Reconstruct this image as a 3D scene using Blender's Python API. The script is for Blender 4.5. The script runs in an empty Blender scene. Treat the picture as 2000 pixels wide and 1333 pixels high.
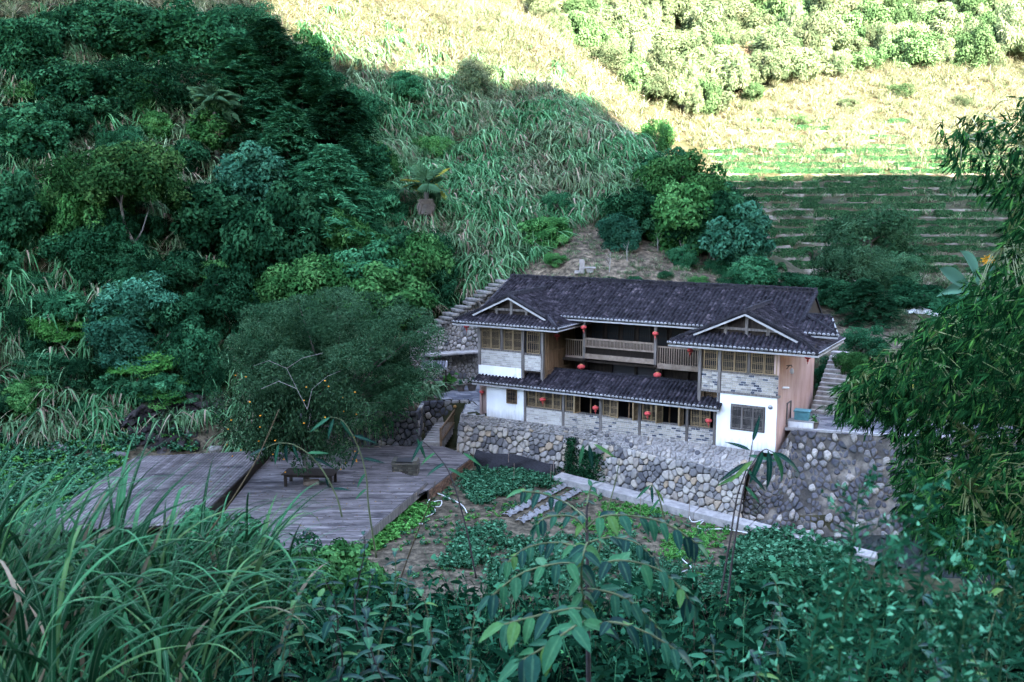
import bpy, bmesh, math, random
import numpy as np
from mathutils import Vector, Matrix, Euler

# ------------------------------------------------------------------ camera
R = math.radians
F = 1944.0            # focal length in pixels of the 2000 px wide photograph (35 mm lens)
PITCH = R(8.4)
CAM_Z = 14.475
sc = bpy.context.scene
col = sc.collection
cam_data = bpy.data.cameras.new('camera')
cam_data.sensor_width = 36.0
cam_data.lens = 36.0 * F / 2000.0
cam_data.clip_start = 0.1
cam_data.clip_end = 3000.0
cam_data.dof.use_dof = True
cam_data.dof.focus_distance = 58.0
cam_data.dof.aperture_fstop = 6.3
cam = bpy.data.objects.new('camera', cam_data)
cam.location = (0, 0, CAM_Z)
cam.rotation_euler = (R(90) - PITCH, 0, 0)
col.objects.link(cam)
sc.camera = cam

# ------------------------------------------------------------------ sky, sun, exposure
SUN_AZ = R(150.0)      # clockwise from +Y: the sun stands behind the camera on its right
SUN_EL = R(36.0)
SUN = Vector((math.sin(SUN_AZ) * math.cos(SUN_EL), math.cos(SUN_AZ) * math.cos(SUN_EL), math.sin(SUN_EL)))
world = bpy.data.worlds.new('World')
sc.world = world
world.use_nodes = True
wn = world.node_tree.nodes
sky = wn.new('ShaderNodeTexSky')
sky.sky_type = 'NISHITA'
sky.sun_disc = False
sky.sun_elevation = SUN_EL
sky.sun_rotation = SUN_AZ
sky.altitude = 600
sky.air_density = 1.0
sky.dust_density = 0.6
sky.ozone_density = 1.0
wn['Background'].inputs['Strength'].default_value = 0.10
world.node_tree.links.new(sky.outputs[0], wn['Background'].inputs['Color'])
sun_data = bpy.data.lights.new('sun', 'SUN')
sun_data.energy = 4.1
sun_data.angle = R(0.5)
sun_data.color = (1.0, 0.965, 0.92)
sun = bpy.data.objects.new('sun', sun_data)
sun.rotation_euler = (-SUN).to_track_quat('-Z', 'Y').to_euler()
sun.location = (60, -60, 120)
col.objects.link(sun)

vs = sc.view_settings
vs.view_transform = 'Standard'
vs.look = 'None'
vs.gamma = 1.0
vs.exposure = 4.75
vs.use_white_balance = True            # the camera's own white balance, set for open shade
vs.white_balance_temperature = 8000
vs.white_balance_tint = 14
vs.use_curve_mapping = False
sc.cycles.max_bounces = 4
sc.cycles.diffuse_bounces = 2
sc.cycles.glossy_bounces = 2
sc.cycles.transmission_bounces = 3
sc.cycles.transparent_max_bounces = 4
sc.cycles.caustics_reflective = False
sc.cycles.caustics_refractive = False
sc.cycles.use_denoising = True
sc.cycles.use_adaptive_sampling = True
sc.cycles.adaptive_threshold = 0.03

# ------------------------------------------------------------------ helpers
def ray(x, y):
    u = (x - 1000.0) / F
    v = (666.5 - y) / F
    return np.array([u, math.cos(PITCH) + v * math.sin(PITCH), -math.sin(PITCH) + v * math.cos(PITCH)])

def at(x, y, Y):
    """the point of the place that a pixel of the photograph shows, Y metres ahead"""
    d = ray(x, y)
    t = Y / d[1]
    return Vector((d[0] * t, Y, CAM_Z + d[2] * t))

def at_z(x, y, z):
    d = ray(x, y)
    t = (z - CAM_Z) / d[2]
    return Vector((d[0] * t, d[1] * t, z))

def project(P):
    P = np.asarray(P, dtype=float)
    X = P[..., 0]; Y = P[..., 1]; Z = P[..., 2] - CAM_Z
    c, s = math.cos(PITCH), math.sin(PITCH)
    yc = Y * c - Z * s
    zc = Y * s + Z * c
    yc = np.where(np.abs(yc) < 1e-3, 1e-3, yc)
    return 1000 + F * X / yc, 666.5 - F * zc / yc, yc

def inpoly(x, y, poly):
    x = np.asarray(x); y = np.asarray(y)
    res = np.zeros(x.shape, bool)
    n = len(poly)
    for i in range(n):
        x0, y0 = poly[i]; x1, y1 = poly[(i + 1) % n]
        cond = ((y0 > y) != (y1 > y)) & (x < (x1 - x0) * (y - y0) / (y1 - y0 + 1e-12) + x0)
        res ^= cond
    return res

def tag(o, label=None, cat=None, group=None, kind=None):
    if label: o['label'] = label
    if cat: o['category'] = cat
    if group: o['group'] = group
    if kind: o['kind'] = kind
    return o

def link(name, data, mat=None, parent=None, loc=None, rot=None, scale=None, matrix=None):
    o = bpy.data.objects.new(name, data)
    col.objects.link(o)
    if mat is not None and data is not None and len(data.materials) == 0:
        for m in (mat if isinstance(mat, (list, tuple)) else [mat]):
            data.materials.append(m)
    if parent is not None: o.parent = parent
    if matrix is not None: o.matrix_local = matrix
    if loc is not None: o.location = loc
    if rot is not None: o.rotation_euler = rot
    if scale is not None: o.scale = scale
    return o

def empty(name, loc=(0, 0, 0), rotz=0.0, scale=1.0):
    o = bpy.data.objects.new(name, None)
    o.location = loc
    o.rotation_euler = (0, 0, rotz)
    o.scale = (scale, scale, scale)
    o.empty_display_size = 0.2
    col.objects.link(o)
    return o

def mesh_np(name, V, Fc, attrs=None, smooth=False, matidx=None):
    """V (n,3), Fc (m,k) one face size"""
    V = np.ascontiguousarray(V, dtype=np.float32); Fc = np.ascontiguousarray(Fc, dtype=np.int32)
    me = bpy.data.meshes.new(name)
    n, (m, k) = len(V), Fc.shape
    me.vertices.add(n); me.vertices.foreach_set('co', V.ravel())
    me.loops.add(m * k); me.loops.foreach_set('vertex_index', Fc.ravel())
    me.polygons.add(m)
    me.polygons.foreach_set('loop_start', np.arange(0, m * k, k, dtype=np.int32))
    if smooth: me.polygons.foreach_set('use_smooth', np.ones(m, bool))
    if matidx is not None: me.polygons.foreach_set('material_index', np.asarray(matidx, np.int32))
    if attrs:
        for an, av in attrs.items():
            a = me.attributes.new(an, 'FLOAT', 'POINT')
            a.data.foreach_set('value', np.ascontiguousarray(av, dtype=np.float32))
    me.update(calc_edges=True)
    me.validate()
    return me

class MB:
    """collects boxes, bars, tubes and polygons into one mesh"""
    def __init__(self):
        self.v = []; self.f = []; self.mi = []
    def add(self, vs_, fs_, mi=0):
        b = len(self.v)
        self.v.extend([tuple(p) for p in vs_])
        for f in fs_:
            self.f.append(tuple(b + i for i in f)); self.mi.append(mi)
    def box(self, x0, x1, y0, y1, z0, z1, mi=0):
        vs_ = [(x0, y0, z0), (x1, y0, z0), (x1, y1, z0), (x0, y1, z0), (x0, y0, z1), (x1, y0, z1), (x1, y1, z1), (x0, y1, z1)]
        self.add(vs_, [(0, 3, 2, 1), (4, 5, 6, 7), (0, 1, 5, 4), (1, 2, 6, 5), (2, 3, 7, 6), (3, 0, 4, 7)], mi)
    def bar(self, p0, p1, w, h, up=(0, 0, 1), mi=0):
        p0 = Vector(p0); p1 = Vector(p1); d = (p1 - p0).normalized(); up = Vector(up)
        s = d.cross(up).normalized(); u = s.cross(d).normalized()
        vs_ = []
        for p in (p0, p1):
            for a, b in ((-1, -1), (1, -1), (1, 1), (-1, 1)):
                vs_.append(p + s * (a * w / 2) + u * (b * h / 2))
        self.add(vs_, [(0, 1, 2, 3)[::-1], (4, 5, 6, 7), (0, 1, 5, 4), (1, 2, 6, 5), (2, 3, 7, 6), (3, 0, 4, 7)], mi)
    def tube(self, pts, rad, seg=7, mi=0, cap=True):
        pts = [Vector(p) for p in pts]
        n = len(pts); rings = []
        prev = None
        for i, p in enumerate(pts):
            d = (pts[min(i + 1, n - 1)] - pts[max(i - 1, 0)])
            if d.length < 1e-6: d = Vector((0, 0, 1))
            d.normalize()
            ref = prev if prev is not None else (Vector((1, 0, 0)) if abs(d.x) < .9 else Vector((0, 1, 0)))
            s = (ref - d * ref.dot(d))
            if s.length < 1e-5: s = d.orthogonal()
            s.normalize(); prev = s
            u = d.cross(s)
            r = rad[i] if isinstance(rad, (list, tuple)) else rad
            rings.append([p + (s * math.cos(2 * math.pi * j / seg) + u * math.sin(2 * math.pi * j / seg)) * r for j in range(seg)])
        vs_ = [q for rg in rings for q in rg]
        fs_ = []
        for i in range(n - 1):
            for j in range(seg):
                a = i * seg + j; b = i * seg + (j + 1) % seg
                fs_.append((a, b, b + seg, a + seg))
        if cap:
            fs_.append(tuple(range(seg))[::-1]); fs_.append(tuple(range((n - 1) * seg, n * seg)))
        self.add(vs_, fs_, mi)
    def lathe(self, prof, seg=12, c=(0, 0, 0), mi=0):
        vs_ = []
        for r, z in prof:
            for j in range(seg):
                a = 2 * math.pi * j / seg
                vs_.append((c[0] + r * math.cos(a), c[1] + r * math.sin(a), c[2] + z))
        fs_ = []
        for i in range(len(prof) - 1):
            for j in range(seg):
                a = i * seg + j; b = i * seg + (j + 1) % seg
                fs_.append((a, b, b + seg, a + seg))
        self.add(vs_, fs_, mi)
    def poly(self, pts, mi=0):
        self.add(pts, [tuple(range(len(pts)))], mi)
    def mesh(self, name, smooth=False):
        me = bpy.data.meshes.new(name)
        me.from_pydata(self.v, [], self.f)
        me.polygons.foreach_set('material_index', self.mi)
        if smooth: me.polygons.foreach_set('use_smooth', [True] * len(self.f))
        me.update()
        return me
    def build(self, name, mat, parent=None, smooth=False, loc=None, rot=None, bevel=None):
        o = link(name, self.mesh(name, smooth), mat, parent, loc, rot)
        if bevel:
            b = o.modifiers.new('edge', 'BEVEL'); b.width = bevel; b.segments = 1; b.limit_method = 'ANGLE'
        return o

_unit = {}
def unit_box(mat, key=None, bevel=.06):
    """a box from -0.5 to 0.5 with small chamfers, shared by pieces of the same material"""
    k = (mat.name, key)
    if k not in _unit:
        bm = bmesh.new(); bmesh.ops.create_cube(bm, size=1.0)
        if bevel: bmesh.ops.bevel(bm, geom=list(bm.edges), offset=bevel, segments=1, affect='EDGES')
        me = bpy.data.meshes.new('piece'); bm.to_mesh(me); bm.free(); me.materials.append(mat)
        _unit[k] = me
    return _unit[k]

# ------------------------------------------------------------------ materials
def _mat(name):
    m = bpy.data.materials.new(name); m.use_nodes = True
    nt = m.node_tree; b = nt.nodes['Principled BSDF']
    return m, nt, nt.nodes, nt.links, b

def ramp(nodes, cols, interp='LINEAR'):
    r = nodes.new('ShaderNodeValToRGB'); cr = r.color_ramp; cr.interpolation = interp
    n = len(cols)
    while len(cr.elements) < n: cr.elements.new(0.5)
    for i, c in enumerate(cols):
        p, c = c if isinstance(c[1], (tuple, list)) else (i / max(1, n - 1), c)
        cr.elements[i].position = p
        cr.elements[i].color = (c[0], c[1], c[2], 1)
    return r

def leafy(cols):
    """cool blue-green cast of this valley's foliage; leaves straw colours alone"""
    return [(c[0] * .88, c[1] * 1.06, c[2] * 1.08) if c[1] > c[0] * 1.15 else c for c in cols]
def mat_leaf(name, cols, trans=.13, rough=.7, objvar=.35, attr='rnd', spec=0.0, noise=0.0, nscale=.2):
    """leaf colours picked by each leaf's own random value, shifted a little per plant"""
    m, nt, N, L, b = _mat(name)
    a = N.new('ShaderNodeAttribute'); a.attribute_name = attr
    r = ramp(N, leafy(cols))
    src = a.outputs['Fac']
    if noise:
        g = N.new('ShaderNodeNewGeometry'); nz = N.new('ShaderNodeTexNoise'); nz.inputs['Scale'].default_value = nscale; nz.inputs['Detail'].default_value = 3
        L.new(g.outputs['Position'], nz.inputs['Vector'])
        ma = N.new('ShaderNodeMath'); ma.operation = 'MULTIPLY_ADD'; ma.inputs[1].default_value = noise * 2; ma.inputs[2].default_value = -noise
        L.new(nz.outputs['Fac'], ma.inputs[0])
        ad = N.new('ShaderNodeMath'); ad.operation = 'ADD'; ad.use_clamp = True
        L.new(src, ad.inputs[0]); L.new(ma.outputs[0], ad.inputs[1]); src = ad.outputs[0]
    L.new(src, r.inputs['Fac'])
    oi = N.new('ShaderNodeObjectInfo')
    mr = N.new('ShaderNodeMapRange'); mr.inputs['To Min'].default_value = 1 - objvar; mr.inputs['To Max'].default_value = 1 + objvar
    L.new(oi.outputs['Random'], mr.inputs['Value'])
    hs = N.new('ShaderNodeHueSaturation'); L.new(r.outputs['Color'], hs.inputs['Color']); L.new(mr.outputs[0], hs.inputs['Value'])
    L.new(hs.outputs['Color'], b.inputs['Base Color'])
    b.inputs['Roughness'].default_value = rough
    b.inputs['Specular IOR Level'].default_value = spec
    if trans > 0:
        tr = N.new('ShaderNodeBsdfTranslucent'); L.new(hs.outputs['Color'], tr.inputs['Color'])
        mx = N.new('ShaderNodeMixShader'); mx.inputs[0].default_value = trans
        L.new(b.outputs[0], mx.inputs[1]); L.new(tr.outputs[0], mx.inputs[2])
        L.new(mx.outputs[0], N['Material Output'].inputs['Surface'])
    return m

def mat_surf(name, cols, scale=3.0, rough=.8, bump=.3, detail=6, objvar=0.0, stretch=(1, 1, 1), coord='Object', spec=.06, dist=.02, bscale=None, patch=None, objramp=None, metallic=0):
    """noise-mottled surface; patch=(colour, scale, threshold) lays stains over it; objramp picks a tone for each piece"""
    m, nt, N, L, b = _mat(name)
    tc = N.new('ShaderNodeTexCoord'); mp = N.new('ShaderNodeMapping'); mp.inputs['Scale'].default_value = stretch
    L.new(tc.outputs[coord] if coord != 'World' else N.new('ShaderNodeNewGeometry').outputs['Position'], mp.inputs['Vector'])
    nz = N.new('ShaderNodeTexNoise'); nz.inputs['Scale'].default_value = scale; nz.inputs['Detail'].default_value = detail; nz.inputs['Roughness'].default_value = .65
    L.new(mp.outputs[0], nz.inputs['Vector'])
    r = ramp(N, cols if isinstance(cols[0][1], (tuple, list)) else [(.3 + .4 * i / max(1, len(cols) - 1), c) for i, c in enumerate(cols)])
    L.new(nz.outputs['Fac'], r.inputs['Fac'])
    out = r.outputs['Color']
    if objramp or objvar:
        oi = N.new('ShaderNodeObjectInfo')
    if objramp:
        rr = ramp(N, objramp); L.new(oi.outputs['Random'], rr.inputs['Fac'])
        mx = N.new('ShaderNodeMix'); mx.data_type = 'RGBA'; mx.blend_type = 'MULTIPLY'; mx.inputs['Factor'].default_value = 1
        L.new(out, mx.inputs['A']); L.new(rr.outputs['Color'], mx.inputs['B']); out = mx.outputs['Result']
    if objvar:
        mr = N.new('ShaderNodeMapRange'); mr.inputs['To Min'].default_value = 1 - objvar; mr.inputs['To Max'].default_value = 1 + objvar
        L.new(oi.outputs['Random'], mr.inputs['Value'])
        hs = N.new('ShaderNodeHueSaturation'); L.new(out, hs.inputs['Color']); L.new(mr.outputs[0], hs.inputs['Value']); out = hs.outputs['Color']
    if patch:
        pc, ps, pt = patch
        n2 = N.new('ShaderNodeTexNoise'); n2.inputs['Scale'].default_value = ps; n2.inputs['Detail'].default_value = 5; n2.inputs['Roughness'].default_value = .7
        L.new(mp.outputs[0], n2.inputs['Vector'])
        mr2 = N.new('ShaderNodeMapRange'); mr2.inputs['From Min'].default_value = pt; mr2.inputs['From Max'].default_value = pt + .12
        L.new(n2.outputs['Fac'], mr2.inputs['Value'])
        mx = N.new('ShaderNodeMix'); mx.data_type = 'RGBA'
        L.new(mr2.outputs[0], mx.inputs['Factor']); L.new(out, mx.inputs['A']); mx.inputs['B'].default_value = (*pc, 1); out = mx.outputs['Result']
    L.new(out, b.inputs['Base Color'])
    b.inputs['Roughness'].default_value = rough
    b.inputs['Specular IOR Level'].default_value = spec
    b.inputs['Metallic'].default_value = metallic
    if bump:
        bz = nz
        if bscale:
            bz = N.new('ShaderNodeTexNoise'); bz.inputs['Scale'].default_value = bscale; bz.inputs['Detail'].default_value = 8
            L.new(mp.outputs[0], bz.inputs['Vector'])
        bp = N.new('ShaderNodeBump'); bp.inputs['Strength'].default_value = bump; bp.inputs['Distance'].default_value = dist
        L.new(bz.outputs['Fac'], bp.inputs['Height']); L.new(bp.outputs[0], b.inputs['Normal'])
    return m

def mat_plain(name, c, rough=.6, spec=.3, metallic=0):
    m, nt, N, L, b = _mat(name)
    b.inputs['Base Color'].default_value = (*c, 1); b.inputs['Roughness'].default_value = rough
    b.inputs['Specular IOR Level'].default_value = spec; b.inputs['Metallic'].default_value = metallic
    return m

# ------------------------------------------------------------------ the house's own frame: x to the right along its front, y to the back
HA = R(30.0)
HO = Vector((15.266, 56.0, 0.0))
HX = np.array([math.cos(HA), -math.sin(HA)]); HY = np.array([math.sin(HA), math.cos(HA)])
HM = Matrix.Translation(HO) @ Matrix.Rotation(-HA, 4, 'Z')
def hw(x, y, z=0.0):
    return HM @ Vector((x, y, z))
def to_house(X, Y):
    dx = X - HO.x; dy = Y - HO.y
    return dx * HX[0] + dy * HX[1], dx * HY[0] + dy * HY[1]

# ------------------------------------------------------------------ terrain
CPX = [ # pixel x, pixel y, distance ahead
 (-300,860,62),(-300,500,70),(-300,200,82),(-300,0,92),
 (0,850,67),(0,500,76),(0,200,88),(0,0,98),
 (250,850,69),(250,650,74),(250,400,83),(250,150,96),(250,0,104),
 (500,800,72),(500,640,77),(500,500,82),(500,300,92),(500,100,103),(500,0,112),
 (700,700,75),(700,500,84),(700,300,96),(700,120,110),(700,0,122),
 (850,620,79),(850,500,86),(850,300,100),(850,150,116),(850,0,138),
 (1000,530,83),(1000,400,91),(1000,250,106),(1000,120,124),(1000,0,150),
 (1100,480,88),(1100,350,98),(1100,200,114),(1100,100,132),
 (1150,450,88),(1150,540,79),(1300,500,87),(1300,560,79),(1450,560,83),
 (1240,270,104),(1330,400,97),(1430,480,92),(1500,550,87),
 (1600,590,82),(1640,610,78),(1680,635,75),(1640,700,66),(1800,650,74),(1950,640,76),
 (1550,530,100),(1700,550,98),(1950,550,98),(2300,550,98),(1500,450,113),(1700,450,115),(1950,450,115),(2300,450,115),
 (1420,340,140),(1700,340,140),(1950,340,140),(2300,340,140),(1330,270,152),(1500,230,164),(1700,230,165),(1950,230,165),
 (1250,160,160),(1300,120,172),(1500,120,184),(1700,130,186),(1950,130,190),(2300,130,190),
 (1150,60,172),(1300,0,205),(1500,0,212),(1700,0,216),(2000,0,220),(2300,0,222),
]
CP = [tuple(at(*c)) for c in CPX] + [
 (14, 128, 17.0), (22, 112, 9.5), (32, 100, 6.2), (20, 140, 20.5),
 (-70, 60, 20), (-80, 110, 55), (-60, 150, 66), (-10, 190, 68), (40, 240, 72), (110, 250, 78), (140, 200, 50), (120, 120, 18),
 (-45, 55, 0), (-30, 58, -2.6), (-24, 64, -2.6), (-12, 66, -2.4), (60, 60, 4), (40, 60, 2),
 (10, 75, 2.0), (2, 77, 2.2), (20, 70, 2.2),
]
CP = np.array(CP)
def _rbf_fit(P):
    n = len(P)
    d = np.hypot(P[:, None, 0] - P[None, :, 0], P[:, None, 1] - P[None, :, 1])
    A = np.zeros((n + 3, n + 3))
    A[:n, :n] = -np.sqrt(d * d + 9.0) + np.eye(n) * 1.0
    A[:n, n] = 1; A[:n, n + 1:] = P[:, :2]
    A[n, :n] = 1; A[n + 1:, :n] = P[:, :2].T
    b = np.zeros(n + 3); b[:n] = P[:, 2]
    return np.linalg.solve(A, b)
_W = _rbf_fit(CP)
def _rbf(X, Y):
    X = np.asarray(X, float); Y = np.asarray(Y, float)
    sh = X.shape; x = X.ravel(); y = Y.ravel(); out = np.zeros(len(x)); n = len(CP)
    for i in range(0, len(x), 20000):
        xs = x[i:i + 20000]; ys = y[i:i + 20000]
        d = np.sqrt((xs[:, None] - CP[None, :, 0]) ** 2 + (ys[:, None] - CP[None, :, 1]) ** 2 + 9.0)
        out[i:i + 20000] = -d @ _W[:n] + _W[n] + xs * _W[n + 1] + ys * _W[n + 2]
    return out.reshape(sh)
def _hash2(ix, iy):
    h = np.sin(ix * 127.1 + iy * 311.7) * 43758.5453
    return h - np.floor(h)
def vnoise(x, y):
    ix = np.floor(x); iy = np.floor(y); fx = x - ix; fy = y - iy
    fx = fx * fx * (3 - 2 * fx); fy = fy * fy * (3 - 2 * fy)
    a = _hash2(ix, iy); b = _hash2(ix + 1, iy); c = _hash2(ix, iy + 1); d = _hash2(ix + 1, iy + 1)
    return (a * (1 - fx) + b * fx) * (1 - fy) + (c * (1 - fx) + d * fx) * fy
def fbm(x, y, o=4):
    s = 0; a = .5
    for i in range(o):
        s = s + a * (vnoise(x, y) - .5); x = x * 2.03 + 17; y = y * 2.03 + 31; a *= .5
    return s
def sm(a, b, x):
    t = np.clip((x - a) / (b - a), 0, 1)
    return t * t * (3 - 2 * t)
def wall_foot(lx):          # house-frame y (negative = in front) of the foot of the boulder wall
    s = -lx
    return -np.maximum(.75, .4 + (13.57 - s) * .26)
def path_near(lx):
    s = -lx
    return -(2.6 + (12.8 - s) * .23)
def right_foot(lx):         # foot of the rubble wall under the yard, lx > -1.5
    return np.interp(lx, [-1.5, 1.0, 3.0, 6.0, 10.0, 16.0], [-3.6, -2.9, -1.5, 1.0, 4.5, 9.5])
def terrain(X, Y):
    X = np.asarray(X, float); Y = np.asarray(Y, float)
    lx, ly = to_house(X, Y)
    hill = _rbf(X, Y)
    hill = hill + (fbm(X * .12, Y * .12) * 2.2 + fbm(X * .5 + 9, Y * .5) * .7) * sm(66, 80, Y)
    # terraces of the yards cut into the hill
    w = sm(-.35, .15, ly) * (1 - sm(12.3, 13.6, ly)) * sm(0.0, 1.5, lx - np.where(ly > 2.2, -32.0, -27.5)) * (1 - sm(.6, 1.4, lx))
    z = hill * (1 - w) + (-.42) * w
    w = sm(1.1, 1.9, ly - np.interp(lx, [0, 6, 12], [0, 1.3, 4.6])) * (1 - sm(9.0, 10.5, ly)) * sm(-.2, .3, lx) * (1 - sm(13, 16, lx))
    z = z * (1 - w) + .66 * w
    # the garden and deck level, and the bank the camera stands on
    bank = np.where(Y < 16, 12.9 - .375 * Y, 6.9 - (Y - 16) * .42)
    bank = bank + fbm(X * .35, Y * .35) * .5 + np.clip(np.abs(X) - 8, 0, 60) * .02
    low = -3.45 + fbm(X * .6, Y * .6) * .16
    front = np.maximum(low, bank)
    front = np.where(Y < 16, bank, front)
    edge = np.interp(lx, [-1.5, -.2, .3, 3, 6, 10, 13], [-.35, 0.1, 1.9, 2.55, 3.3, 5.1, 6.9])
    leftedge = sm(-25.6, -24.6, lx)
    wfr = 1 - sm(-.45, .15, ly - edge)                       # in front of the walls
    lim = np.interp(X, [-60, -40, -28, -22, -16, -9, -5], [52, 54, 63, 66, 68, 68.5, 67.5])
    wl = 1 - sm(0, 3.0, Y - lim)
    lim2 = np.interp(X, [-60, -40, -28, -22, -17, -7.0, -6.5, -2.0], [52, 54, 64.5, 67.5, 68.5, 67.4, 69.5, 69.7])
    wfr = np.where(lx > -21.6, wfr, 1 - sm(0, np.where(X < -18, 2.2, .45), Y - lim2))
    z = z * (1 - wfr) + front * wfr
    # the little stream at the foot of the rubble wall
    ws = sm(-1.6, .4, lx) * (ly > path_near(lx) + 1.2) * (ly < right_foot(lx) + .9)
    z = np.where(ws > 0, z * (1 - ws) + (-4.9) * ws, z)
    return z
def tz(x, y):
    return float(terrain(np.array([x]), np.array([y]))[0])

_gx = np.concatenate([np.arange(-130, -44, 2.5), np.arange(-44, 46, .62), np.arange(46, 170, 2.5)])
_gy = np.concatenate([np.arange(-14, 2, 1.0), np.arange(2, 100, .62), np.arange(100, 175, 1.1), np.arange(175, 262, 2.5)])
GX, GY = np.meshgrid(_gx, _gy)
GZ = terrain(GX, GY)
def tz_many(X, Y):
    """bilinear height of the built ground sheet"""
    X = np.asarray(X, float); Y = np.asarray(Y, float)
    i = np.clip(np.searchsorted(_gx, X) - 1, 0, len(_gx) - 2); j = np.clip(np.searchsorted(_gy, Y) - 1, 0, len(_gy) - 2)
    fx = (X - _gx[i]) / (_gx[i + 1] - _gx[i]); fy = (Y - _gy[j]) / (_gy[j + 1] - _gy[j])
    return (GZ[j, i] * (1 - fx) + GZ[j, i + 1] * fx) * (1 - fy) + (GZ[j + 1, i] * (1 - fx) + GZ[j + 1, i + 1] * fx) * fy
def hit(px, py, y0=20.0):
    """where the line of sight through a pixel meets the ground"""
    d = ray(px, py); t = np.arange(y0, 250, .15) / d[1]
    P = np.stack([d[0] * t, d[1] * t, CAM_Z + d[2] * t], 1)
    below = P[:, 2] < tz_many(P[:, 0], P[:, 1])
    k = np.argmax(below) if below.any() else len(t) - 1
    return Vector(P[k])

def mat_ground():
    m, nt, N, L, b = _mat('hill_ground')
    g = N.new('ShaderNodeNewGeometry')
    n1 = N.new('ShaderNodeTexNoise'); n1.inputs['Scale'].default_value = .35; n1.inputs['Detail'].default_value = 8; n1.inputs['Roughness'].default_value = .7
    n2 = N.new('ShaderNodeTexNoise'); n2.inputs['Scale'].default_value = 1.9; n2.inputs['Detail'].default_value = 5; n2.inputs['Roughness'].default_value = .7
    L.new(g.outputs['Position'], n1.inputs['Vector']); L.new(g.outputs['Position'], n2.inputs['Vector'])
    r1 = ramp(N, [(.35, (.016, .022, .011)), (.5, (.034, .036, .018)), (.62, (.065, .055, .038))])
    r2 = ramp(N, [(.3, (.3, .32, .3)), (.7, (1.15, 1.1, 1.05))])
    L.new(n1.outputs['Fac'], r1.inputs['Fac']); L.new(n2.outputs['Fac'], r2.inputs['Fac'])
    a = N.new('ShaderNodeAttribute'); a.attribute_name = 'earth'
    re = ramp(N, [(.3, (.042, .034, .027)), (.5, (.095, .077, .060)), (.7, (.20, .162, .125))])
    L.new(n2.outputs['Fac'], re.inputs['Fac'])
    mx = N.new('ShaderNodeMix'); mx.data_type = 'RGBA'; mx.clamp_factor = True; L.new(a.outputs['Fac'], mx.inputs['Factor'])
    L.new(r1.outputs['Color'], mx.inputs['A']); L.new(re.outputs['Color'], mx.inputs['B'])
    mu = N.new('ShaderNodeMix'); mu.data_type = 'RGBA'; mu.blend_type = 'MULTIPLY'; mu.inputs['Factor'].default_value = 1
    L.new(mx.outputs['Result'], mu.inputs['A']); L.new(r2.outputs['Color'], mu.inputs['B'])
    L.new(mu.outputs['Result'], b.inputs['Base Color']); b.inputs['Roughness'].default_value = .95; b.inputs['Specular IOR Level'].default_value = .1
    bp = N.new('ShaderNodeBump'); bp.inputs['Strength'].default_value = .8; bp.inputs['Distance'].default_value = .08
    L.new(n2.outputs['Fac'], bp.inputs['Height']); L.new(bp.outputs[0], b.inputs['Normal'])
    return m
def build_ground():
    ny, nx = GX.shape
    idx = np.arange(nx * ny).reshape(ny, nx)
    Fc = np.stack([idx[:-1, :-1], idx[:-1, 1:], idx[1:, 1:], idx[1:, :-1]], -1).reshape(-1, 4)
    V = np.stack([GX, GY, GZ], -1).reshape(-1, 3)
    px, py, d = project(V)
    knoll = inpoly(px, py, [(985, 555), (1130, 440), (1250, 465), (1420, 520), (1480, 560), (1480, 620), (985, 600)]) & (d > 70) & (d < 93)
    track = inpoly(px, py, [(1590, 590), (1640, 590), (1760, 640), (1760, 700), (1600, 690)]) & (d > 60) & (d < 90)
    garden = (V[:, 1] > 41) & (V[:, 1] < 64) & (V[:, 0] > -9) & (V[:, 0] < 16) & (V[:, 2] < -2.5)
    leftfoot = inpoly(px, py, [(150, 880), (250, 800), (450, 800), (470, 900), (250, 910)]) & (d > 58) & (d < 75)
    earth = np.where(knoll | track, 1.6, np.where(garden, .75, np.where(leftfoot, .6, 0.0)))
    me = mesh_np('ground', V, Fc, {'earth': earth}, smooth=True)
    tag(link('ground', me, mat_ground()), kind='structure')
build_ground()

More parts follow.
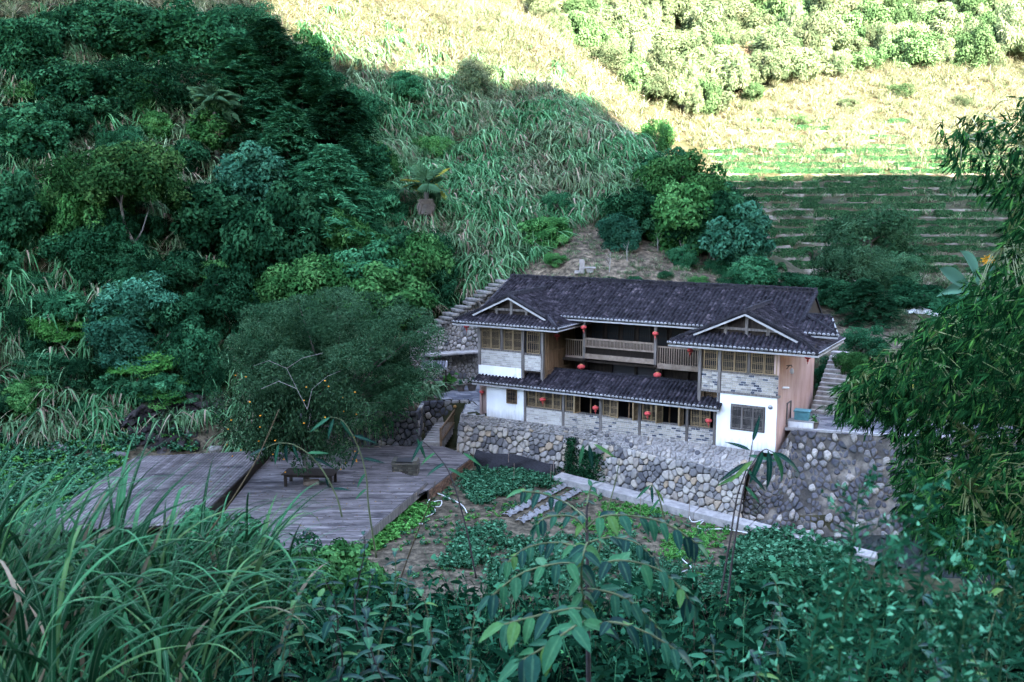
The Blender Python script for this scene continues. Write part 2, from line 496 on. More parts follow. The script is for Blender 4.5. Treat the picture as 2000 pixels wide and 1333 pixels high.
# the mountain on the right behind the camera, whose shadow fills the valley.  Seen along the sunbeams its crest
# passes just over the line where the sunlight ends on the slopes opposite.
SH = np.array([math.sin(SUN_AZ), math.cos(SUN_AZ)]); SP = np.array([SH[1], -SH[0]])
TE = math.tan(SUN_EL)
def sun_wh(P):
    P = np.asarray(P); a = P[..., 0] * SH[0] + P[..., 1] * SH[1]
    return P[..., 0] * SP[0] + P[..., 1] * SP[1], P[..., 2] - a * TE
EDGE = [(430, -60), (520, 5), (590, 95), (680, 128), (790, 150), (900, 165), (1010, 178), (1120, 200), (1200, 232), (1380, 352), (1500, 352), (1650, 345), (1800, 345), (1950, 352)]
def build_mountain():
    W = []
    for x, y in EDGE:
        p = np.array(hit(x, y)); w, h = sun_wh(p); W.append((float(w), float(h) + .6))
    W.sort()
    w = np.array([q[0] for q in W]); h = np.array([q[1] for q in W])
    ww = np.arange(w[0] - 160, w[-1] + 120, 2.5)
    hh = np.interp(ww, w, h)
    hh = np.where(ww < w[0], h[0] + np.minimum((w[0] - ww) * .12, 12), hh)
    hh = np.where(ww > w[-1], h[-1] + np.minimum((ww - w[-1]) * .10, 10), hh)
    hh = hh + fbm(ww * .21, ww * 0 + 3.3) * 1.6
    D = 190.0 + fbm(ww * .02, ww * 0 + 8.1) * 40
    rows = []
    for off, drop in ((150, .95), (90, .62), (45, .33), (18, .14), (0, 0.0), (-20, .17), (-50, .40), (-85, .66), (-118, .92), (-135, 1.0)):
        zc = hh + D * TE
        a = D + off
        z = zc * (1 - drop) + 1.0 * drop + (fbm(ww * .05, ww * 0 + off * .07) * 14 * (1 if off else 0))
        if off == 0: z = zc
        else: z = np.minimum(z, zc + (off * TE if off > 0 else off * .2) - 1.5)
        rows.append(np.stack([a * SH[0] + ww * SP[0], a * SH[1] + ww * SP[1], z], -1))
    V = np.stack(rows, 0); ny, nx = V.shape[:2]
    idx = np.arange(nx * ny).reshape(ny, nx)
    Fc = np.stack([idx[:-1, :-1], idx[:-1, 1:], idx[1:, 1:], idx[1:, :-1]], -1).reshape(-1, 4)
    me = mesh_np('hill', V.reshape(-1, 3), Fc, {'earth': np.zeros(nx * ny)}, smooth=True)
    tag(link('hill', me, bpy.data.materials['hill_ground']), kind='structure')
build_mountain()

# ------------------------------------------------------------------ building materials
M_TILE = mat_surf('roof_tile_field', [(.005, .0045, .006), (.0125, .0115, .0145), (.028, .025, .030), (.064, .057, .062)], scale=2.3, rough=.85, bump=.5, bscale=16, detail=8)
def _tile_attr():
    m = M_TILE; N = m.node_tree.nodes; L = m.node_tree.links; b = N['Principled BSDF']
    a = N.new('ShaderNodeAttribute'); a.attribute_name = 'rnd'
    r = ramp(N, [(0, (.4, .4, .45)), (.6, (1, .98, 1.08)), (.88, (1.9, 1.8, 1.9)), (1, (3.4, 3.0, 2.9))]); L.new(a.outputs['Fac'], r.inputs['Fac'])
    mx = N.new('ShaderNodeMix'); mx.data_type = 'RGBA'; mx.blend_type = 'MULTIPLY'; mx.inputs['Factor'].default_value = 1
    src = b.inputs['Base Color'].links[0].from_socket
    L.new(src, mx.inputs['A']); L.new(r.outputs['Color'], mx.inputs['B']); L.new(mx.outputs['Result'], b.inputs['Base Color'])
_tile_attr()
M_TILE1 = mat_surf('eave_tile_clay', [(.010, .010, .014), (.040, .038, .046)], scale=4, rough=.85, bump=.4, objvar=.4)
M_LIME = mat_surf('lime_mortar', [(.16, .16, .17), (.40, .39, .40)], scale=9, rough=.9, bump=.4, objvar=.2)
M_PAN = mat_surf('roof_pan', [(.012, .013, .017), (.03, .03, .036)], scale=5, rough=.9, bump=.5)
M_TRIM = mat_surf('pale_trim', [(.20, .195, .20), (.36, .35, .35)], scale=4, rough=.8, bump=.2)
M_WOODG = mat_surf('weathered_wood', [(.055, .048, .047), (.125, .11, .105), (.19, .17, .16)], scale=2.2, rough=.85, bump=.35, stretch=(5, 5, .5), objvar=.2)
M_WOODD = mat_surf('dark_wood', [(.016, .012, .011), (.036, .028, .024)], scale=2.5, rough=.8, bump=.3, stretch=(4, 4, .5))
M_WOODB = mat_surf('brown_wood', [(.11, .066, .040), (.20, .125, .078)], scale=3, rough=.7, bump=.3, stretch=(4, 4, .5), objvar=.18)
M_WOODY = mat_surf('yellow_wood', [(.17, .115, .066), (.27, .19, .115)], scale=4, rough=.6, bump=.2, objvar=.18)
M_RAIL = mat_surf('grey_brown_rail', [(.13, .095, .075), (.26, .20, .165)], scale=3, rough=.8, bump=.3, objvar=.15)
M_WHITE = mat_surf('whitewash', [(.66, .66, .68), (.80, .80, .82)], scale=1.2, rough=.9, bump=.08, stretch=(1, 1, .35), patch=((.46, .46, .48), 1.3, .60))
def _damp(m, base, height, col_):
    """grey-green damp and rain streaks climbing unevenly from the foot of a wall"""
    N = m.node_tree.nodes; L = m.node_tree.links; b = N['Principled BSDF']
    tc = N.new('ShaderNodeTexCoord'); sp = N.new('ShaderNodeSeparateXYZ'); L.new(tc.outputs['Object'], sp.inputs[0])
    mp = N.new('ShaderNodeMapping'); mp.inputs['Scale'].default_value = (2.2, 2.2, .35); L.new(tc.outputs['Object'], mp.inputs['Vector'])
    nz = N.new('ShaderNodeTexNoise'); nz.inputs['Scale'].default_value = 2.0; nz.inputs['Detail'].default_value = 6; L.new(mp.outputs[0], nz.inputs['Vector'])
    mr = N.new('ShaderNodeMapRange'); mr.inputs['From Min'].default_value = base; mr.inputs['From Max'].default_value = base + height; mr.inputs['To Min'].default_value = .55; mr.inputs['To Max'].default_value = -.35
    L.new(sp.outputs['Z'], mr.inputs['Value'])
    ad = N.new('ShaderNodeMath'); L.new(nz.outputs['Fac'], ad.inputs[0]); L.new(mr.outputs[0], ad.inputs[1])
    m2 = N.new('ShaderNodeMapRange'); m2.inputs['From Min'].default_value = .55; m2.inputs['From Max'].default_value = 1.05; m2.inputs['To Max'].default_value = .75; L.new(ad.outputs[0], m2.inputs['Value'])
    mx = N.new('ShaderNodeMix'); mx.data_type = 'RGBA'; L.new(m2.outputs[0], mx.inputs['Factor']); L.new(b.inputs['Base Color'].links[0].from_socket, mx.inputs['A']); mx.inputs['B'].default_value = (*col_, 1)
    L.new(mx.outputs['Result'], b.inputs['Base Color'])
_damp(M_WHITE, -.4, 1.1, (.30, .29, .285))
M_PINK = mat_surf('pink_plaster', [(.30, .19, .165), (.40, .265, .235), (.46, .325, .295)], scale=1.4, rough=.9, bump=.25, stretch=(1, 1, .35), bscale=25, patch=((.09, .075, .08), .55, .68))
_damp(M_PINK, -.4, 2.2, (.15, .11, .10))
M_MORTAR = mat_surf('mortar', [(.42, .41, .42), (.58, .57, .57)], scale=6, rough=.95, bump=.3)
M_BRICK = mat_surf('grey_brick', [(.75, .75, .75), (1.05, 1.04, 1.02)], scale=8, rough=.9, bump=.3,
                   objramp=[(0, (.05, .058, .085)), (.10, (.09, .10, .13)), (.16, (.24, .225, .215)), (.45, (.33, .30, .275)), (.75, (.40, .355, .315)), (1, (.46, .42, .385))])
M_BRICKL = mat_surf('pale_brick', [(.8, .8, .8), (1.05, 1.04, 1.02)], scale=8, rough=.9, bump=.3,
                   objramp=[(0, (.10, .11, .14)), (.04, (.33, .31, .30)), (.5, (.44, .41, .385)), (1, (.52, .49, .46))])
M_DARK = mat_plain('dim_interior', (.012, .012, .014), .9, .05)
M_GLASS = mat_plain('dim_window_pane', (.010, .012, .015), .45, .12)
M_RED = mat_surf('lantern_red', [(.40, .045, .05), (.55, .085, .085)], scale=4, rough=.45, bump=.05, objvar=.12)
M_GOLD = mat_plain('lantern_gold', (.42, .20, .05), .4, .5)
M_IRON = mat_plain('black_iron', (.02, .02, .022), .5, .4)

house = empty('farmhouse', HO, -HA)
tag(house, 'two-storey courtyard farmhouse with dark tiled gable wings and white lower walls', 'house')

# ------------------------------------------------------------------ roofs
SPC = .262
_et = None
def eave_tile_mesh():
    global _et
    if _et: return _et
    b = MB(); r = .098; L = .30; t = .02
    prof = [(math.cos(a), math.sin(a)) for a in [math.pi * k / 5 for k in range(6)]]
    def ring(y, rr, z): return [(rr * c, y, z + rr * .85 * s) for c, s in prof]
    o0 = ring(-.02, r, .03); o1 = ring(L, r * .92, 0)
    b.add(o0 + o1, [(i, i + 1, i + 7, i + 6) for i in range(5)], 0)
    f0 = ring(-.025, r * .98, .028); f1 = ring(.035, r * 1.07, .03); c = [(0, -.024, .05)]
    b.add(f0 + f1, [(i + 1, i, i + 6, i + 7) for i in range(5)], 1)
    b.add(f0 + c, [(i, i + 1, 6) for i in range(5)], 1)
    b.add([f0[0], f0[5], (-.04 * 0 + f0[5][0], -.024, .0), (f0[0][0], -.024, .0)], [(0, 1, 2, 3)], 1)
    _et = b.mesh('eave_tile'); _et.materials.append(M_TILE1); _et.materials.append(M_LIME)
    return _et
def tile_roof(O, ax, up, poly, eave=True, seed=0, step=.17, thick=.10, sag=0.0, eave_from=None, eave_to=None):
    """one roof slope: boards, rows of cover tiles in columns, limed tiles along the eave"""
    O = np.array(O, float); ax = np.array(ax, float); up = np.array(up, float); nr = np.cross(ax, up)
    rng = np.random.default_rng(seed)
    b = MB()
    P = [O + ax * a + up * q for a, q in poly]; n = len(P)
    b.add(P + [p - nr * thick for p in P], [tuple(range(n)), tuple(range(n, 2 * n))[::-1]] + [(i, i + n, (i + 1) % n + n, (i + 1) % n) for i in range(n)])
    ro = b.build('roof', M_PAN, house)
    A = np.array(poly); amin, amax = A[:, 0].min(), A[:, 0].max()
    cols = np.arange(amin + SPC * .5, amax, SPC)
    prof = [(-1, 0), (-.62, .82), (.62, .82), (1, 0)]
    V = []; Fc = []; rv = []
    for a in cols:
        qs = []
        for i in range(n):
            (a0, q0), (a1, q1) = poly[i], poly[(i + 1) % n]
            if (a0 <= a < a1) or (a1 <= a < a0): qs.append(q0 + (q1 - q0) * (a - a0) / (a1 - a0))
        if len(qs) < 2: continue
        q0, q1 = min(qs), max(qs)
        has_e = eave and q0 < .02 and (eave_from is None or a > eave_from) and (eave_to is None or a < eave_to)
        if has_e:
            M = Matrix(((ax[0], up[0], nr[0], 0), (ax[1], up[1], nr[1], 0), (ax[2], up[2], nr[2], 0), (0, 0, 0, 1)))
            p = O + ax * (a + rng.normal(0, .008)) + up * (q0 - .03) + nr * .012
            M.translation = Vector(p)
            link('eave_tile', eave_tile_mesh(), None, ro, matrix=M)
        q = q0 + (.20 if has_e else 0.0)
        cr = rng.random() * .25
        while q < q1 - .03:
            w = .088 * (1 + rng.normal(0, .05)); l = step * 1.25
            aj = a + rng.normal(0, .010); hz = .045 + rng.normal(0, .005)
            tw = rng.normal(0, .012); rr = min(1, max(0, rng.random() * .75 + cr))
            base = len(V)
            for k, (dq, hh) in enumerate(((0, hz), (l, .010))):
                for (u, v) in prof:
                    V.append(O + ax * (aj + u * w * (1 - .08 * k) + (tw if k else 0)) + up * (q + dq) + nr * (hh * (.55 if v == 0 else 1) + v * .062))
            Fc += [(base, base + 1, base + 5, base + 4), (base + 1, base + 2, base + 6, base + 5), (base + 2, base + 3, base + 7, base + 6), (base + 3, base + 2, base + 1, base)]
            rv += [rr] * 8
            q += step * (1 + rng.normal(0, .05))
    me = mesh_np('tile_rows', np.array(V), np.array(Fc), {'rnd': np.array(rv)})
    tag(link('tile_rows', me, M_TILE, ro), kind='stuff')
    return ro
def unit(v):
    v = np.array(v, float); return v / np.linalg.norm(v)
def ridge(p0, p1, seed=0, w=.2, h=.26, tile=.11):
    """a ridge of tiles stood on edge"""
    rng = random.Random(seed); p0 = Vector(p0); p1 = Vector(p1); d = p1 - p0; L = d.length; d.normalize()
    b = MB(); b.bar(p0 + Vector((0, 0, h * .25)), p1 + Vector((0, 0, h * .25)), w * .9, h * .5)
    n = int(L / tile)
    for i in range(n):
        q = p0 + d * (i + .5) * L / n
        hh = h * rng.uniform(.42, .6)
        b.bar(q + Vector((0, 0, h * .5 + hh * .5)) - d * tile * .38, q + Vector((0, 0, h * .5 + hh * .5 + rng.uniform(-.015, .015))) + d * tile * .38, w * rng.uniform(.6, .75), hh)
    return b.build('ridge', M_TILE1, house)

def wing_roof(cx, h, ye, ze, yg, hg, zr, yb, seed):
    """hip-and-gable roof of a wing: skirt in front, open gable above it, two long side slopes"""
    yv = yg - .38
    sl = (zr - ze) / h
    zg = ze + (h - hg) * sl
    # front skirt
    upv = unit((0, yg - ye, zg - ze)); B = math.hypot(yg - ye, zg - ze)
    tile_roof((cx - h, ye, ze), (1, 0, 0), upv, [(0, 0), (2 * h, 0), (h + hg, B), (h - hg, B)], seed=seed)
    Ls = math.hypot(h, zr - ze); bg = Ls * (h - hg) / h
    # right slope: along +y at the eave, up towards the ridge
    ax = np.array((0, 1.0, 0)); up = unit((-h, 0, zr - ze))
    tile_roof((cx + h, ye, ze), ax, up, [(0, 0), (yb - ye, 0), (yb - ye, Ls), (yv - ye, Ls), (yv - ye, bg), ((yg - ye) * .8, bg * .8)], seed=seed + 1, step=.2)
    ax = np.array((0, -1.0, 0)); up = unit((h, 0, zr - ze))
    tile_roof((cx - h, yb, ze), ax, up, [(0, 0), (yb - ye, 0), (yb - ye - (yg - ye) * .8, bg * .8), (yb - yv, bg), (yb - yv, Ls), (0, Ls)], seed=seed + 2, step=.2)
    ridge((cx, yv + .02, zr + .03), (cx, yb - .5, zr + .06), seed)
    for sx in (1, -1):
        ridge((cx + sx * h * .985, ye + .05, ze + .08), (cx + sx * (hg + .05), yg - .1, zg + .07), seed + 5, w=.17, h=.15)
        ridge((cx + sx * hg, yv + .1, zg + .06), (cx + sx * .05, yv + .1, zr + .05), seed + 6, w=.2, h=.14)
    # gable wall, posts, pale verge boards and fascias
    b = MB(); b.poly([(cx - hg, yg + .12, zg - .05), (cx + hg, yg + .12, zg - .05), (cx, yg + .12, zr - .12)]); b.build('gable_wall', M_WOODD, house)
    for px_ in (-.42, 0, .42):
        b = MB(); zt = zr - abs(px_) * hg * sl / 1.0 - .2
        b.box(cx + px_ * hg - .09, cx + px_ * hg + .09, yg - .02, yg + .10, zg - .02, zt); b.build('gable_post', M_WOODG, house)
    b = MB(); b.box(cx - hg * .62, cx + hg * .62, yg - .05, yg + .07, zg + .28, zg + .42); b.build('gable_beam', M_WOODG, house)
    for sx in (1, -1):
        b = MB(); b.bar((cx + sx * (hg + .06), yv - .02, zg - .14), (cx, yv - .02, zr - .10), .05, .11); b.build('verge_board', M_TRIM, house)
    b = MB(); b.box(cx - h - .02, cx + h + .02, ye + .01, ye + .05, ze - .20, ze - .10); b.build('fascia', M_TRIM, house)
    b = MB(); b.box(cx + h - .05, cx + h - .01, ye + .06, yb, ze - .20, ze - .10); b.build('fascia', M_TRIM, house)
    b = MB(); b.box(cx - h + .01, cx - h + .05, ye + .06, yb, ze - .20, ze - .10); b.build('fascia', M_TRIM, house)
    # rafters under the skirt
    b = MB()
    k = cx - h + .3
    while k < cx + h - .2:
        b.bar((k, ye + .1, ze - .13), (k, yg, ze - .13 + (zg - ze) * .85), .07, .07); k += .45
    tag(b.build('rafters', M_WOODD, house), kind='stuff')
RW = dict(cx=-2.08, h=4.38, ye=-.75, ze=5.72, yg=.35, hg=3.0, zr=7.68, yb=6.0)
LW = dict(cx=-18.05, h=3.97, ye=-.45, ze=5.95, yg=.62, hg=2.72, zr=7.78, yb=6.0)
wing_roof(seed=11, **RW)
wing_roof(seed=31, **LW)
# main roof
ME, MR = (2.2, 6.42), (6.6, 8.42)
upm = unit((0, MR[0] - ME[0], MR[1] - ME[1])); LM = math.hypot(MR[0] - ME[0], MR[1] - ME[1])
x0, x1, xv = -21.55, 2.7, .42
b1 = LM * .27
tile_roof((x0, ME[0], ME[1]), (1, 0, 0), upm, [(0, 0), (x1 - x0, 0), (1.85 - x0, LM * .43), (xv - x0, LM * .43), (xv - x0, LM), (0, LM)], seed=3, step=.18)
upb = unit((0, -2.2, 1.5)); LBk = math.hypot(2.2, 1.5)
tile_roof((xv - .12, MR[0] + 2.2, MR[1] - 1.5), (-1, 0, 0), upb, [(0, 0), (xv - .12 - x0, 0), (xv - .12 - x0, LBk), (0, LBk)], seed=4, step=.4, eave=False)
ridge((x0, MR[0], MR[1]), (xv, MR[0], MR[1]), 8, w=.24, h=.3)
ridge((xv, MR[0] - .1, MR[1] - .02), (xv, ME[0] + 1.15, ME[1] + .58), 9, w=.2, h=.15)
vb = np.array((x0, ME[0], ME[1])) + np.array((1.0, 0, 0)) * (1.85 - x0) + upm * LM * .43
ridge((xv, vb[1], vb[2] + .03), (vb[0], vb[1], vb[2] + .02), 10, w=.17, h=.12)
ridge((xv + .15, vb[1] - .2, vb[2] - .02), (x1 - .1, ME[0] + .1, ME[1] + .08), 13, w=.17, h=.14)
b = MB(); b.bar((x1 + .04, ME[0], ME[1] - .02), (vb[0] + .05, vb[1], vb[2] - .02), .06, .12); b.build('verge_board', M_TRIM, house)
ridge((x0 + .1, MR[0] - .1, MR[1] - .02), (x0 + .1, ME[0] + .1, ME[1] + .06), 12, w=.2, h=.13)
b = MB(); b.poly([(xv - .15, ME[0] + 1.0, ME[1] + .3), (xv - .2, MR[0] + 2.0, MR[1] - 1.5), (xv - .2, MR[0], MR[1] - .15)]); b.build('gable_wall', M_WOODD, house)
b = MB(); b.poly([(x0 + .3, ME[0], ME[1] - .1), (x0 + .3, MR[0], MR[1] - .15), (x0 + .3, MR[0] + 2.1, ME[1] - .1)]); b.build('gable_wall', M_WOODD, house)
b = MB(); b.box(x0, x1, ME[0] + .01, ME[0] + .05, ME[1] - .20, ME[1] - .10); b.build('fascia', M_TRIM, house)
# pent roof over the ground-floor front
PE, PT = (-.6, 2.03), (1.6, 2.98)
upp = unit((0, PT[0] - PE[0], PT[1] - PE[1])); LP = math.hypot(PT[0] - PE[0], PT[1] - PE[1])
ca = LP * .82 / 2.2; cc = LP * .95 / 2.2
px0, pxa, pxb, px1 = -20.4, -17.0, -4.95, -3.28
tile_roof((px0, PE[0], PE[1]), (1, 0, 0), upp, [(0, 0), (px1 - px0, 0), (px1 - px0, cc), (pxb - px0, cc), (pxb - px0, LP), (pxa - px0, LP), (pxa - px0, ca), (0, ca)], seed=5, step=.17)
ridge((pxa + .1, PT[0] - .02, PT[1] + .02), (pxb, PT[0] - .02, PT[1] + .02), 14, w=.2, h=.12)
b = MB(); b.box(px0, px1, PE[0] + .01, PE[0] + .05, PE[1] - .20, PE[1] - .10); b.build('fascia', M_TRIM, house)

# ------------------------------------------------------------------ walls
def wall(x0, x1, y0, y1, z0, z1, mat, name='wall', bevel=None):
    b = MB(); b.box(x0, x1, y0, y1, z0, z1); return b.build(name, mat, house, bevel=bevel)
wall(-3.6, -.05, -.03, .25, -.4, 2.88, M_WHITE)                       # right wing, ground floor
wall(-.3, 0, 0, 6.5, -.4, 5.62, M_PINK)                               # its side wall
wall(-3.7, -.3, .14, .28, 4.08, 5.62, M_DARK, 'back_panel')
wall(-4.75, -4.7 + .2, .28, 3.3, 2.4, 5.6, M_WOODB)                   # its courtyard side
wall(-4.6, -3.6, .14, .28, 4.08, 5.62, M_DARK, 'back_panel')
wall(-4.75, .06, -.10, .3, 2.88, 3.0, M_WOODG, 'sill_beam')
wall(-19.6, -16.7, 0, .25, -.42, 2.1, M_WHITE)                        # left wing, ground floor
wall(-20.28, -19.62, .5, .8, -.3, 2.1, M_PINK)
wall(-20.38, -17.05, .24, .5, 2.3, 3.06, M_WHITE, 'white_band')
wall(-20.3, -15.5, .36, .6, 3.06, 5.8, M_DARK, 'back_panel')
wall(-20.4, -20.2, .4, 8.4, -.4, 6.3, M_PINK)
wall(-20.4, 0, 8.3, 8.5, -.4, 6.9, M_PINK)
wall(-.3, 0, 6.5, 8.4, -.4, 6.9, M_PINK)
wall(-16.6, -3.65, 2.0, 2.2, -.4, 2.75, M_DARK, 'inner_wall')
wall(-15.4, -4.7, 4.75, 4.95, -.4, 6.5, M_WOODD, 'inner_wall')
wall(-15.5, -15.35, .5, 4.8, 2.2, 5.9, M_WOODB)
wall(-15.5, -4.7, 2.75, 4.75, 3.45, 3.6, M_WOODD, 'balcony_floor')

def brick_panel(x0, x1, y, z0, z1, mat, seed, pieces=True, bw=.31, bh=.128, g=.022):
    """mortared panel with bricks standing a little proud of the joints"""
    rng = random.Random(seed)
    pn = wall(x0, x1, y, y + .2, z0, z1, M_MORTAR, 'brick_panel')
    rows = max(1, round((z1 - z0) / bh)); rh = (z1 - z0) / rows
    joined = None if pieces else MB()
    rv = []
    for r in range(rows):
        x = x0 - (r % 2) * bw * .5 - rng.uniform(0, .06)
        while x < x1 - .03:
            w = bw * rng.uniform(.82, 1.12)
            a = max(x, x0) + g / 2; b_ = min(x + w, x1) - g / 2
            if b_ - a > .05:
                zc = z0 + rh * (r + .5); d = .03 + rng.uniform(0, .008)
                if pieces:
                    link('brick', unit_box(mat, 'brick', .05), None, pn, loc=((a + b_) / 2, y - d / 2 + .012, zc), scale=(b_ - a, d + .02, rh - g))
                else:
                    joined.box(a, b_, y - d + .01, y + .02, zc - rh / 2 + g / 2, zc + rh / 2 - g / 2)
            x += w
    return pn
brick_panel(-3.4, -.02, 0, 3.0, 4.08, M_BRICK, 1)
brick_panel(-4.6, -3.6, 0, 3.0, 4.08, M_BRICK, 2)
brick_panel(-20.2, -17.05, .3, 3.06, 4.1, M_BRICKL, 3)
brick_panel(-16.85, -15.62, .3, 2.98, 4.0, M_BRICKL, 4)
POSTS = [-16.62, -13.8, -11.15, -8.5, -5.42, -3.7]
for i in range(5):
    brick_panel(POSTS[i] + .09, POSTS[i + 1] - .09, 0, -.42, .56, M_BRICK if i > 0 else M_BRICKL, 10 + i)

def post(x, y, z0, z1, w=.2, mat=None, name='post'):
    b = MB(); b.box(x - w / 2, x + w / 2, y - w / 2, y + w / 2, z0, z1); return b.build(name, mat or M_WOODG, house, bevel=.012)
for x in POSTS: post(x, .02, -.42, 2.15, .18)
for x in (-4.7, -3.5): post(x, 0, 3.0 if x > -4 else 2.0, 5.65, .2)
for x, z0 in ((-20.3, 3.06), (-16.95, 2.35), (-15.5, 2.35)): post(x, .3, z0, 5.9, .2)
for x in (-3.5,): post(x, .0, 1.95, 2.88, .16)
# lintels and sills of the window bands
wall(-3.6, -.02, -.04, .2, 4.08, 4.2, M_WOODG, 'window_sill'); wall(-3.6, -.02, -.03, .2, 5.42, 5.6, M_WOODD, 'lintel')
wall(-4.6, -3.6, -.04, .2, 4.08, 4.2, M_WOODG, 'window_sill'); wall(-4.6, -3.6, -.03, .2, 5.42, 5.6, M_WOODD, 'lintel')
wall(-20.2, -17.05, .26, .4, 4.1, 4.22, M_WOODG, 'window_sill'); wall(-20.2, -17.05, .27, .4, 5.62, 5.85, M_WOODG, 'lintel')
wall(-16.85, -15.6, .26, .4, 4.0, 4.14, M_WOODG, 'window_sill'); wall(-16.85, -15.6, .27, .4, 5.6, 5.85, M_WOODG, 'lintel')
wall(-18.68, -18.5, .27, .4, 4.22, 5.62, M_WOODG, 'mullion'); wall(-1.86, -1.70, -.02, .1, 4.2, 5.42, M_WOODG, 'mullion')
wall(-16.85, -15.6, .30, .45, 2.86, 2.98, M_WOODD, 'sill_beam')
for i in range(5):
    wall(POSTS[i] + .09, POSTS[i + 1] - .09, -.02, .16, .56, .66, M_WOODG, 'window_sill')
    wall(POSTS[i] + .09, POSTS[i + 1] - .09, 0, .14, 1.92, 2.1, M_WOODD, 'lintel')

_win = {}
def lattice_meshes(w, h, nv, mat_frame):
    k = (round(w, 2), round(h, 2), nv, mat_frame.name)
    if k in _win: return _win[k]
    f = MB(); t = .055; d = .05
    f.box(-w / 2, -w / 2 + t, -d, d, 0, h); f.box(w / 2 - t, w / 2, -d, d, 0, h)
    f.box(-w / 2 + t, w / 2 - t, -d, d, 0, t); f.box(-w / 2 + t, w / 2 - t, -d, d, h - t, h)
    l = MB(); e = .017
    for i in range(nv):
        x = -w / 2 + t + (w - 2 * t) * (i + 1) / (nv + 1); l.box(x - e / 2, x + e / 2, -.018, .004, t, h - t)
    for z in (t + .09, t + .17, h * .5 - .04, h * .5 + .05, h - t - .17, h - t - .09):
        l.box(-w / 2 + t, w / 2 - t, -.022, .008, z - e / 2, z + e / 2)
    p = MB(); p.box(-w / 2 + t, w / 2 - t, .022, .03, t, h - t)
    ms = [m.mesh(n) for m, n in ((f, 'window'), (l, 'lattice'), (p, 'pane'))]
    ms[0].materials.append(mat_frame); ms[1].materials.append(mat_frame); ms[2].materials.append(M_GLASS)
    _win[k] = ms
    return ms
def window(x, y, z, w, h, nv=5, mat=None, rz=0.0, hinge=None):
    a = lattice_meshes(w, h, nv, mat or M_WOODY)
    fr = link('window', a[0], None, house, loc=(x, y, z), rot=(0, 0, rz))
    link('lattice', a[1], None, fr); link('pane', a[2], None, fr)
    return fr
for x in (-3.02, -2.29): window(x + .02, .03, 4.2, .74, 1.22)
for x in (-1.33, -.55): window(x + .06, .03, 4.2, .74, 1.22)
window(-4.08, .03, 4.2, .82, 1.22)
for x in (-19.82, -19.1, -18.1, -17.4): window(x, .34, 4.22, .68, 1.4)
window(-16.2, .34, 4.14, .95, 1.46)
for x in (-2.36, -1.72, -1.08): window(x, -.085, .85, .63, 1.36, 6, M_WOODG)
b = MB(); b.box(-2.74, -.70, -.07, .02, .76, .85); b.box(-2.74, -.70, -.07, .02, 2.21, 2.30); b.box(-2.74, -2.68, -.07, .02, .85, 2.21); b.box(-.76, -.70, -.07, .02, .85, 2.21); b.build('window_surround', M_WOODG, house)
window(-17.62, -.06, .72, .78, .95, 4, M_WOODB)
window(-4.45, .50, 2.36, .7, .36, 5, M_WOODB)
wall(-4.95, -3.6, .56, .7, 2.1, 2.95, M_WOODB)
# ground-floor casements, some standing open
def low(i, offs, w):
    for o in offs: window(POSTS[i] + o, .06, .66, w, 1.26, 4)
low(0, (.48, 1.10, 1.72, 2.34), .60)
low(1, (.50,), .72); low(2, (.42,), .58); low(3, (.45, 1.05), .58); low(4, (.50, 1.12), .58)
window(POSTS[1] + 1.05, -.16, .66, .6, 1.26, 4, rz=R(78))
window(POSTS[2] + 1.0, -.2, .66, .6, 1.26, 4, rz=R(-12)); window(POSTS[2] + 2.45, -.2, .66, .6, 1.26, 4, rz=R(80))
window(POSTS[3] + 1.35, -.2, .66, .6, 1.26, 4, rz=R(70)); window(POSTS[3] + 2.75, -.2, .66, .55, 1.26, 4, rz=R(82))
for i in (1, 2, 3): window(POSTS[i] + 1.9, .10, .66, .05, 1.26, 0, M_WOODB)

# courtyard side of the left wing: wooden panels below, windows above
for k in range(4):
    y = .75 + k * .72
    b = MB(); b.box(-15.36, -15.30, y, y + .66, 3.05, 4.15); b.build('wood_panel', M_WOODB, house, bevel=.01)
    fr = window(-15.33, y + .33, 4.25, .66, 1.4, 5, M_WOODB, rz=R(90))
wall(-15.38, -15.26, .5, 4.0, 2.78, 3.03, M_WOODB, 'sill_beam')
wall(-15.38, -15.28, .5, 4.0, 4.15, 4.25, M_WOODB, 'sill_beam')
# balconies
def balusters(x0, x1, y, z0, z1, sp, w=.045, mat=None):
    k = x0 + sp / 2
    while k < x1:
        link('baluster', unit_box(mat or M_RAIL, 'baluster', .0), None, house, loc=(k, y, (z0 + z1) / 2), scale=(w, w, z1 - z0)); k += sp
def balcony(x0, x1, y, zb, zr, sp):
    wall(x0, x1, y - .07, y + .07, zb, zb + .34, M_RAIL, 'balcony_beam', .01)
    wall(x0, x1, y - .05, y + .05, zr - .10, zr, M_RAIL, 'top_rail', .01)
    balusters(x0, x1, y, zb + .34, zr - .10, sp)
wall(-13.5, -8.62, 2.42, 2.58, 3.74, 4.06, M_RAIL, 'balcony_beam', .01)
wall(-13.5, -8.62, 2.40, 2.52, 5.0, 5.12, M_RAIL, 'top_rail', .01)
wall(-13.5, -8.62, 2.40, 2.54, 4.5, 4.60, M_RAIL, 'mid_rail', .01)
wall(-13.5, -8.62, 2.5, 2.58, 4.06, 4.10, M_WOODD, 'bench_back')
balusters(-13.5, -8.62, 2.46, 4.6, 5.0, .10)
balusters(-13.5, -8.62, 2.56, 4.10, 4.5, .10, .04, M_WOODD)
balcony(-15.3, -13.75, 3.2, 3.40, 4.86, .15)
balcony(-8.5, -4.75, 2.6, 3.50, 4.94, .155)
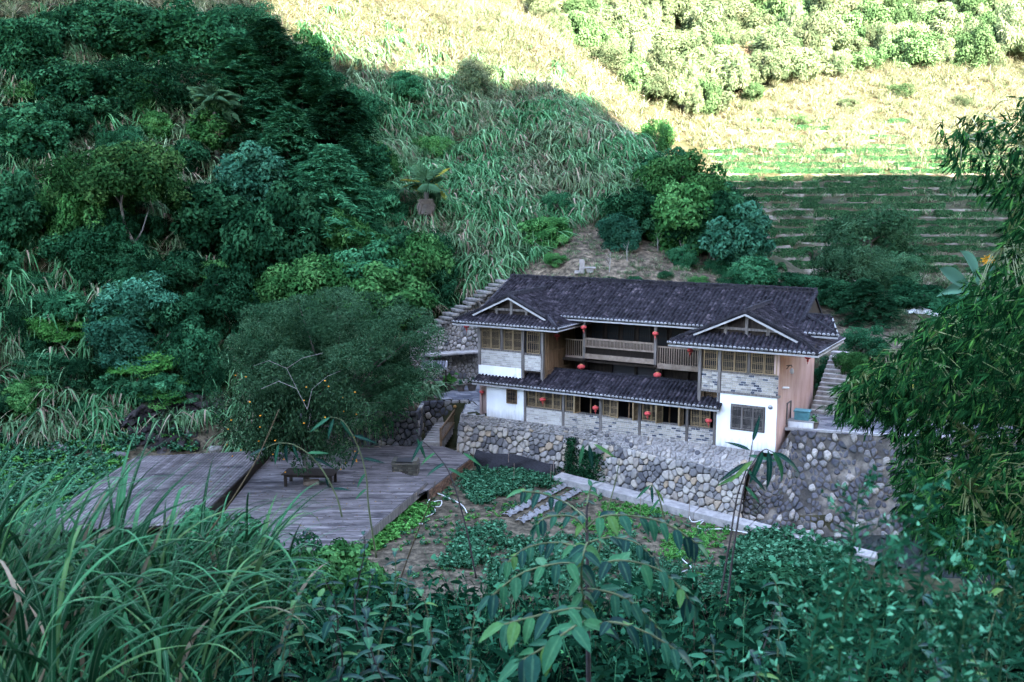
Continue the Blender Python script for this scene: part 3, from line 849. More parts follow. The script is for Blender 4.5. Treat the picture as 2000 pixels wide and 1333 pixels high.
for x, y in ((-13.6, 2.62), (-8.55, 2.5)):
    post(x, y, 3.72, 6.5, .17)
    b = MB(); b.lathe([(.02, -.02), (.11, .04), (.14, .13), (.10, .22), (.07, .27), (.12, .31)], 10, (x, y, 3.48)); b.build('post_finial', M_WOODD, house, True)
for x, y in ((-13.85, 3.12), (-8.42, 2.5)):
    b = MB(); b.lathe([(.02, -.02), (.10, .04), (.13, .12), (.09, .2), (.06, .26)], 10, (x, y, 3.18)); b.build('post_finial', M_WOODD, house, True)
for k in range(9):
    x = -14.8 + k * 1.15; window(x, 4.68, 4.35, .9, 1.7, 5, M_WOODD)
for k in range(6):
    x = -14.3 + k * 1.8; post(x, 4.5, -.4, 3.45, .18, M_WOODD)
wall(-12.6, -9.0, 4.62, 4.72, 1.2, 3.3, mat_plain('dim_door_panel', (.03, .03, .036), .7), 'door')
# fittings on the pink and white walls
b = MB(); b.tube([(.02, 1.5, 4.55), (.30, 1.5, 4.62), (.34, 1.5, 4.5)], .03); b.tube([(.02, 1.5, 4.35), (.2, 1.5, 4.6)], .025)
wl = b.build('wall_lamp', M_IRON, house); b = MB(); b.lathe([(.02, .32), (.11, .26), (.13, .1), (.09, 0), (.01, -.02)], 10, (.34, 1.5, 4.12)); b.build('lamp_shade', mat_plain('lamp_glass', (.45, .45, .47), .3), wl, True)
b = MB(); b.tube([(0.01, .75, 3.35), (.2, .72, 3.38)], .025); b.tube([(.12, .60, 3.42), (.34, .95, 3.36)], .06, 8); b.build('security_camera', mat_plain('camera_housing', (.6, .6, .62), .4), house)
b = MB(); b.lathe([(.02, .06), (.11, .05), (.14, .0), (.14, -.06)], 12); b.build('vent_cap', mat_plain('vent_metal', (.25, .25, .27), .4, .5, .6), house, True, loc=(-.42, -.05, 2.32), rot=(R(90), 0, 0))
fr = link('window', lattice_meshes(.9, 1.3, 2, M_WOODG)[0], None, house, loc=(.02, 2.4, .95), rot=(0, 0, R(90))); link('pane', lattice_meshes(.9, 1.3, 2, M_WOODG)[2], None, fr)

# ------------------------------------------------------------------ lanterns
_lm = {}
def lantern(lx, ly, lz, size, label, dark=False):
    """a pumpkin-shaped paper lantern with ribs, gold caps, a cord and a tassel"""
    root = empty('paper_lantern', hw(lx, ly, lz), -HA, size)
    tag(root, label, 'lantern', 'red lanterns hung on the farmhouse')
    if not _lm:
        prof = [(.10, .30), (.30, .27), (.45, .17), (.5, .02), (.45, -.14), (.32, -.25), (.12, -.30)]
        seg = 16; b = MB(); b.lathe(prof, seg)
        for i, v in enumerate(b.v):
            j = i % seg
            if j % 2: b.v[i] = (v[0] * .93, v[1] * .93, v[2])
        _lm['paper_shade'] = (b.mesh('paper_shade', True), M_RED)
        b = MB(); b.lathe([(.0, .37), (.13, .36), (.14, .28)], 12); b.lathe([(.14, -.28), (.14, -.36), (.0, -.36)], 12); _lm['cap'] = (b.mesh('cap', True), M_GOLD)
        b = MB(); b.lathe([(.13, -.36), (.17, -.5), (.14, -.62), (.02, -.62)], 10); b.lathe([(.05, -.62), (.03, -1.0), (.0, -1.0)], 6); _lm['tassel'] = (b.mesh('tassel', True), M_RED)
        b = MB(); b.tube([(0, 0, .36), (0, 0, .95)], .012, 4); _lm['cord'] = (b.mesh('cord'), M_IRON)
    for nm, (me, mt) in _lm.items():
        link(nm, me, mt, root)
for px, py, n_, size, lab in [
    (1140, 640, -2.3, .42, 'red lantern hung at the left end of the main balcony rail'),
    (1088, 656, -1.6, .40, 'red lantern hung before the wooden side windows of the left wing'),
    (1280, 652, -2.2, .42, 'red lantern hung at the right end of the main balcony rail'),
    (1348, 685, -.5, .40, 'dim lantern under the left eave corner of the right wing'),
    (1135, 717, -1.9, .52, 'red lantern below the balcony just above the left part of the pent roof'),
    (1284, 733, -1.9, .54, 'red lantern below the balcony just above the right part of the pent roof'),
    (941, 766, -.1, .36, 'red lantern on the pink strip at the far left end of the ground floor'),
    (1060, 781, .3, .42, 'red lantern before the four closed lattice windows of the ground floor'),
    (1163, 797, .3, .42, 'second ground-floor lantern from the left under the pent eave'),
    (1265, 808, .3, .42, 'third ground-floor lantern under the pent eave beside an open casement'),
    (1384, 822, .3, .42, 'red lantern under the pent eave next to the white wall of the right wing'),
    (1578, 698, -2.5, .42, 'dim lantern beside the pink side wall under the right eave'),
    (911, 638, .1, .40, 'dim lantern under the outer left eave corner of the left wing')]:
    d = ray(px, py); O_ = np.array(HO); Nv = np.array([-math.sin(HA), -math.cos(HA), 0]); c_ = np.array([0, 0, CAM_Z])
    t = ((O_ + n_ * Nv - c_) @ Nv) / (d @ Nv); P = c_ + t * d; lx, ly = to_house(P[0], P[1])
    lantern(lx, ly, P[2], size, lab)

# ------------------------------------------------------------------ stone walls, yards, deck, garden
M_STONE = mat_surf('boulder_stone', [(.62, .62, .64), (.95, .94, .93), (1.15, 1.12, 1.08)], scale=3.2, rough=.85, bump=.5, bscale=12, dist=.03,
                   objramp=[(0, (.07, .07, .08)), (.2, (.16, .155, .16)), (.45, (.27, .25, .235)), (.7, (.32, .29, .26)), (.82, (.29, .22, .16)), (.92, (.20, .195, .20)), (1, (.37, .345, .32))],
                   patch=((.07, .075, .075), 1.6, .62))
M_STONED = mat_surf('mossy_rubble_stone', [(.5, .5, .52), (.9, .9, .9), (1.2, 1.15, 1.1)], scale=3, rough=.9, bump=.5, bscale=12, dist=.03,
                   objramp=[(0, (.045, .05, .065)), (.35, (.10, .10, .115)), (.6, (.17, .165, .17)), (.85, (.26, .24, .225)), (1, (.38, .36, .34))],
                   patch=((.045, .055, .04), 1.1, .56))
M_CORE = mat_surf('wall_core', [(.008, .008, .009), (.024, .022, .022)], scale=5, rough=.95, bump=.5)
M_CORER = mat_surf('rubble_mortar', [(.018, .018, .018), (.075, .068, .062), (.22, .195, .17)], scale=.8, rough=.95, bump=.6, bscale=9, coord='World')
M_APRON = mat_surf('mortar_apron', [(.16, .15, .145), (.27, .25, .24), (.38, .36, .345)], scale=2.4, rough=.95, bump=.7, bscale=9, dist=.06, coord='World', patch=((.09, .09, .10), 2.6, .58))
M_CONC = mat_surf('pale_concrete', [(.15, .142, .14), (.31, .29, .285)], scale=2.2, rough=.9, bump=.3, bscale=14, coord='World', patch=((.15, .15, .15), 1.7, .6))
M_FLAG = mat_surf('flagstone', [(.6, .6, .62), (1.1, 1.08, 1.06)], scale=3, rough=.7, bump=.4, objramp=[(0, (.075, .078, .095)), (.6, (.13, .13, .15)), (1, (.22, .21, .22))])
M_DECK = mat_surf('grey_deck_board', [(.054, .047, .049), (.100, .089, .092), (.158, .142, .146)], scale=1.2, rough=.8, bump=.35, stretch=(.8, 2.6, 2.6), objvar=.34, coord='World', patch=((.030, .028, .031), .38, .53))
M_RBRICK = mat_surf('brown_brick', [(.7, .7, .7), (1.1, 1.05, 1)], scale=6, rough=.9, bump=.3, objramp=[(0, (.085, .055, .045)), (.5, (.15, .085, .06)), (1, (.20, .125, .09))])
M_RED_BACK = mat_surf('dark_joint', [(.03, .026, .024), (.055, .048, .045)], scale=6, rough=.95, bump=.3)

def clip_poly(poly, nx, ny, c):
    """keep the side nx*x + ny*y <= c"""
    out = []; n = len(poly)
    for i in range(n):
        p = poly[i]; q = poly[(i + 1) % n]
        dp = nx * p[0] + ny * p[1] - c; dq = nx * q[0] + ny * q[1] - c
        if dp <= 0: out.append(p)
        if (dp < 0 < dq) or (dq < 0 < dp):
            t = dp / (dp - dq); out.append((p[0] + (q[0] - p[0]) * t, p[1] + (q[1] - p[1]) * t))
    return out
def cells(L, H, size, seed, relax=2, aniso=1.0, irregular=.36):
    rng = np.random.default_rng(seed)
    nx = max(1, int(round(L / (size * aniso)))); ny = max(1, int(round(H / size)))
    S = []
    for j in range(ny):
        for i in range(nx):
            S.append(((i + .5 + (.5 if j % 2 else 0) - .25 + rng.normal(0, irregular)) * L / nx, (j + .5 + rng.normal(0, irregular)) * H / ny))
    S = np.clip(np.array(S), [.01, .01], [L - .01, H - .01])
    for it in range(relax):
        out = []
        for i in range(len(S)):
            d = np.hypot(*(S - S[i]).T); nb = np.argsort(d)[1:18]
            poly = [(0, 0), (L, 0), (L, H), (0, H)]
            for j in nb:
                dx, dy = S[j] - S[i]
                poly = clip_poly(poly, dx, dy, (S[j] @ S[j] - S[i] @ S[i]) / 2)
                if len(poly) < 3: break
            out.append(poly)
        if it < relax - 1:
            S = np.array([np.mean(p, 0) * .6 + s * .4 if len(p) >= 3 else s for p, s in zip(out, S)])
    return [p for p in out if len(p) >= 3]
def polyline(pts):
    P = np.array(pts, float); d = np.r_[0, np.cumsum(np.linalg.norm(np.diff(P, axis=0), axis=1))]
    return P, d / d[-1], d[-1]
def stones_on(root, bottom, top, size, mat, seed, gap=.03, dome=.12, name='stone', limit=300, irregular=.36, aniso=1.1, skip=None, rough=.25):
    """fills the surface between two lines with separate rounded stones"""
    B, ub, Lb = polyline(bottom); T, ut, Lt = polyline(top)
    H = float(np.mean([np.linalg.norm(np.array([np.interp(u, ut, T[:, k]) - np.interp(u, ub, B[:, k]) for k in range(3)])) for u in (0.05, .5, .95)]))
    L = (Lb + Lt) / 2
    def S(p, q):
        u = min(max(p / L, 0), 1); v = q / H
        b_ = np.array([np.interp(u, ub, B[:, k]) for k in range(3)]); t_ = np.array([np.interp(u, ut, T[:, k]) for k in range(3)])
        return b_ + (t_ - b_) * v
    rng = np.random.default_rng(seed + 99)
    cs = cells(L, H, size, seed, aniso=aniso, irregular=irregular)
    def area(p): return abs(sum(p[i][0] * p[(i + 1) % len(p)][1] - p[(i + 1) % len(p)][0] * p[i][1] for i in range(len(p)))) / 2
    cs.sort(key=area, reverse=True)
    V2, F2 = [], []
    for ci, poly in enumerate(cs):
        c = np.mean(poly, 0); poly = np.array(poly)
        if skip is not None and skip(S(*c)): continue
        r = np.sqrt(max(area(poly), 1e-5))
        if r < .07: continue
        k = max(.5, 1 - gap / r * 1.4)
        poly = c + (poly - c) * k
        ch = []
        for i in range(len(poly)):                       # round the corners
            a, b_ = poly[i], poly[(i + 1) % len(poly)]
            ch += [a * .82 + b_ * .18, a * .18 + b_ * .82]
        ch = np.array(ch); m = len(ch)
        e = .02
        p0 = S(*c); du = S(c[0] + e, c[1]) - p0; dv = S(c[0], min(c[1] + e, H)) - S(c[0], max(c[1] - e, 0))
        nr = np.cross(du, dv); nr /= (np.linalg.norm(nr) + 1e-9)
        h = dome * r / size * rng.uniform(.6, 1.25)
        vs_ = []
        for sc_, hh in ((1.0, -.06), (.985, h * .55), (.88, h * .93), (.5, h)):
            tilt = rng.normal(0, rough, 2) * .25
            for q in ch:
                d = (q - c) * sc_
                vs_.append(S(*(c + d)) + nr * (hh + (d @ tilt if hh > h * .6 else 0)))
        fs_ = []
        for j in range(3):
            for i in range(m): fs_.append((j * m + i, j * m + (i + 1) % m, (j + 1) * m + (i + 1) % m, (j + 1) * m + i))
        cap = tuple(range(3 * m, 4 * m))
        if ci < limit:
            me = bpy.data.meshes.new(name); o_ = p0
            me.from_pydata([tuple(v - o_) for v in vs_], [], fs_ + [cap]); me.polygons.foreach_set('use_smooth', [True] * len(me.polygons))
            link(name, me, mat, root, loc=tuple(o_ - np.array(root.location)))
        else:
            b0 = len(V2); V2 += vs_; F2 += [tuple(b0 + i for i in f) for f in fs_]; 
            for i in range(1, m // 2): 
                a = cap[0]; F2.append((b0 + cap[i], b0 + cap[i + 1], b0 + cap[m - 1 - i], b0 + cap[m - i] if i > 1 else b0 + a)) if m - 1 - i > i else None
    if V2:
        F4 = [f for f in F2 if len(set(f)) == 4]
        V2 = np.array(V2) - np.array(root.location)
        tag(link('small_stones', mesh_np('small_stones', V2, np.array(F4), smooth=True), mat, root), kind='stuff')
def loft(name, bottom, top, mat, root=None, off=0.0, nu=40, nv=10, bumpy=0.0, seed=1, smooth=True):
    B, ub, Lb = polyline(bottom); T, ut, Lt = polyline(top)
    u = np.linspace(0, 1, nu); v = np.linspace(0, 1, nv)
    Bp = np.stack([np.interp(u, ub, B[:, k]) for k in range(3)], 1); Tp = np.stack([np.interp(u, ut, T[:, k]) for k in range(3)], 1)
    P = Bp[None] * (1 - v[:, None, None]) + Tp[None] * v[:, None, None]
    du = np.gradient(P, axis=1); dv = np.gradient(P, axis=0); nr = np.cross(du, dv); nr /= np.linalg.norm(nr, axis=-1, keepdims=True) + 1e-9
    if bumpy:
        off = off + fbm(u[None, :] * Lb * 1.7 + seed, v[:, None] * 4 + seed * 1.7 + 0 * u[None, :]) * bumpy
        P = P + nr * off[..., None]
    else: P = P + nr * off
    idx = np.arange(nu * nv).reshape(nv, nu)
    Fc = np.stack([idx[:-1, :-1], idx[:-1, 1:], idx[1:, 1:], idx[1:, :-1]], -1).reshape(-1, 4)
    V = P.reshape(-1, 3)
    if root is not None: V = V - np.array(root.location)
    return link(name, mesh_np(name, V, Fc, smooth=smooth), mat, root)

# boulder wall below the house
lxs = np.linspace(-21.6, -.8, 24)
bw_b = [hw(x, float(wall_foot(x)), -3.75) for x in lxs]
bw_t = [hw(x, float(wall_foot(x)) + .42, -.95 + .05 * math.sin(x * 1.3)) for x in lxs]
bwall = tag(empty('boulder_wall', hw(-11, -1.5, -3.5)), 'dry wall of rounded grey and tan boulders under the farmhouse front', 'stone wall')
loft('wall_core', bw_b, bw_t, M_CORE, bwall, off=-.07, nu=60)
stones_on(bwall, bw_b, bw_t, .40, M_STONE, 5, gap=.027, dome=.12, irregular=.5, aniso=1.0)
ap_t = [hw(x, -.02 if x < -3.7 else -.05, -.37) for x in lxs]
loft('mortar_ledge', bw_t, ap_t, M_APRON, bwall, off=.0, nu=150, nv=26, bumpy=.22, seed=4)
stones_on(bwall, bw_t, ap_t, .30, M_STONE, 8, gap=.05, dome=.10, name='ledge_stone', limit=60)
# its left return beside the wooden stair
lr_b = [hw(-23.6, 3.5, -3.6), hw(-22.3, .6, -3.6), hw(-21.6, float(wall_foot(-21.6)), -3.7)]
lr_t = [hw(-23.4, 3.6, -.45), hw(-22.0, .9, -.45), hw(-21.5, -.2, -.7)]
loft('wall_core', lr_b, lr_t, M_CORE, bwall, off=-.07, nu=20)
stones_on(bwall, lr_b, lr_t, .42, M_STONED, 15, dome=.14, limit=40)
loft('mortar_ledge', lr_t, [hw(-23.0, 3.6, -.38), hw(-20.6, 1.2, -.38), hw(-19.7, .0, -.38)], M_APRON, bwall, nu=30, nv=12, bumpy=.12, seed=9)

# terrace wall behind the decks, under the left yard
yw_b = [Vector((-17, 68.2, -3.6)), Vector((-11, 67.3, -3.6)), Vector((-6.7, 67.0, -3.6)), Vector((-6.5, 69.6, -3.4)), Vector((-3.2, 70.0, -3.4))]; yw_t = [p + Vector((.1, .5, 3.2)) for p in yw_b]
ywall = tag(empty('yard_wall', yw_b[1]), 'shadowed stone wall behind the decks half hidden by the round tree', 'stone wall')
loft('wall_core', yw_b, yw_t, M_CORE, ywall, off=-.05, nu=20); stones_on(ywall, yw_b, yw_t, .42, M_STONED, 45, dome=.13, limit=90)
# rubble wall under the right-hand yard
rx = [-1.0, .4, 1.6, 3.0, 4.5, 6.0, 8.0, 10.0, 13.0]
rr_b = [hw(x, float(right_foot(x)), -4.9 if x > 0 else -4.0) for x in rx]
rr_t = [hw(*p) for p in ((-1.0, -1.2, -.7), (.12, -.2, -.35), (.35, 1.7, .68), (3.0, 2.45, .68), (4.5, 2.8, .68), (6.0, 3.15, .68), (8.0, 4.0, .68), (10.0, 5.0, .68), (13.0, 6.8, .68))]
rwall = tag(empty('rubble_wall', hw(4, 0, -4.5)), 'dark mossy rubble wall under the paved yard beside the pink wall', 'stone wall')
loft('mortar', rr_b, rr_t, M_CORER, rwall, off=.035, nu=120, nv=50, bumpy=.16, seed=21)
_rs = random.Random(3)
stones_on(rwall, rr_b, rr_t, .33, M_STONED, 25, gap=.05, dome=.12, limit=280, irregular=.55, skip=lambda p: _rs.random() < .2)
kb = MB()
kp = [(0.02, 1.62), (.3, 1.72), (3.0, 2.42), (6.0, 3.12), (8.0, 3.97), (10, 4.97), (13, 6.77)]
for i in range(len(kp) - 1):
    kb.bar(hw(kp[i][0], kp[i][1] + .12, .74), hw(kp[i + 1][0], kp[i + 1][1] + .12, .74), .26, .13)
tag(kb.build('kerb', M_TRIM), kind='structure')
# paving of the two yards
def paving(name, pts, size, seed, z):
    """flagstones laid with open joints over a bedding sheet"""
    b = MB(); b.poly([hw(x, y, z) for x, y in pts]); base = tag(b.build(name, M_CONC), kind='structure')
    A = np.array(pts); mn = A.min(0); mx = A.max(0)
    for k, poly in enumerate(cells(mx[0] - mn[0], mx[1] - mn[1], size, seed, irregular=.4)):
        poly = np.array(poly) + mn; c = poly.mean(0)
        if not inpoly(np.array([c[0]]), np.array([c[1]]), pts)[0]: continue
        poly = c + (poly - c) * .93
        q = [hw(p[0], p[1], z + .03) for p in poly]; q2 = [hw(p[0], p[1], z - .01) for p in c + (poly - c) * 1.04]; n = len(q)
        bb = MB(); bb.add(q + q2, [tuple(range(n))] + [(i, i + n, (i + 1) % n + n, (i + 1) % n) for i in range(n)])
        bb.build('flagstone', M_FLAG, base)
paving('yard_paving', [(.1, 1.75), (3, 2.5), (6, 3.2), (10, 5), (13, 6.9), (13, 9.3), (4, 9.6), (.1, 9.0)], .72, 4, .70)
paving('courtyard_paving', [(-26.5, 3.2), (-23.0, 3.7), (-20.7, 1.3), (-20.45, 10), (-26.5, 10)], .8, 6, -.36)

# concrete path along the foot of the wall, in cast lengths
for i in range(6):
    xa, xb = -13.2 + i * 3.35, -13.2 + (i + 1) * 3.35 - .03
    q = []
    for x in (xa, xb):
        q += [(x, float(path_near(x))), (x, float(path_near(x)) + 1.15 - .07 * max(0, (x + 12) / 5))]
    b = MB(); zt = -3.02 - .004 * i; zb = -3.75
    v = [hw(q[0][0], q[0][1], zt), hw(q[2][0], q[2][1], zt), hw(q[3][0], q[3][1], zt), hw(q[1][0], q[1][1], zt), hw(q[0][0], q[0][1], zb), hw(q[2][0], q[2][1], zb), hw(q[3][0], q[3][1], zb), hw(q[1][0], q[1][1], zb)]
    b.add(v, [(0, 1, 2, 3), (0, 4, 5, 1), (1, 5, 6, 2), (2, 6, 7, 3), (3, 7, 4, 0)])
    tag(b.build('path', M_CONC, bevel=.03), kind='structure')
m, nt, N, L, bs = _mat('stream_water')
bs.inputs['Base Color'].default_value = (.012, .02, .02, 1); bs.inputs['Roughness'].default_value = .08
nz = N.new('ShaderNodeTexNoise'); nz.inputs['Scale'].default_value = 3; bp = N.new('ShaderNodeBump'); bp.inputs['Strength'].default_value = .15; L.new(nz.outputs['Fac'], bp.inputs['Height']); L.new(bp.outputs[0], bs.inputs['Normal'])
b = MB(); b.poly([hw(-1.0, -5.2, -4.5), hw(5, -7.5, -4.5), hw(12, -4, -4.5), hw(12, 4.2, -4.5), hw(6, .9, -4.5), hw(-.4, -3.0, -4.5)]); tag(b.build('water', m), kind='structure')

# black shade net strung along the wall foot
net_mat = mat_surf('black_net', [(.012, .012, .015), (.035, .035, .042)], scale=6, rough=.9, bump=.4, stretch=(1, 1, 4))
net = tag(empty('shade_net', hw(-16.5, -1.6, -3.4)), 'sagging black shade net along the foot of the boulder wall', 'net')
Vn = []; nu, nv = 40, 9
for j in range(nv):
    for i in range(nu):
        u = i / (nu - 1); v = j / (nv - 1)
        x = -19.6 + 6.0 * u; top = -2.35 - .35 * math.sin(u * 9) * .3 - .15 * u
        z = top + (-3.5 - top) * v
        y = -1.35 - .4 * v * v - .18 * math.sin(u * 14 + v * 4) * (.3 + v) - .25 * math.sin(v * math.pi) * (.6 + .4 * math.sin(u * 5))
        Vn.append(np.array(hw(x, y, z)) - np.array(net.location))
idx = np.arange(nu * nv).reshape(nv, nu)
link('net_cloth', mesh_np('net_cloth', np.array(Vn), np.stack([idx[:-1, :-1], idx[1:, :-1], idx[1:, 1:], idx[:-1, 1:]], -1).reshape(-1, 4), smooth=True), net_mat, net)
for x in (-19.6, -16.9, -13.6):
    b = MB(); b.tube([np.array(hw(x, -1.75, -3.6)) - np.array(net.location), np.array(hw(x + .02, -1.72, -2.2)) - np.array(net.location)], .02, 5); b.build('stake', M_RAIL, net)

# ------------------------------------------------------------------ timber decks
def span(poly, Y):
    xs = []
    n = len(poly)
    for i in range(n):
        (x0, y0), (x1, y1) = poly[i], poly[(i + 1) % n]
        if (y0 <= Y < y1) or (y1 <= Y < y0): xs.append(x0 + (x1 - x0) * (Y - y0) / (y1 - y0))
    return (min(xs), max(xs)) if len(xs) >= 2 else None
def deck_boards(root, poly, z, w=.145, gap=.034, skew=.0, thick=.04, seed=1):
    rng = random.Random(seed); ys_ = [p[1] for p in poly]; y = min(ys_) + w / 2
    while y < max(ys_):
        sp = span(poly, y)
        if sp and sp[1] - sp[0] > .3:
            xa = sp[0]
            cuts = [sp[0]]; x = sp[0] + rng.uniform(1.5, 4)
            while x < sp[1] - .8: cuts.append(x); x += rng.uniform(3, 4.2)
            cuts.append(sp[1])
            for a, b_ in zip(cuts[:-1], cuts[1:]):
                link('plank', unit_box(M_DECK, 'plank', .0), None, root, loc=((a + b_) / 2 - root.location.x, y - root.location.y, z - root.location.z - thick / 2 + rng.uniform(-.004, .004)), scale=(b_ - a - .01, w, thick))
        y += w + gap
def wz(px, py, z): p = at_z(px, py, z); return (p.x, p.y)
Z1, Z2, Z3 = -2.55, -2.78, -2.02
d1 = [wz(530, 884, Z1), wz(680, 884, Z1), wz(760, 915, Z1), wz(835, 941, Z1), wz(725, 1032, Z1), wz(680, 1075, Z1), wz(380, 1075, Z1), wz(465, 965, Z1)]
deck1 = tag(empty('front_deck', (d1[0][0], d1[4][1], Z1)), 'broad weathered timber deck with the low table standing on it', 'deck')
deck_boards(deck1, d1, Z1, seed=3)
def skirt(root, pts, z0, z1, mat, name='side_board'):
    for a, b_ in zip(pts[:-1], pts[1:]):
        m_ = MB(); o_ = root.location
        m_.bar((a[0] - o_.x, a[1] - o_.y, (z0 + z1) / 2 - o_.z), (b_[0] - o_.x, b_[1] - o_.y, (z0 + z1) / 2 - o_.z), .05, z1 - z0); m_.build(name, mat, root)
skirt(deck1, [d1[3], d1[4], d1[5]], Z1 - .55, Z1 - .05, M_WOODG)
skirt(deck1, [d1[2], d1[3]], Z1 - .35, Z1 - .05, M_WOODG)
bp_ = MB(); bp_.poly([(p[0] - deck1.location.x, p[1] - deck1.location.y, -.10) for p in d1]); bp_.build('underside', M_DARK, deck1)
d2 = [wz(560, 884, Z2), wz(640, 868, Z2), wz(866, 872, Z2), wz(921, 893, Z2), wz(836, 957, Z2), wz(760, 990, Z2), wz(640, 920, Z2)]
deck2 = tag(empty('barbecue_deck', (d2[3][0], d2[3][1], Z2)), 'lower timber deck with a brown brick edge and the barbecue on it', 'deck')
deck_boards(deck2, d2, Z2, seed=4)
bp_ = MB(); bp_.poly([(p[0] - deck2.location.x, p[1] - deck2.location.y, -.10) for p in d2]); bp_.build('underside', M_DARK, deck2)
# brick edge of the lower deck
a = Vector((*d2[3], 0)); b_ = Vector((*d2[4], 0)); dv = (b_ - a); LB = dv.length; dv.normalize(); ang = math.atan2(dv.y, dv.x)
be = MB(); o_ = deck2.location
be.bar(a + dv * 0 + Vector((0, 0, Z2 - .46)) - Vector(o_), b_ + Vector((0, 0, Z2 - .46)) - Vector(o_), .12, .86); edge = be.build('brick_edge', M_RED_BACK, deck2)
rng = random.Random(9); nrm = Vector((dv.y, -dv.x, 0)); nrm = nrm if nrm.x > 0 else -nrm
for r in range(7):
    x = -(r % 2) * .13
    while x < LB:
        w = .26; xa = max(0, x); xb = min(LB, x + w)
        if xb - xa > .05:
            c = a + dv * (xa + xb) / 2 + nrm * .065 + Vector((0, 0, Z2 - .10 - r * .115)) - Vector(o_)
            link('brick', unit_box(M_RBRICK, 'rb', .04), None, edge, loc=c, rot=(0, 0, ang), scale=(xb - xa - .014, .06, .1))
        x += w
# raised left deck, boards running towards the corner
pa, pb, pc = at_z(524, 880, Z3), at_z(452, 950, Z3), at_z(262, 892, Z3)
dirv = (pb - pa); dirv.z = 0; dirv.normalize(); side = Vector((pc.x - pa.x, pc.y - pa.y, 0)); LSd = side.length; side.normalize()
deck3 = tag(empty('raised_deck', (pa.x, pa.y, Z3)), 'raised grey slatted deck behind the tall grass at the hill foot', 'deck')
perp = Vector((-dirv.y, dirv.x, 0)); perp = perp if perp.dot(side) > 0 else -perp
ang = math.atan2(dirv.y, dirv.x); cw = side.dot(perp)
n = int(LSd * cw / .2); rng = random.Random(4)
for i in range(n):
    s0 = side * ((i + .5) * .2 / cw); l = 14.5
    c = s0 + dirv * (l / 2)
    link('plank', unit_box(M_DECK, 'plank', .0), None, deck3, loc=(c.x, c.y, -.02 + rng.uniform(-.005, .005)), rot=(0, 0, ang), scale=(l, .145, .04))
m_ = MB(); m_.bar(perp * -.04 + Vector((0, 0, -.33)), perp * -.04 + dirv * 14.5 + Vector((0, 0, -.33)), .05, .62); m_.build('side_board', M_WOODD, deck3)
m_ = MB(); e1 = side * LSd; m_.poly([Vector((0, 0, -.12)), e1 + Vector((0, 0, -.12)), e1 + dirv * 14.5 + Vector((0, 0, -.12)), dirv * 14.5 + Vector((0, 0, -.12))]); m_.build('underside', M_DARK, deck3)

# low table on the deck
tp = at_z(607, 946, Z1); tab = tag(empty('deck_table', tp, R(-4)), 'low dark slatted wooden table under the fruit tree on the deck', 'table')
for i in range(9): link('top_slat', unit_box(M_WOODD, 'tslat', .02), None, tab, loc=(0, -.66 + i * .165, .74), scale=(3.1, .15, .05))
for x in (-1.35, 1.35):
    for y in (-.55, .55): link('leg', unit_box(M_WOODD, 'tleg', .02), None, tab, loc=(x, y, .36), scale=(.16, .16, .72))
link('apron', unit_box(M_WOODD, 'tap', .02), None, tab, loc=(0, -.55, .64), scale=(2.55, .06, .14)); link('apron', unit_box(M_WOODD, 'tap', .02), None, tab, loc=(0, .55, .64), scale=(2.55, .06, .14))
bx_ = tag(empty('wooden_crate', at_z(604, 948, Z1) + Vector((.1, .1, 0)), .2), 'small pale crate lying under the deck table', 'crate')
b = MB(); b.box(-.45, .45, -.25, .25, .03, .07); b.build('base', M_RAIL, bx_)
for s in (-1, 1):
    b = MB(); b.bar((-.45, s * .27, .16), (.45, s * .27, .16), .03, .2); b.build('side', M_RAIL, bx_)
    b = MB(); b.bar((s * .45, -.25, .16), (s * .45, .25, .16), .03, .2); b.build('end', M_RAIL, bx_)
# brick barbecue
gp = at_z(790, 929, Z2); gr = tag(empty('barbecue', gp, R(-3)), 'mossy brick barbecue with a stone slab top on the lower deck', 'barbecue')
b = MB(); b.box(-.78, .78, 0, .92, 0, .66); body = b.build('body', M_RED_BACK, gr)
M_MBRICK = mat_surf('mossy_brick', [(.6, .6, .6), (1.1, 1.1, 1.05)], scale=6, rough=.9, bump=.4, objramp=[(0, (.05, .05, .045)), (.5, (.085, .08, .072)), (1, (.13, .115, .10))], patch=((.04, .055, .03), 1.4, .55))
for r in range(5):
    for k in range(7):
        xx = -.68 + k * .225 - (r % 2) * .1
        if abs(xx) < .72 and not (r < 2 and abs(xx) < .14): link('brick', unit_box(M_MBRICK, 'mb', .05), None, body, loc=(xx, -.01, .075 + r * .128), scale=(.205, .06, .108))
    for k in range(4): link('brick', unit_box(M_MBRICK, 'mb', .05), None, body, loc=(.79, .13 + k * .225 + (r % 2) * .03, .075 + r * .128), rot=(0, 0, R(90)), scale=(.205, .06, .108))
link('slab_top', unit_box(M_MBRICK, 'slab', .02), None, gr, loc=(0, .46, .71), scale=(1.7, 1.05, .08))
link('side_ledge', unit_box(M_MBRICK, 'slab', .02), None, gr, loc=(-.66, .46, .84), scale=(.26, 1.0, .18)); link('side_ledge', unit_box(M_MBRICK, 'slab', .02), None, gr, loc=(.66, .46, .84), scale=(.26, 1.0, .18))
link('grate', unit_box(M_IRON, 'grate', .0), None, gr, loc=(0, .46, .86), rot=(R(4), 0, 0), scale=(1.3, .8, .03))

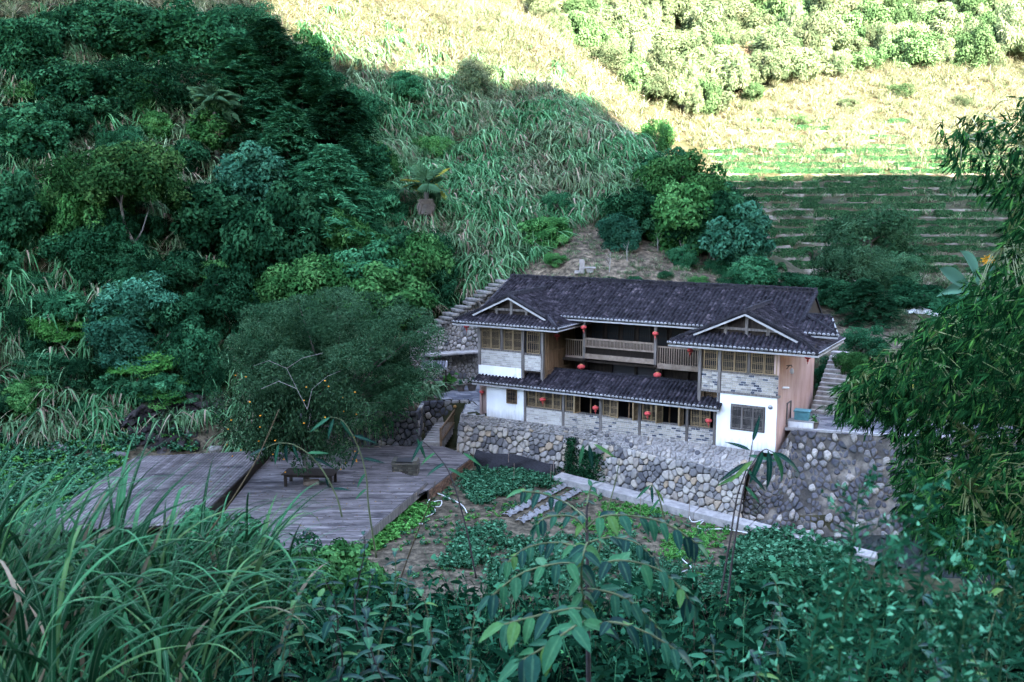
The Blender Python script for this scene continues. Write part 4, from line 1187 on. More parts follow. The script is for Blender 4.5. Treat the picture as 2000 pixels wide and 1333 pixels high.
# brown handrail of the stair between deck and yard
rl = empty('stair_railing', at_z(860, 872, -2.7)); tag(rl, 'dark brown wooden railing climbing beside the boulder wall to the yard', 'railing')
A = at_z(861, 868, -2.7); B_ = at(889, 828, A.y + 2.9); Cc = at(842, 826, B_.y + .5); o_ = Vector(rl.location)
def railrun(P, Q, n, h=1.05):
    for f in (1.0, .18):
        m_ = MB(); m_.bar(P - o_ + Vector((0, 0, h * f)), Q - o_ + Vector((0, 0, h * f)), .09, .10); m_.build('rail', M_WOODB, rl)
    for i in range(n):
        p = P.lerp(Q, (i + .5) / n) - o_; m_ = MB(); m_.bar(p + Vector((0, 0, h * .18)), p + Vector((0, 0, h)), .06, .06, (1, 0, 0)); m_.build('baluster', M_WOODB, rl)
    for p in (P, Q):
        m_ = MB(); m_.bar(p - o_ - Vector((0, 0, .3)), p - o_ + Vector((0, 0, h + .12)), .15, .15, (1, 0, 0)); m_.build('post', M_WOODB, rl)
railrun(A, B_, 11); railrun(B_, Cc, 9)
ds = tag(empty('deck_stairs', A), 'pale concrete steps beside the brown railing up to the yard', 'steps')
for i in range(9):
    p = A.lerp(B_ + Vector((0, 0, .1)), (i + .5) / 9) - A; m_ = MB(); m_.box(-1.35, .0, -.2, .22, -.6, .12); m_.build('step', M_CONC, ds, loc=p, bevel=.02)
b = MB(); b.lathe([(.02, 0), (.12, .03), (.14, .12), (.08, .2), (.02, .22)], 10, B_ - o_ + Vector((0, 0, 1.17))); b.build('finial', M_GOLD, rl, True)

# ------------------------------------------------------------------ stone stair and revetment left of the house
sb0, sb1 = at(800, 668, 75.5), at(990, 545, 80.5)
st_t = [sb0, sb0.lerp(sb1, .35) + Vector((0, 0, -.1)), sb1, sb1 + Vector((3.0, 1.2, 0))]
st_b = [Vector((p.x - .1, p.y - .9, -.6)) for p in st_t]
rev = tag(empty('stair_wall', Vector((-4, 77, -.4))), 'high weathered stone revetment carrying the steps left of the farmhouse', 'stone wall')
loft('mortar', st_b, st_t, M_CORER, rev, off=.02, nu=70, nv=40, bumpy=.14, seed=31)
stones_on(rev, st_b, st_t, .36, M_STONED, 35, gap=.05, dome=.10, limit=120, irregular=.42)
l0, l1 = at(836, 690, 75.6), at(940, 683, 78.2)
b = MB(); b.bar(l0 - Vector(rev.location) - Vector((0, .3, .1)), l1 - Vector(rev.location) - Vector((0, .3, .1)), .9, .2); b.build('ledge', M_CONC, rev, bevel=.04)
M_STEPD = mat_surf('worn_step_stone', [(.05, .048, .046), (.12, .112, .108), (.2, .19, .18)], scale=3, rough=.9, bump=.5, coord='World', patch=((.03, .045, .02), 1.5, .56))
stp = tag(empty('stone_steps', sb0), 'worn pale stone steps climbing along the top of the revetment', 'steps')
for i in range(17):
    p = sb0.lerp(sb1, (i + .3) / 17.0) - sb0
    b = MB(); b.box(-.32, .34, -.55, 1.0, -.16, .07); b.build('step', M_STEPD, stp, loc=p + Vector((.05 * math.sin(i * 5.1), .12 * math.sin(i * 2.7), 0)), rot=(.03 * math.sin(i * 4), 0, R(30) + .14 * math.sin(i * 3)), bevel=.05)
# a small tiled lean-to against the revetment
lt = tag(empty('lean_to', at(855, 712, 74.6)), 'small grey corrugated lean-to roof against the stone revetment', 'lean-to')
for i in range(9):
    b = MB(); b.tube([(-1.1 + i * .22, -.8, -.16), (-1.1 + i * .22, .3, .18)], .09, 6); b.build('roof_sheet_rib', M_FLAG, lt)
b = MB(); b.box(-1.2, .75, -.82, -.76, -.26, -.18); b.build('eave_board', M_TRIM, lt)
for x in (-1.1, .65):
    b = MB(); b.box(x - .05, x + .05, -.7, -.6, -1.9, -.2); b.build('post', M_WOODD, lt)

# ------------------------------------------------------------------ the yard on the right
M_TEAL = mat_surf('teal_plastic', [(.05, .17, .20), (.08, .25, .28)], scale=4, rough=.5, bump=.05)
tb = tag(empty('wash_tub', hw(.75, 2.75, .73), R(-25)), 'teal lidded tub standing on the white block by the pink wall', 'tub')
b = MB(); b.box(-.42, .42, -.32, .32, .45, .95); b.build('tub_body', M_TEAL, tb, bevel=.04); b = MB(); b.box(-.48, .48, -.38, .38, .95, 1.04); b.build('lid', M_TEAL, tb, bevel=.03)
blk = tag(empty('white_block', hw(.6, 2.35, .73), R(-25)), 'low white rendered block at the corner of the yard', 'block')
b = MB(); b.box(-.55, .9, -.18, .65, 0, .42); b.build('block_body', M_WHITE, blk, bevel=.03); b = MB(); b.box(-.58, .93, -.21, .68, .42, .46); b.build('block_cap', M_TRIM, blk)
M_POT = mat_surf('clay_pot', [(.10, .085, .075), (.17, .14, .12)], scale=5, rough=.8, bump=.2, objvar=.3)
def pot(loc, r, h, label):
    p = tag(empty('plant_pot', loc), label, 'plant pot', 'plant pots in the yards')
    b = MB(); b.lathe([(r * .6, 0), (r * .8, h * .5), (r, h), (r * 1.06, h), (r * .95, h * .9), (0, h * .88)], 14); b.build('pot_body', M_POT, p, True)
    return p
YS = hw(1.1, 8.2, .7)
stR = tag(empty('yard_steps', YS), 'narrow rough stone steps rising between the pink wall and the planted bank', 'steps')
for i in range(15):
    p = hw(.95 + .015 * i, 6.6 + i * .34, .72 + i * .24) - YS
    b = MB(); b.box(-.75, .75, -.12, .5, -.5, .0); b.build('step', M_APRON, stR, loc=p, rot=(0, 0, -HA + .05 * math.sin(i * 2.1)), bevel=.03)
M_ROCK = mat_surf('dark_boulder', [(.022, .022, .026), (.055, .052, .056), (.11, .10, .105)], scale=.9, rough=.8, bump=.6, bscale=3, dist=.1)
def boulder(loc, r, label, seed, mat=None, name='boulder', group=None):
    bm = bmesh.new(); bmesh.ops.create_icosphere(bm, subdivisions=3, radius=1.0)
    o3 = seed * 7.3
    for v in bm.verts:
        n_ = float(fbm(np.array([v.co.x * 1.1 + o3 + v.co.z]), np.array([v.co.y * 1.1 + o3 - v.co.z * .7]))[0])
        v.co *= 1 + n_ * .9; v.co = Vector((v.co.x * r[0], v.co.y * r[1], v.co.z * r[2]))
    me = bpy.data.meshes.new(name); bm.to_mesh(me); bm.free(); me.polygons.foreach_set('use_smooth', [True] * len(me.polygons))
    return tag(link(name, me, mat or M_ROCK, None, loc), label, 'rock', group)
boulder(hw(4.6, 9.2, .9), (2.0, 1.1, .75), 'big flat dark boulder at the back of the paved yard', 1)
boulder(hw(2.6, 9.6, 1.3), (1.0, .8, 1.1), 'upright pale rock beside the yard steps', 2, M_STONED)
M_UMB = mat_surf('yellow_canvas', [(.34, .33, .06), (.48, .46, .11)], scale=3, rough=.8, bump=.3, stretch=(3, 3, .5))
for (px, py, yy, lab) in ((1745, 822, 60.0, 'closed yellow parasol leaning at the edge of the yard'), (1772, 815, 61.5, 'second closed parasol, paler, behind the bamboo leaves')):
    p = at(px, py, yy); u = tag(empty('parasol', p), lab, 'parasol')
    b = MB(); b.tube([(0, 0, -.6), (.3, 0, 2.5)], .03, 6); b.build('pole', M_TRIM, u)
    b = MB(); b.lathe([(.02, 2.3), (.09, 2.0), (.13, 1.5), (.07, 1.2), (.17, .8), (.25, .25), (.28, 0), (.05, .02)], 9)
    b.v = [(v[0] * (1 + .3 * math.sin(5 * math.atan2(v[1], v[0]))) + .12 * v[2], v[1], v[2]) for v in b.v]; b.build('canopy', M_UMB, u, True)
    b = MB(); b.lathe([(.09, 1.17), (.10, 1.22), (.09, 1.27)], 9, (.145, 0, 0)); b.build('tie', M_TRIM, u)
# a white canopy further up the slope
cp = at(1795, 612, 79); cn = tag(empty('canopy_tent', cp + Vector((0, 0, -2.2))), 'small white peaked canopy on the slope behind the bamboo', 'canopy')
b = MB(); hgt = 2.3
pk = (0, 0, hgt + .45); cs_ = [(-1.6, -1.2, hgt - .1), (1.6, -1.2, hgt - .1), (1.6, 1.2, hgt), (-1.6, 1.2, hgt)]
for i in range(4): b.poly([cs_[i], cs_[(i + 1) % 4], pk])
for i in range(4): q = cs_[i]; q2 = cs_[(i + 1) % 4]; b.poly([q, q2, (q2[0], q2[1], q2[2] - .12), (q[0], q[1], q[2] - .12)])
b.build('cloth', M_WHITE, cn)
for q in cs_:
    b = MB(); b.tube([(q[0], q[1], -.5), q], .04, 6); b.build('pole', M_IRON, cn)
# small stone table on the knoll
kt = hit(1145, 534, 74); kn = tag(empty('stone_table', kt), 'little grey stone table with an upright slab on the bare knoll', 'stone table')
link('table_top', unit_box(M_CONC, 'kt', .05), None, kn, loc=(.25, 0, .45), scale=(1.0, .6, .1)); link('pedestal', unit_box(M_CONC, 'kt', .05), None, kn, loc=(.3, 0, .2), scale=(.55, .4, .45))
link('upright_slab', unit_box(M_CONC, 'kt', .05), None, kn, loc=(-.35, .1, .6), scale=(.4, .22, 1.0)); link('foot_slab', unit_box(M_CONC, 'kt', .05), None, kn, loc=(-.55, -.1, .1), scale=(.8, .4, .2))

# ------------------------------------------------------------------ foliage builders
def norm(v): return v / (np.linalg.norm(v, axis=-1, keepdims=True) + 1e-9)
def leaf_arrays(pos, axis, nrm, Ln, Wd, fold=.12):
    """one folded diamond per leaf"""
    axis = norm(axis); side = norm(np.cross(axis, nrm)); up = np.cross(side, axis)
    Ln = Ln[:, None]; Wd = Wd[:, None]
    mid = pos + axis * Ln * .42 - up * Ln * fold * .5
    V = np.stack([pos, mid + side * Wd / 2 + up * Wd * .22, pos + axis * Ln - up * Ln * fold, mid - side * Wd / 2 + up * Wd * .22], 1)
    return V.reshape(-1, 3)
def leaf_faces(n):
    i = np.arange(n)[:, None] * 4
    return np.concatenate([i + np.array([[0, 1, 2]]), i + np.array([[0, 2, 3]])], 0)
def crown_points(rng, rad, nclump, nleaf, clump=.30, flat=.75, shell=.55, zmin=-.55, up=.35):
    """leaves gathered in clumps spread through an ellipsoid; returns pos, outward direction, clump centres"""
    C = []
    while len(C) < nclump:
        d = rng.normal(0, 1, 3); d /= np.linalg.norm(d)
        if d[2] < zmin: continue
        r = 1 - shell * rng.random() ** 1.6
        C.append(d * r)
    C = np.array(C); fr = rng.normal(0, 1, (5, 3)) * 2.2; ph = rng.random(5) * 6.283
    C = C * (.86 + .30 * np.sin(C @ fr.T + ph).mean(1) * 1.6)[:, None] * np.array(rad) * .84
    cr = clump * np.mean(rad) * rng.uniform(.65, 1.25, nclump)
    w = cr ** 2; k = rng.choice(nclump, nleaf, p=w / w.sum())
    d = rng.normal(0, 1, (nleaf, 3)); d[:, 2] += up; d = norm(d)
    r = .45 + .55 * rng.random(nleaf) ** .6
    pos = C[k] + d * (cr[k] * r)[:, None] * np.array([1, 1, flat])
    return pos, d, C, k
def crown_mesh(name, seed, rad, nclump, nleaf, L, W, clump=.3, flat=.75, droop=.25, zmin=-.55, shell=.55, up=.35, tilt=.6, trunk=True, tr=.11, lift=None, mats=None, limbs=9, fold=.12):
    """crown of separate leaves and, in the same local frame with the root at 0, the trunk with limbs"""
    rng = np.random.default_rng(seed)
    pos, d, C, k = crown_points(rng, rad, nclump, nleaf, clump, flat, shell, zmin, up)
    lift = rad[2] * .58 if lift is None else lift
    pos = pos + np.array([0, 0, lift]); C = C + np.array([0, 0, lift])
    ax = norm(np.cross(d, rng.normal(0, 1, (nleaf, 3)))) + d * .5 + np.array([0, 0, -droop])
    nr = norm(d * .8 + np.array([0, 0, tilt]) + rng.normal(0, .45, (nleaf, 3)))
    Ln = L * rng.uniform(.65, 1.3, nleaf); Wd = W * rng.uniform(.7, 1.25, nleaf)
    V = leaf_arrays(pos, ax, nr, Ln, Wd, fold)
    ct = rng.random(nclump)
    rnd = np.clip(.40 * rng.random(nleaf) + .60 * ct[k], 0, 1)
    me = mesh_np(name, V, leaf_faces(nleaf), {'rnd': np.repeat(rnd, 4)})
    tm = None
    if trunk:
        b = MB(); r2 = random.Random(seed); top = lift + rad[2] * .35
        pts = [Vector((0, 0, -.6))]; 
        for i in range(1, 6): pts.append(Vector((r2.uniform(-.12, .12) * rad[0] * .5, r2.uniform(-.12, .12) * rad[0] * .5, top * i / 5)))
        b.tube(pts, [tr * (1 - .14 * i) for i in range(6)], 7)
        for i in r2.sample(range(nclump), min(limbs, nclump)):
            a = pts[r2.randint(1, 4)]; c = Vector(C[i]); m1 = a.lerp(c, .5) + Vector((0, 0, rad[2] * .08))
            b.tube([a, m1, c], [tr * .45, tr * .28, tr * .1], 5, cap=False)
        tm = b.mesh('trunk', True)
    return me, tm
def conifer_mesh(name, seed, h, r, nleaf, L, W):
    """dark fir-like crown of layered drooping sprays"""
    rng = np.random.default_rng(seed)
    nb = int(nleaf / 42); V = []; rv = []
    P, A, Nn, Ls, Ws, K = [], [], [], [], [], []
    for i in range(nb):
        t = (i / nb) ** .85; z = h * (.08 + .9 * t); rr = r * (1 - t) ** .75 * rng.uniform(.65, 1.15) + .12; a = rng.random() * 6.283
        dirv = np.array([math.cos(a), math.sin(a), .12 - .35 * (1 - t) * rng.random()])
        n = 42; u = rng.random(n) ** .7
        base = np.array([0, 0, z]) + dirv * (u * rr)[:, None] + np.array([0, 0, -.22 * rr]) * (u ** 2)[:, None]
        side = np.array([-math.sin(a), math.cos(a), 0])
        sg = rng.choice([-1, 1], n)[:, None]
        P.append(base + rng.normal(0, .05, (n, 3))); A.append(dirv * .8 + side * sg * rng.uniform(.3, 1.2, (n, 1)) + np.array([0, 0, -.2]) + rng.normal(0, .25, (n, 3)))
        Nn.append(np.tile([0, 0, 1.0], (n, 1)) + rng.normal(0, .35, (n, 3))); c = rng.random()
        Ls.append(L * rng.uniform(.6, 1.3, n)); Ws.append(W * rng.uniform(.7, 1.3, n)); K.append(np.clip(.5 * c + .5 * rng.random(n), 0, 1))
    P = np.concatenate(P); n = len(P)
    V = leaf_arrays(P, np.concatenate(A), np.concatenate(Nn), np.concatenate(Ls), np.concatenate(Ws))
    me = mesh_np(name, V, leaf_faces(n), {'rnd': np.repeat(np.concatenate(K), 4)})
    b = MB(); b.tube([(0, 0, -.6), (.05, 0, h * .5), (0, .05, h * .97)], [.07, .05, .01], 6)
    return me, b.mesh('trunk', True)
def ribbon(rng, n, length, width, base_r, el=(55, 85), droop=(60, 130), seg=6, lean=None, taper=.35, azs=None, hang=False):
    """n arching grass blades as ribbons; returns verts, faces, per-vertex random"""
    az = rng.random(n) * 6.283 if azs is None else azs
    e0 = np.radians(rng.uniform(*el, n)); dr = np.radians(rng.uniform(*droop, n)); Ln = length * rng.uniform(.6, 1.15, n); Wd = width * rng.uniform(.7, 1.25, n)
    ob = rng.random(n) * 6.283; br = base_r * np.sqrt(rng.random(n))
    p = np.stack([br * np.cos(ob), br * np.sin(ob), np.zeros(n)], 1)
    if lean is not None: p = p + lean
    tw = rng.normal(0, .5, n)
    V = np.zeros((n, seg + 1, 2, 3)); hd = np.stack([np.cos(az), np.sin(az), np.zeros(n)], 1)
    for s in range(seg + 1):
        t = s / seg
        e = e0 - dr * (t ** 1.5 if not hang else np.clip((t - .12) / .5, 0, 1) ** 1.2)
        d = hd * np.cos(e)[:, None] + np.array([0, 0, 1.0]) * np.sin(e)[:, None]
        if s: p = p + d * (Ln / seg)[:, None]
        sd = np.stack([-np.sin(az + tw * t), np.cos(az + tw * t), .25 * np.sin(tw + t * 2)], 1)
        w = Wd * (min(1.0, .55 + t * 1.6) if t < .3 else max(0.03, 1 - ((t - .3) / .7) ** (1 / taper * .6)))
        V[:, s, 0] = p - sd * (w / 2)[:, None]; V[:, s, 1] = p + sd * (w / 2)[:, None]
    k = (seg + 1) * 2
    base = np.arange(n)[:, None, None] * k
    f = np.array([[2 * s, 2 * s + 1, 2 * s + 3, 2 * s + 2] for s in range(seg)])[None]
    Fc = (base + f).reshape(-1, 4)
    return V.reshape(-1, 3), Fc, k
def tussock(name, seed, n, length, width, base_r, el, droop, dry=0.2, mat=None, seg=5, skirt=0, plume=0, hang=False, skew=1.0):
    rng = np.random.default_rng(seed)
    V, Fc, k = ribbon(rng, n, length, width, base_r, el, droop, seg, hang=hang)
    dr = (rng.random(n) < dry) * rng.uniform(.6, 1, n)
    rv = rng.random(n) ** skew
    parts = [(V, Fc, np.repeat(rv, k), np.repeat(dr, k))]
    if skirt:
        V, Fc, k = ribbon(rng, skirt, length * .75, width * .8, base_r, (5, 45), (80, 140), seg)
        parts.append((V, Fc, np.repeat(rng.random(skirt), k), np.repeat(rng.uniform(.6, 1, skirt), k)))
    off = 0; Vs, Fs, R1, R2 = [], [], [], []
    for v, f, a, b_ in parts:
        Vs.append(v); Fs.append(f + off); off += len(v); R1.append(a); R2.append(b_)
    me = mesh_np(name, np.concatenate(Vs), np.concatenate(Fs), {'rnd': np.concatenate(R1), 'dry': np.concatenate(R2)})
    if mat: me.materials.append(mat)
    return me
def mat_grass(name, greens, dries, trans=.3, patch=.0, pscale=.12, rough=.5):
    """blade colour by its own random value; some blades are dry straw"""
    m, nt, N, L, b = _mat(name)
    a = N.new('ShaderNodeAttribute'); a.attribute_name = 'rnd'; d = N.new('ShaderNodeAttribute'); d.attribute_name = 'dry'
    r = ramp(N, leafy(greens)); r2 = ramp(N, dries); L.new(a.outputs['Fac'], r.inputs['Fac']); L.new(a.outputs['Fac'], r2.inputs['Fac'])
    fac = d.outputs['Fac']
    oi = N.new('ShaderNodeObjectInfo')
    if patch:
        nz = N.new('ShaderNodeTexNoise'); nz.inputs['Scale'].default_value = pscale; nz.inputs['Detail'].default_value = 2
        L.new(oi.outputs['Location'], nz.inputs['Vector'])
        mr = N.new('ShaderNodeMapRange'); mr.inputs['From Min'].default_value = .45; mr.inputs['From Max'].default_value = .72; mr.inputs['To Min'].default_value = 0; mr.inputs['To Max'].default_value = patch
        L.new(nz.outputs['Fac'], mr.inputs['Value'])
        ad = N.new('ShaderNodeMath'); ad.use_clamp = True; L.new(fac, ad.inputs[0]); L.new(mr.outputs[0], ad.inputs[1]); fac = ad.outputs[0]
    mx = N.new('ShaderNodeMix'); mx.data_type = 'RGBA'; L.new(fac, mx.inputs['Factor']); L.new(r.outputs['Color'], mx.inputs['A']); L.new(r2.outputs['Color'], mx.inputs['B'])
    mr = N.new('ShaderNodeMapRange'); mr.inputs['To Min'].default_value = .65; mr.inputs['To Max'].default_value = 1.3; L.new(oi.outputs['Random'], mr.inputs['Value'])
    hs = N.new('ShaderNodeHueSaturation'); L.new(mx.outputs['Result'], hs.inputs['Color']); L.new(mr.outputs[0], hs.inputs['Value'])
    L.new(hs.outputs['Color'], b.inputs['Base Color']); b.inputs['Roughness'].default_value = rough; b.inputs['Specular IOR Level'].default_value = 0.0
    tr = N.new('ShaderNodeBsdfTranslucent'); L.new(hs.outputs['Color'], tr.inputs['Color']); ms = N.new('ShaderNodeMixShader'); ms.inputs[0].default_value = trans
    L.new(b.outputs[0], ms.inputs[1]); L.new(tr.outputs[0], ms.inputs[2]); L.new(ms.outputs[0], N['Material Output'].inputs['Surface'])
    return m
def scatter(name, P, rot, scl, idx, meshes, label, cat):
    """uncountable cover: the plant meshes set on the points, one object"""
    c = bpy.data.collections.new(name + '_plants')
    for i, me in enumerate(meshes):
        c.objects.link(bpy.data.objects.new('%s_%02d' % (name, i), me))
    me = bpy.data.meshes.new(name); me.vertices.add(len(P)); me.vertices.foreach_set('co', np.ascontiguousarray(P, np.float32).ravel())
    a = me.attributes.new('rot', 'FLOAT_VECTOR', 'POINT'); a.data.foreach_set('vector', np.ascontiguousarray(rot, np.float32).ravel())
    a = me.attributes.new('scl', 'FLOAT', 'POINT'); a.data.foreach_set('value', np.ascontiguousarray(scl, np.float32))
    a = me.attributes.new('idx', 'INT', 'POINT'); a.data.foreach_set('value', np.ascontiguousarray(idx, np.int32))
    o = bpy.data.objects.new(name, me); col.objects.link(o)
    g = bpy.data.node_groups.new(name, 'GeometryNodeTree')
    g.interface.new_socket('Geometry', in_out='INPUT', socket_type='NodeSocketGeometry'); g.interface.new_socket('Geometry', in_out='OUTPUT', socket_type='NodeSocketGeometry')
    gi = g.nodes.new('NodeGroupInput'); go = g.nodes.new('NodeGroupOutput'); ip = g.nodes.new('GeometryNodeInstanceOnPoints'); ci = g.nodes.new('GeometryNodeCollectionInfo')
    ci.inputs['Collection'].default_value = c; ci.inputs['Separate Children'].default_value = True; ci.inputs['Reset Children'].default_value = True
    def nat(n_, t):
        q = g.nodes.new('GeometryNodeInputNamedAttribute'); q.data_type = t; q.inputs['Name'].default_value = n_; return q.outputs['Attribute']
    g.links.new(gi.outputs[0], ip.inputs['Points']); g.links.new(ci.outputs[0], ip.inputs['Instance']); ip.inputs['Pick Instance'].default_value = True
    g.links.new(nat('idx', 'INT'), ip.inputs['Instance Index']); g.links.new(nat('rot', 'FLOAT_VECTOR'), ip.inputs['Rotation']); g.links.new(nat('scl', 'FLOAT'), ip.inputs['Scale'])
    g.links.new(ip.outputs[0], go.inputs[0])
    md = o.modifiers.new('scatter', 'NODES'); md.node_group = g
    return tag(o, label, cat, kind='stuff')

# leaf colours
G_TEAL = [(.003, .022, .010), (.014, .080, .036), (.050, .180, .085)]
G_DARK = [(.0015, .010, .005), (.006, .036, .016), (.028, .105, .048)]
G_MID = [(.007, .034, .010), (.024, .096, .028), (.080, .200, .065)]
G_LIME = [(.010, .055, .012), (.034, .135, .030), (.095, .24, .065)]
G_BLUE = [(.004, .024, .014), (.017, .080, .048), (.055, .175, .11)]
G_FINE = [(.008, .028, .013), (.027, .076, .036), (.080, .155, .082)]
G_PALE = [(.035, .058, .028), (.090, .115, .062), (.18, .195, .12)]
G_PGREEN = [(.022, .050, .020), (.055, .095, .040), (.12, .165, .08)]
G_OLIVE = [(.006, .024, .008), (.018, .062, .020), (.075, .145, .045)]
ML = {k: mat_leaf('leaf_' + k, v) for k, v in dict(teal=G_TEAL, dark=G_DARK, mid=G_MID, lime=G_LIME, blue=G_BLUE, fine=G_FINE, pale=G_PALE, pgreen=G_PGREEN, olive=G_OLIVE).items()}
ML['straw'] = mat_leaf('leaf_straw', [(.10, .075, .05), (.18, .14, .09), (.27, .21, .15)])
M_BARK = mat_surf('bark', [(.05, .045, .042), (.11, .10, .09)], scale=4, rough=.9, bump=.5, stretch=(2, 2, .6))
M_BARKP = mat_surf('pale_bark', [(.16, .155, .15), (.30, .29, .28)], scale=5, rough=.9, bump=.4, stretch=(2, 2, .6))

# crown meshes, about 4 m across before scaling
CR = {}
for i in range(3):
    CR['broad%d' % i] = crown_mesh('crown', 100 + i, (2.0, 2.0, 1.7), 64, 13500, .17, .085, clump=.25, droop=.35, zmin=-.85)
    CR['fine%d' % i] = crown_mesh('crown', 110 + i, (2.0, 2.0, 1.6), 80, 13000, .12, .058, clump=.22, droop=.1, zmin=-.8)
    CR['vine%d' % i] = crown_mesh('crown', 120 + i, (2.0, 1.9, 1.8), 90, 12000, .18, .14, clump=.21, flat=.9, droop=.7, zmin=-.9, tilt=.35, lift=1.5)
    CR['layer%d' % i] = crown_mesh('crown', 130 + i, (2.0, 2.0, 1.5), 44, 9000, .15, .06, clump=.34, flat=.22, droop=.05, tilt=1.4, up=.1)
    CR['fir%d' % i] = conifer_mesh('crown', 140 + i, 5.2, 2.3, 16800, .26, .055)
    CR['plume%d' % i] = crown_mesh('crown', 150 + i, (1.7, 1.7, 2.3), 60, 10000, .30, .06, clump=.22, flat=1.3, droop=.9, lift=2.2)
_far = {}
def far_mesh(kind, leafmat):
    """crown and stem in one mesh for trees too far away to show parts"""
    k = (kind, leafmat)
    if k not in _far:
        cm, tm = CR[kind]
        me = cm.copy(); me.materials.clear(); me.materials.append(ML[leafmat]); _far[k] = me
    return _far[k]
_cm = {}
def plant(name, kind, leaf, loc, w, h, label, cat, group=None, bark=None, rz=None, parts=True, seed=0):
    """a shrub or tree: root at its foot, trunk and crown as parts"""
    cm, tm = CR[kind]
    k = (kind, leaf)
    if k not in _cm:
        me = cm.copy(); me.materials.clear(); me.materials.append(ML[leaf]); _cm[k] = me
    sx = w / 4.2; sz = h / (5.2 if kind.startswith('fir') else 3.6 if not kind.startswith('plume') else 4.8)
    rz = (hash((loc[0], loc[1])) % 628) / 100.0 if rz is None else rz
    if not parts:
        o = link(name, far_mesh(kind, leaf), None, None, loc, (0, 0, rz), (sx, sx, sz))
        return tag(o, label, cat, group)
    q_ = random.Random(int(abs(loc[0] * 131 + loc[1] * 17)))
    r = empty(name, loc, rz); r.scale = (sx * q_.uniform(.8, 1.2), sx * q_.uniform(.8, 1.2), sz); r.rotation_euler = (q_.uniform(-.16, .16), q_.uniform(-.16, .16), rz)
    link('crown', _cm[k], None, r)
    key = (kind, 'trunk', (bark or M_BARK).name)
    if key not in _cm:
        t = tm.copy(); t.materials.clear(); t.materials.append(bark or M_BARK); _cm[key] = t
    link('trunk', _cm[key], None, r)
    return tag(r, label, cat, group)
def shrub_px(name, kind, leaf, cx, cy, wpx, hpx, label, cat='shrub', group=None, dy=0.0, **kw):
    """stands a plant on the slope so that its crown fills about that much of the view"""
    foot = hit(cx, cy + hpx * .46, 40)
    s = foot.y / F
    return plant(name, kind, leaf, (foot.x, foot.y + dy, foot.z - .15), wpx * s * 1.08, hpx * s * 1.12, label, cat, group, **kw)

# ------------------------------------------------------------------ the hillside cover
MG_HILL = mat_grass('silvergrass', [(.014, .068, .026), (.048, .165, .068), (.135, .30, .15)], [(.08, .055, .042), (.19, .14, .11), (.34, .27, .22)], patch=.5, pscale=.13)
MG_SUN = mat_grass('sunlit_tone_grass', [(.06, .085, .04), (.14, .165, .09), (.27, .28, .18)], [(.14, .12, .085), (.26, .23, .165), (.40, .36, .28)], patch=.5, pscale=.2)  # whiter blades than silvergrass: the brightness of sunlight is part of this colour
rng = np.random.default_rng(77)
hillm = [tussock('silvergrass', 200 + i, 58, 2.3, .085, .38, (62, 88), (95, 168), dry=.03 + .06 * (i % 4), mat=MG_HILL, skirt=[0, 4, 14, 30][i % 4], seg=7, hang=True) for i in range(8)]
def field(n, x0, x1, y0, y1, keep, spread=.0):
    X = rng.uniform(x0, x1, n); Y = rng.uniform(y0, y1, n); Z = tz_many(X, Y)
    P = np.stack([X, Y, Z], 1); px, py, d = project(P)
    k = keep(X, Y, Z, px, py, d)
    return P[k], px[k], py[k]
KNOLL = [(985, 560), (1110, 440), (1200, 440), (1440, 510), (1520, 565), (1520, 640), (985, 620)]
def hill_keep(X, Y, Z, px, py, d):
    lx, ly = to_house(X, Y)
    yard = (lx > -27) & (lx < 1.4) & (ly > -4) & (ly < 13.5)
    stair = inpoly(px, py, [(780, 690), (990, 540), (1010, 640), (960, 760), (780, 760)]) & (Y < 84)
    rock = inpoly(px, py, [(210, 900), (215, 845), (300, 830), (440, 835), (470, 900)]) & (Y < 76)
    kn = inpoly(px, py, KNOLL) & (Y < 94)
    right = (X > 17) & (Y < 170)
    far = (Y > 104 + .9 * np.clip(X + 20, -40, 60)) 
    return (Y > 66.5) & (px > -260) & (px < 1560) & (py > -200) & ~yard & ~stair & ~rock & ~kn & ~right & (Y < 135)
P, px, py = field(30000, -62, 20, 64, 135, hill_keep)
sel = rng.random(len(P)) < np.where(P[:, 0] < -21, .24, .36)
P = P[sel]
pale = rng.random(len(P)) < sm(21, 33, P[:, 2] + rng.normal(0, 2.0, len(P)) + np.clip(P[:, 0] + 12, -30, 40) * .12)     # towards the ridge a paler copy of the grass, sunlight put into its colour
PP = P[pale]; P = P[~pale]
n = len(P); up = np.zeros((n, 3)); up[:, 0] = rng.normal(0, .12, n) + .22; up[:, 2] = rng.random(n) * 6.283
up[:, 0] *= 0.0
scatter('silvergrass', P - np.array([0, 0, .12]), up, rng.uniform(.7, 1.6, n), rng.integers(0, 8, n), hillm, 'arching silvergrass covering the shaded hillside with dry brown skirts', 'grass')
# sunlit grass higher up and on the slope opposite
sunm = [tussock('sunlit_tone_grass', 240 + i, 46, 2.3, .085, .6, (50, 88), (40, 130), dry=.15 + .1 * (i % 3), mat=MG_SUN, skirt=4 * (i % 3), seg=4) for i in range(6)]
def sun_keep(X, Y, Z, px, py, d):
    left = (X <= 20) & (Y >= 128)
    mid = (X > 14) & (Y > 150)
    return (left | mid) & (px > -150) & (px < 2150) & (py > -160)
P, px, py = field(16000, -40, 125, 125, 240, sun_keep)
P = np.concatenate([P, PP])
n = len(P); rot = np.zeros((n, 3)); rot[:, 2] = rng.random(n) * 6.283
scatter('meadow_grass', P - np.array([0, 0, .1]), rot, rng.uniform(.45, 1.0, n) * (1 + .25 * (P[:, 1] > 180)), rng.integers(0, 6, n), sunm, 'pale sunlit grass on the slopes opposite', 'grass')

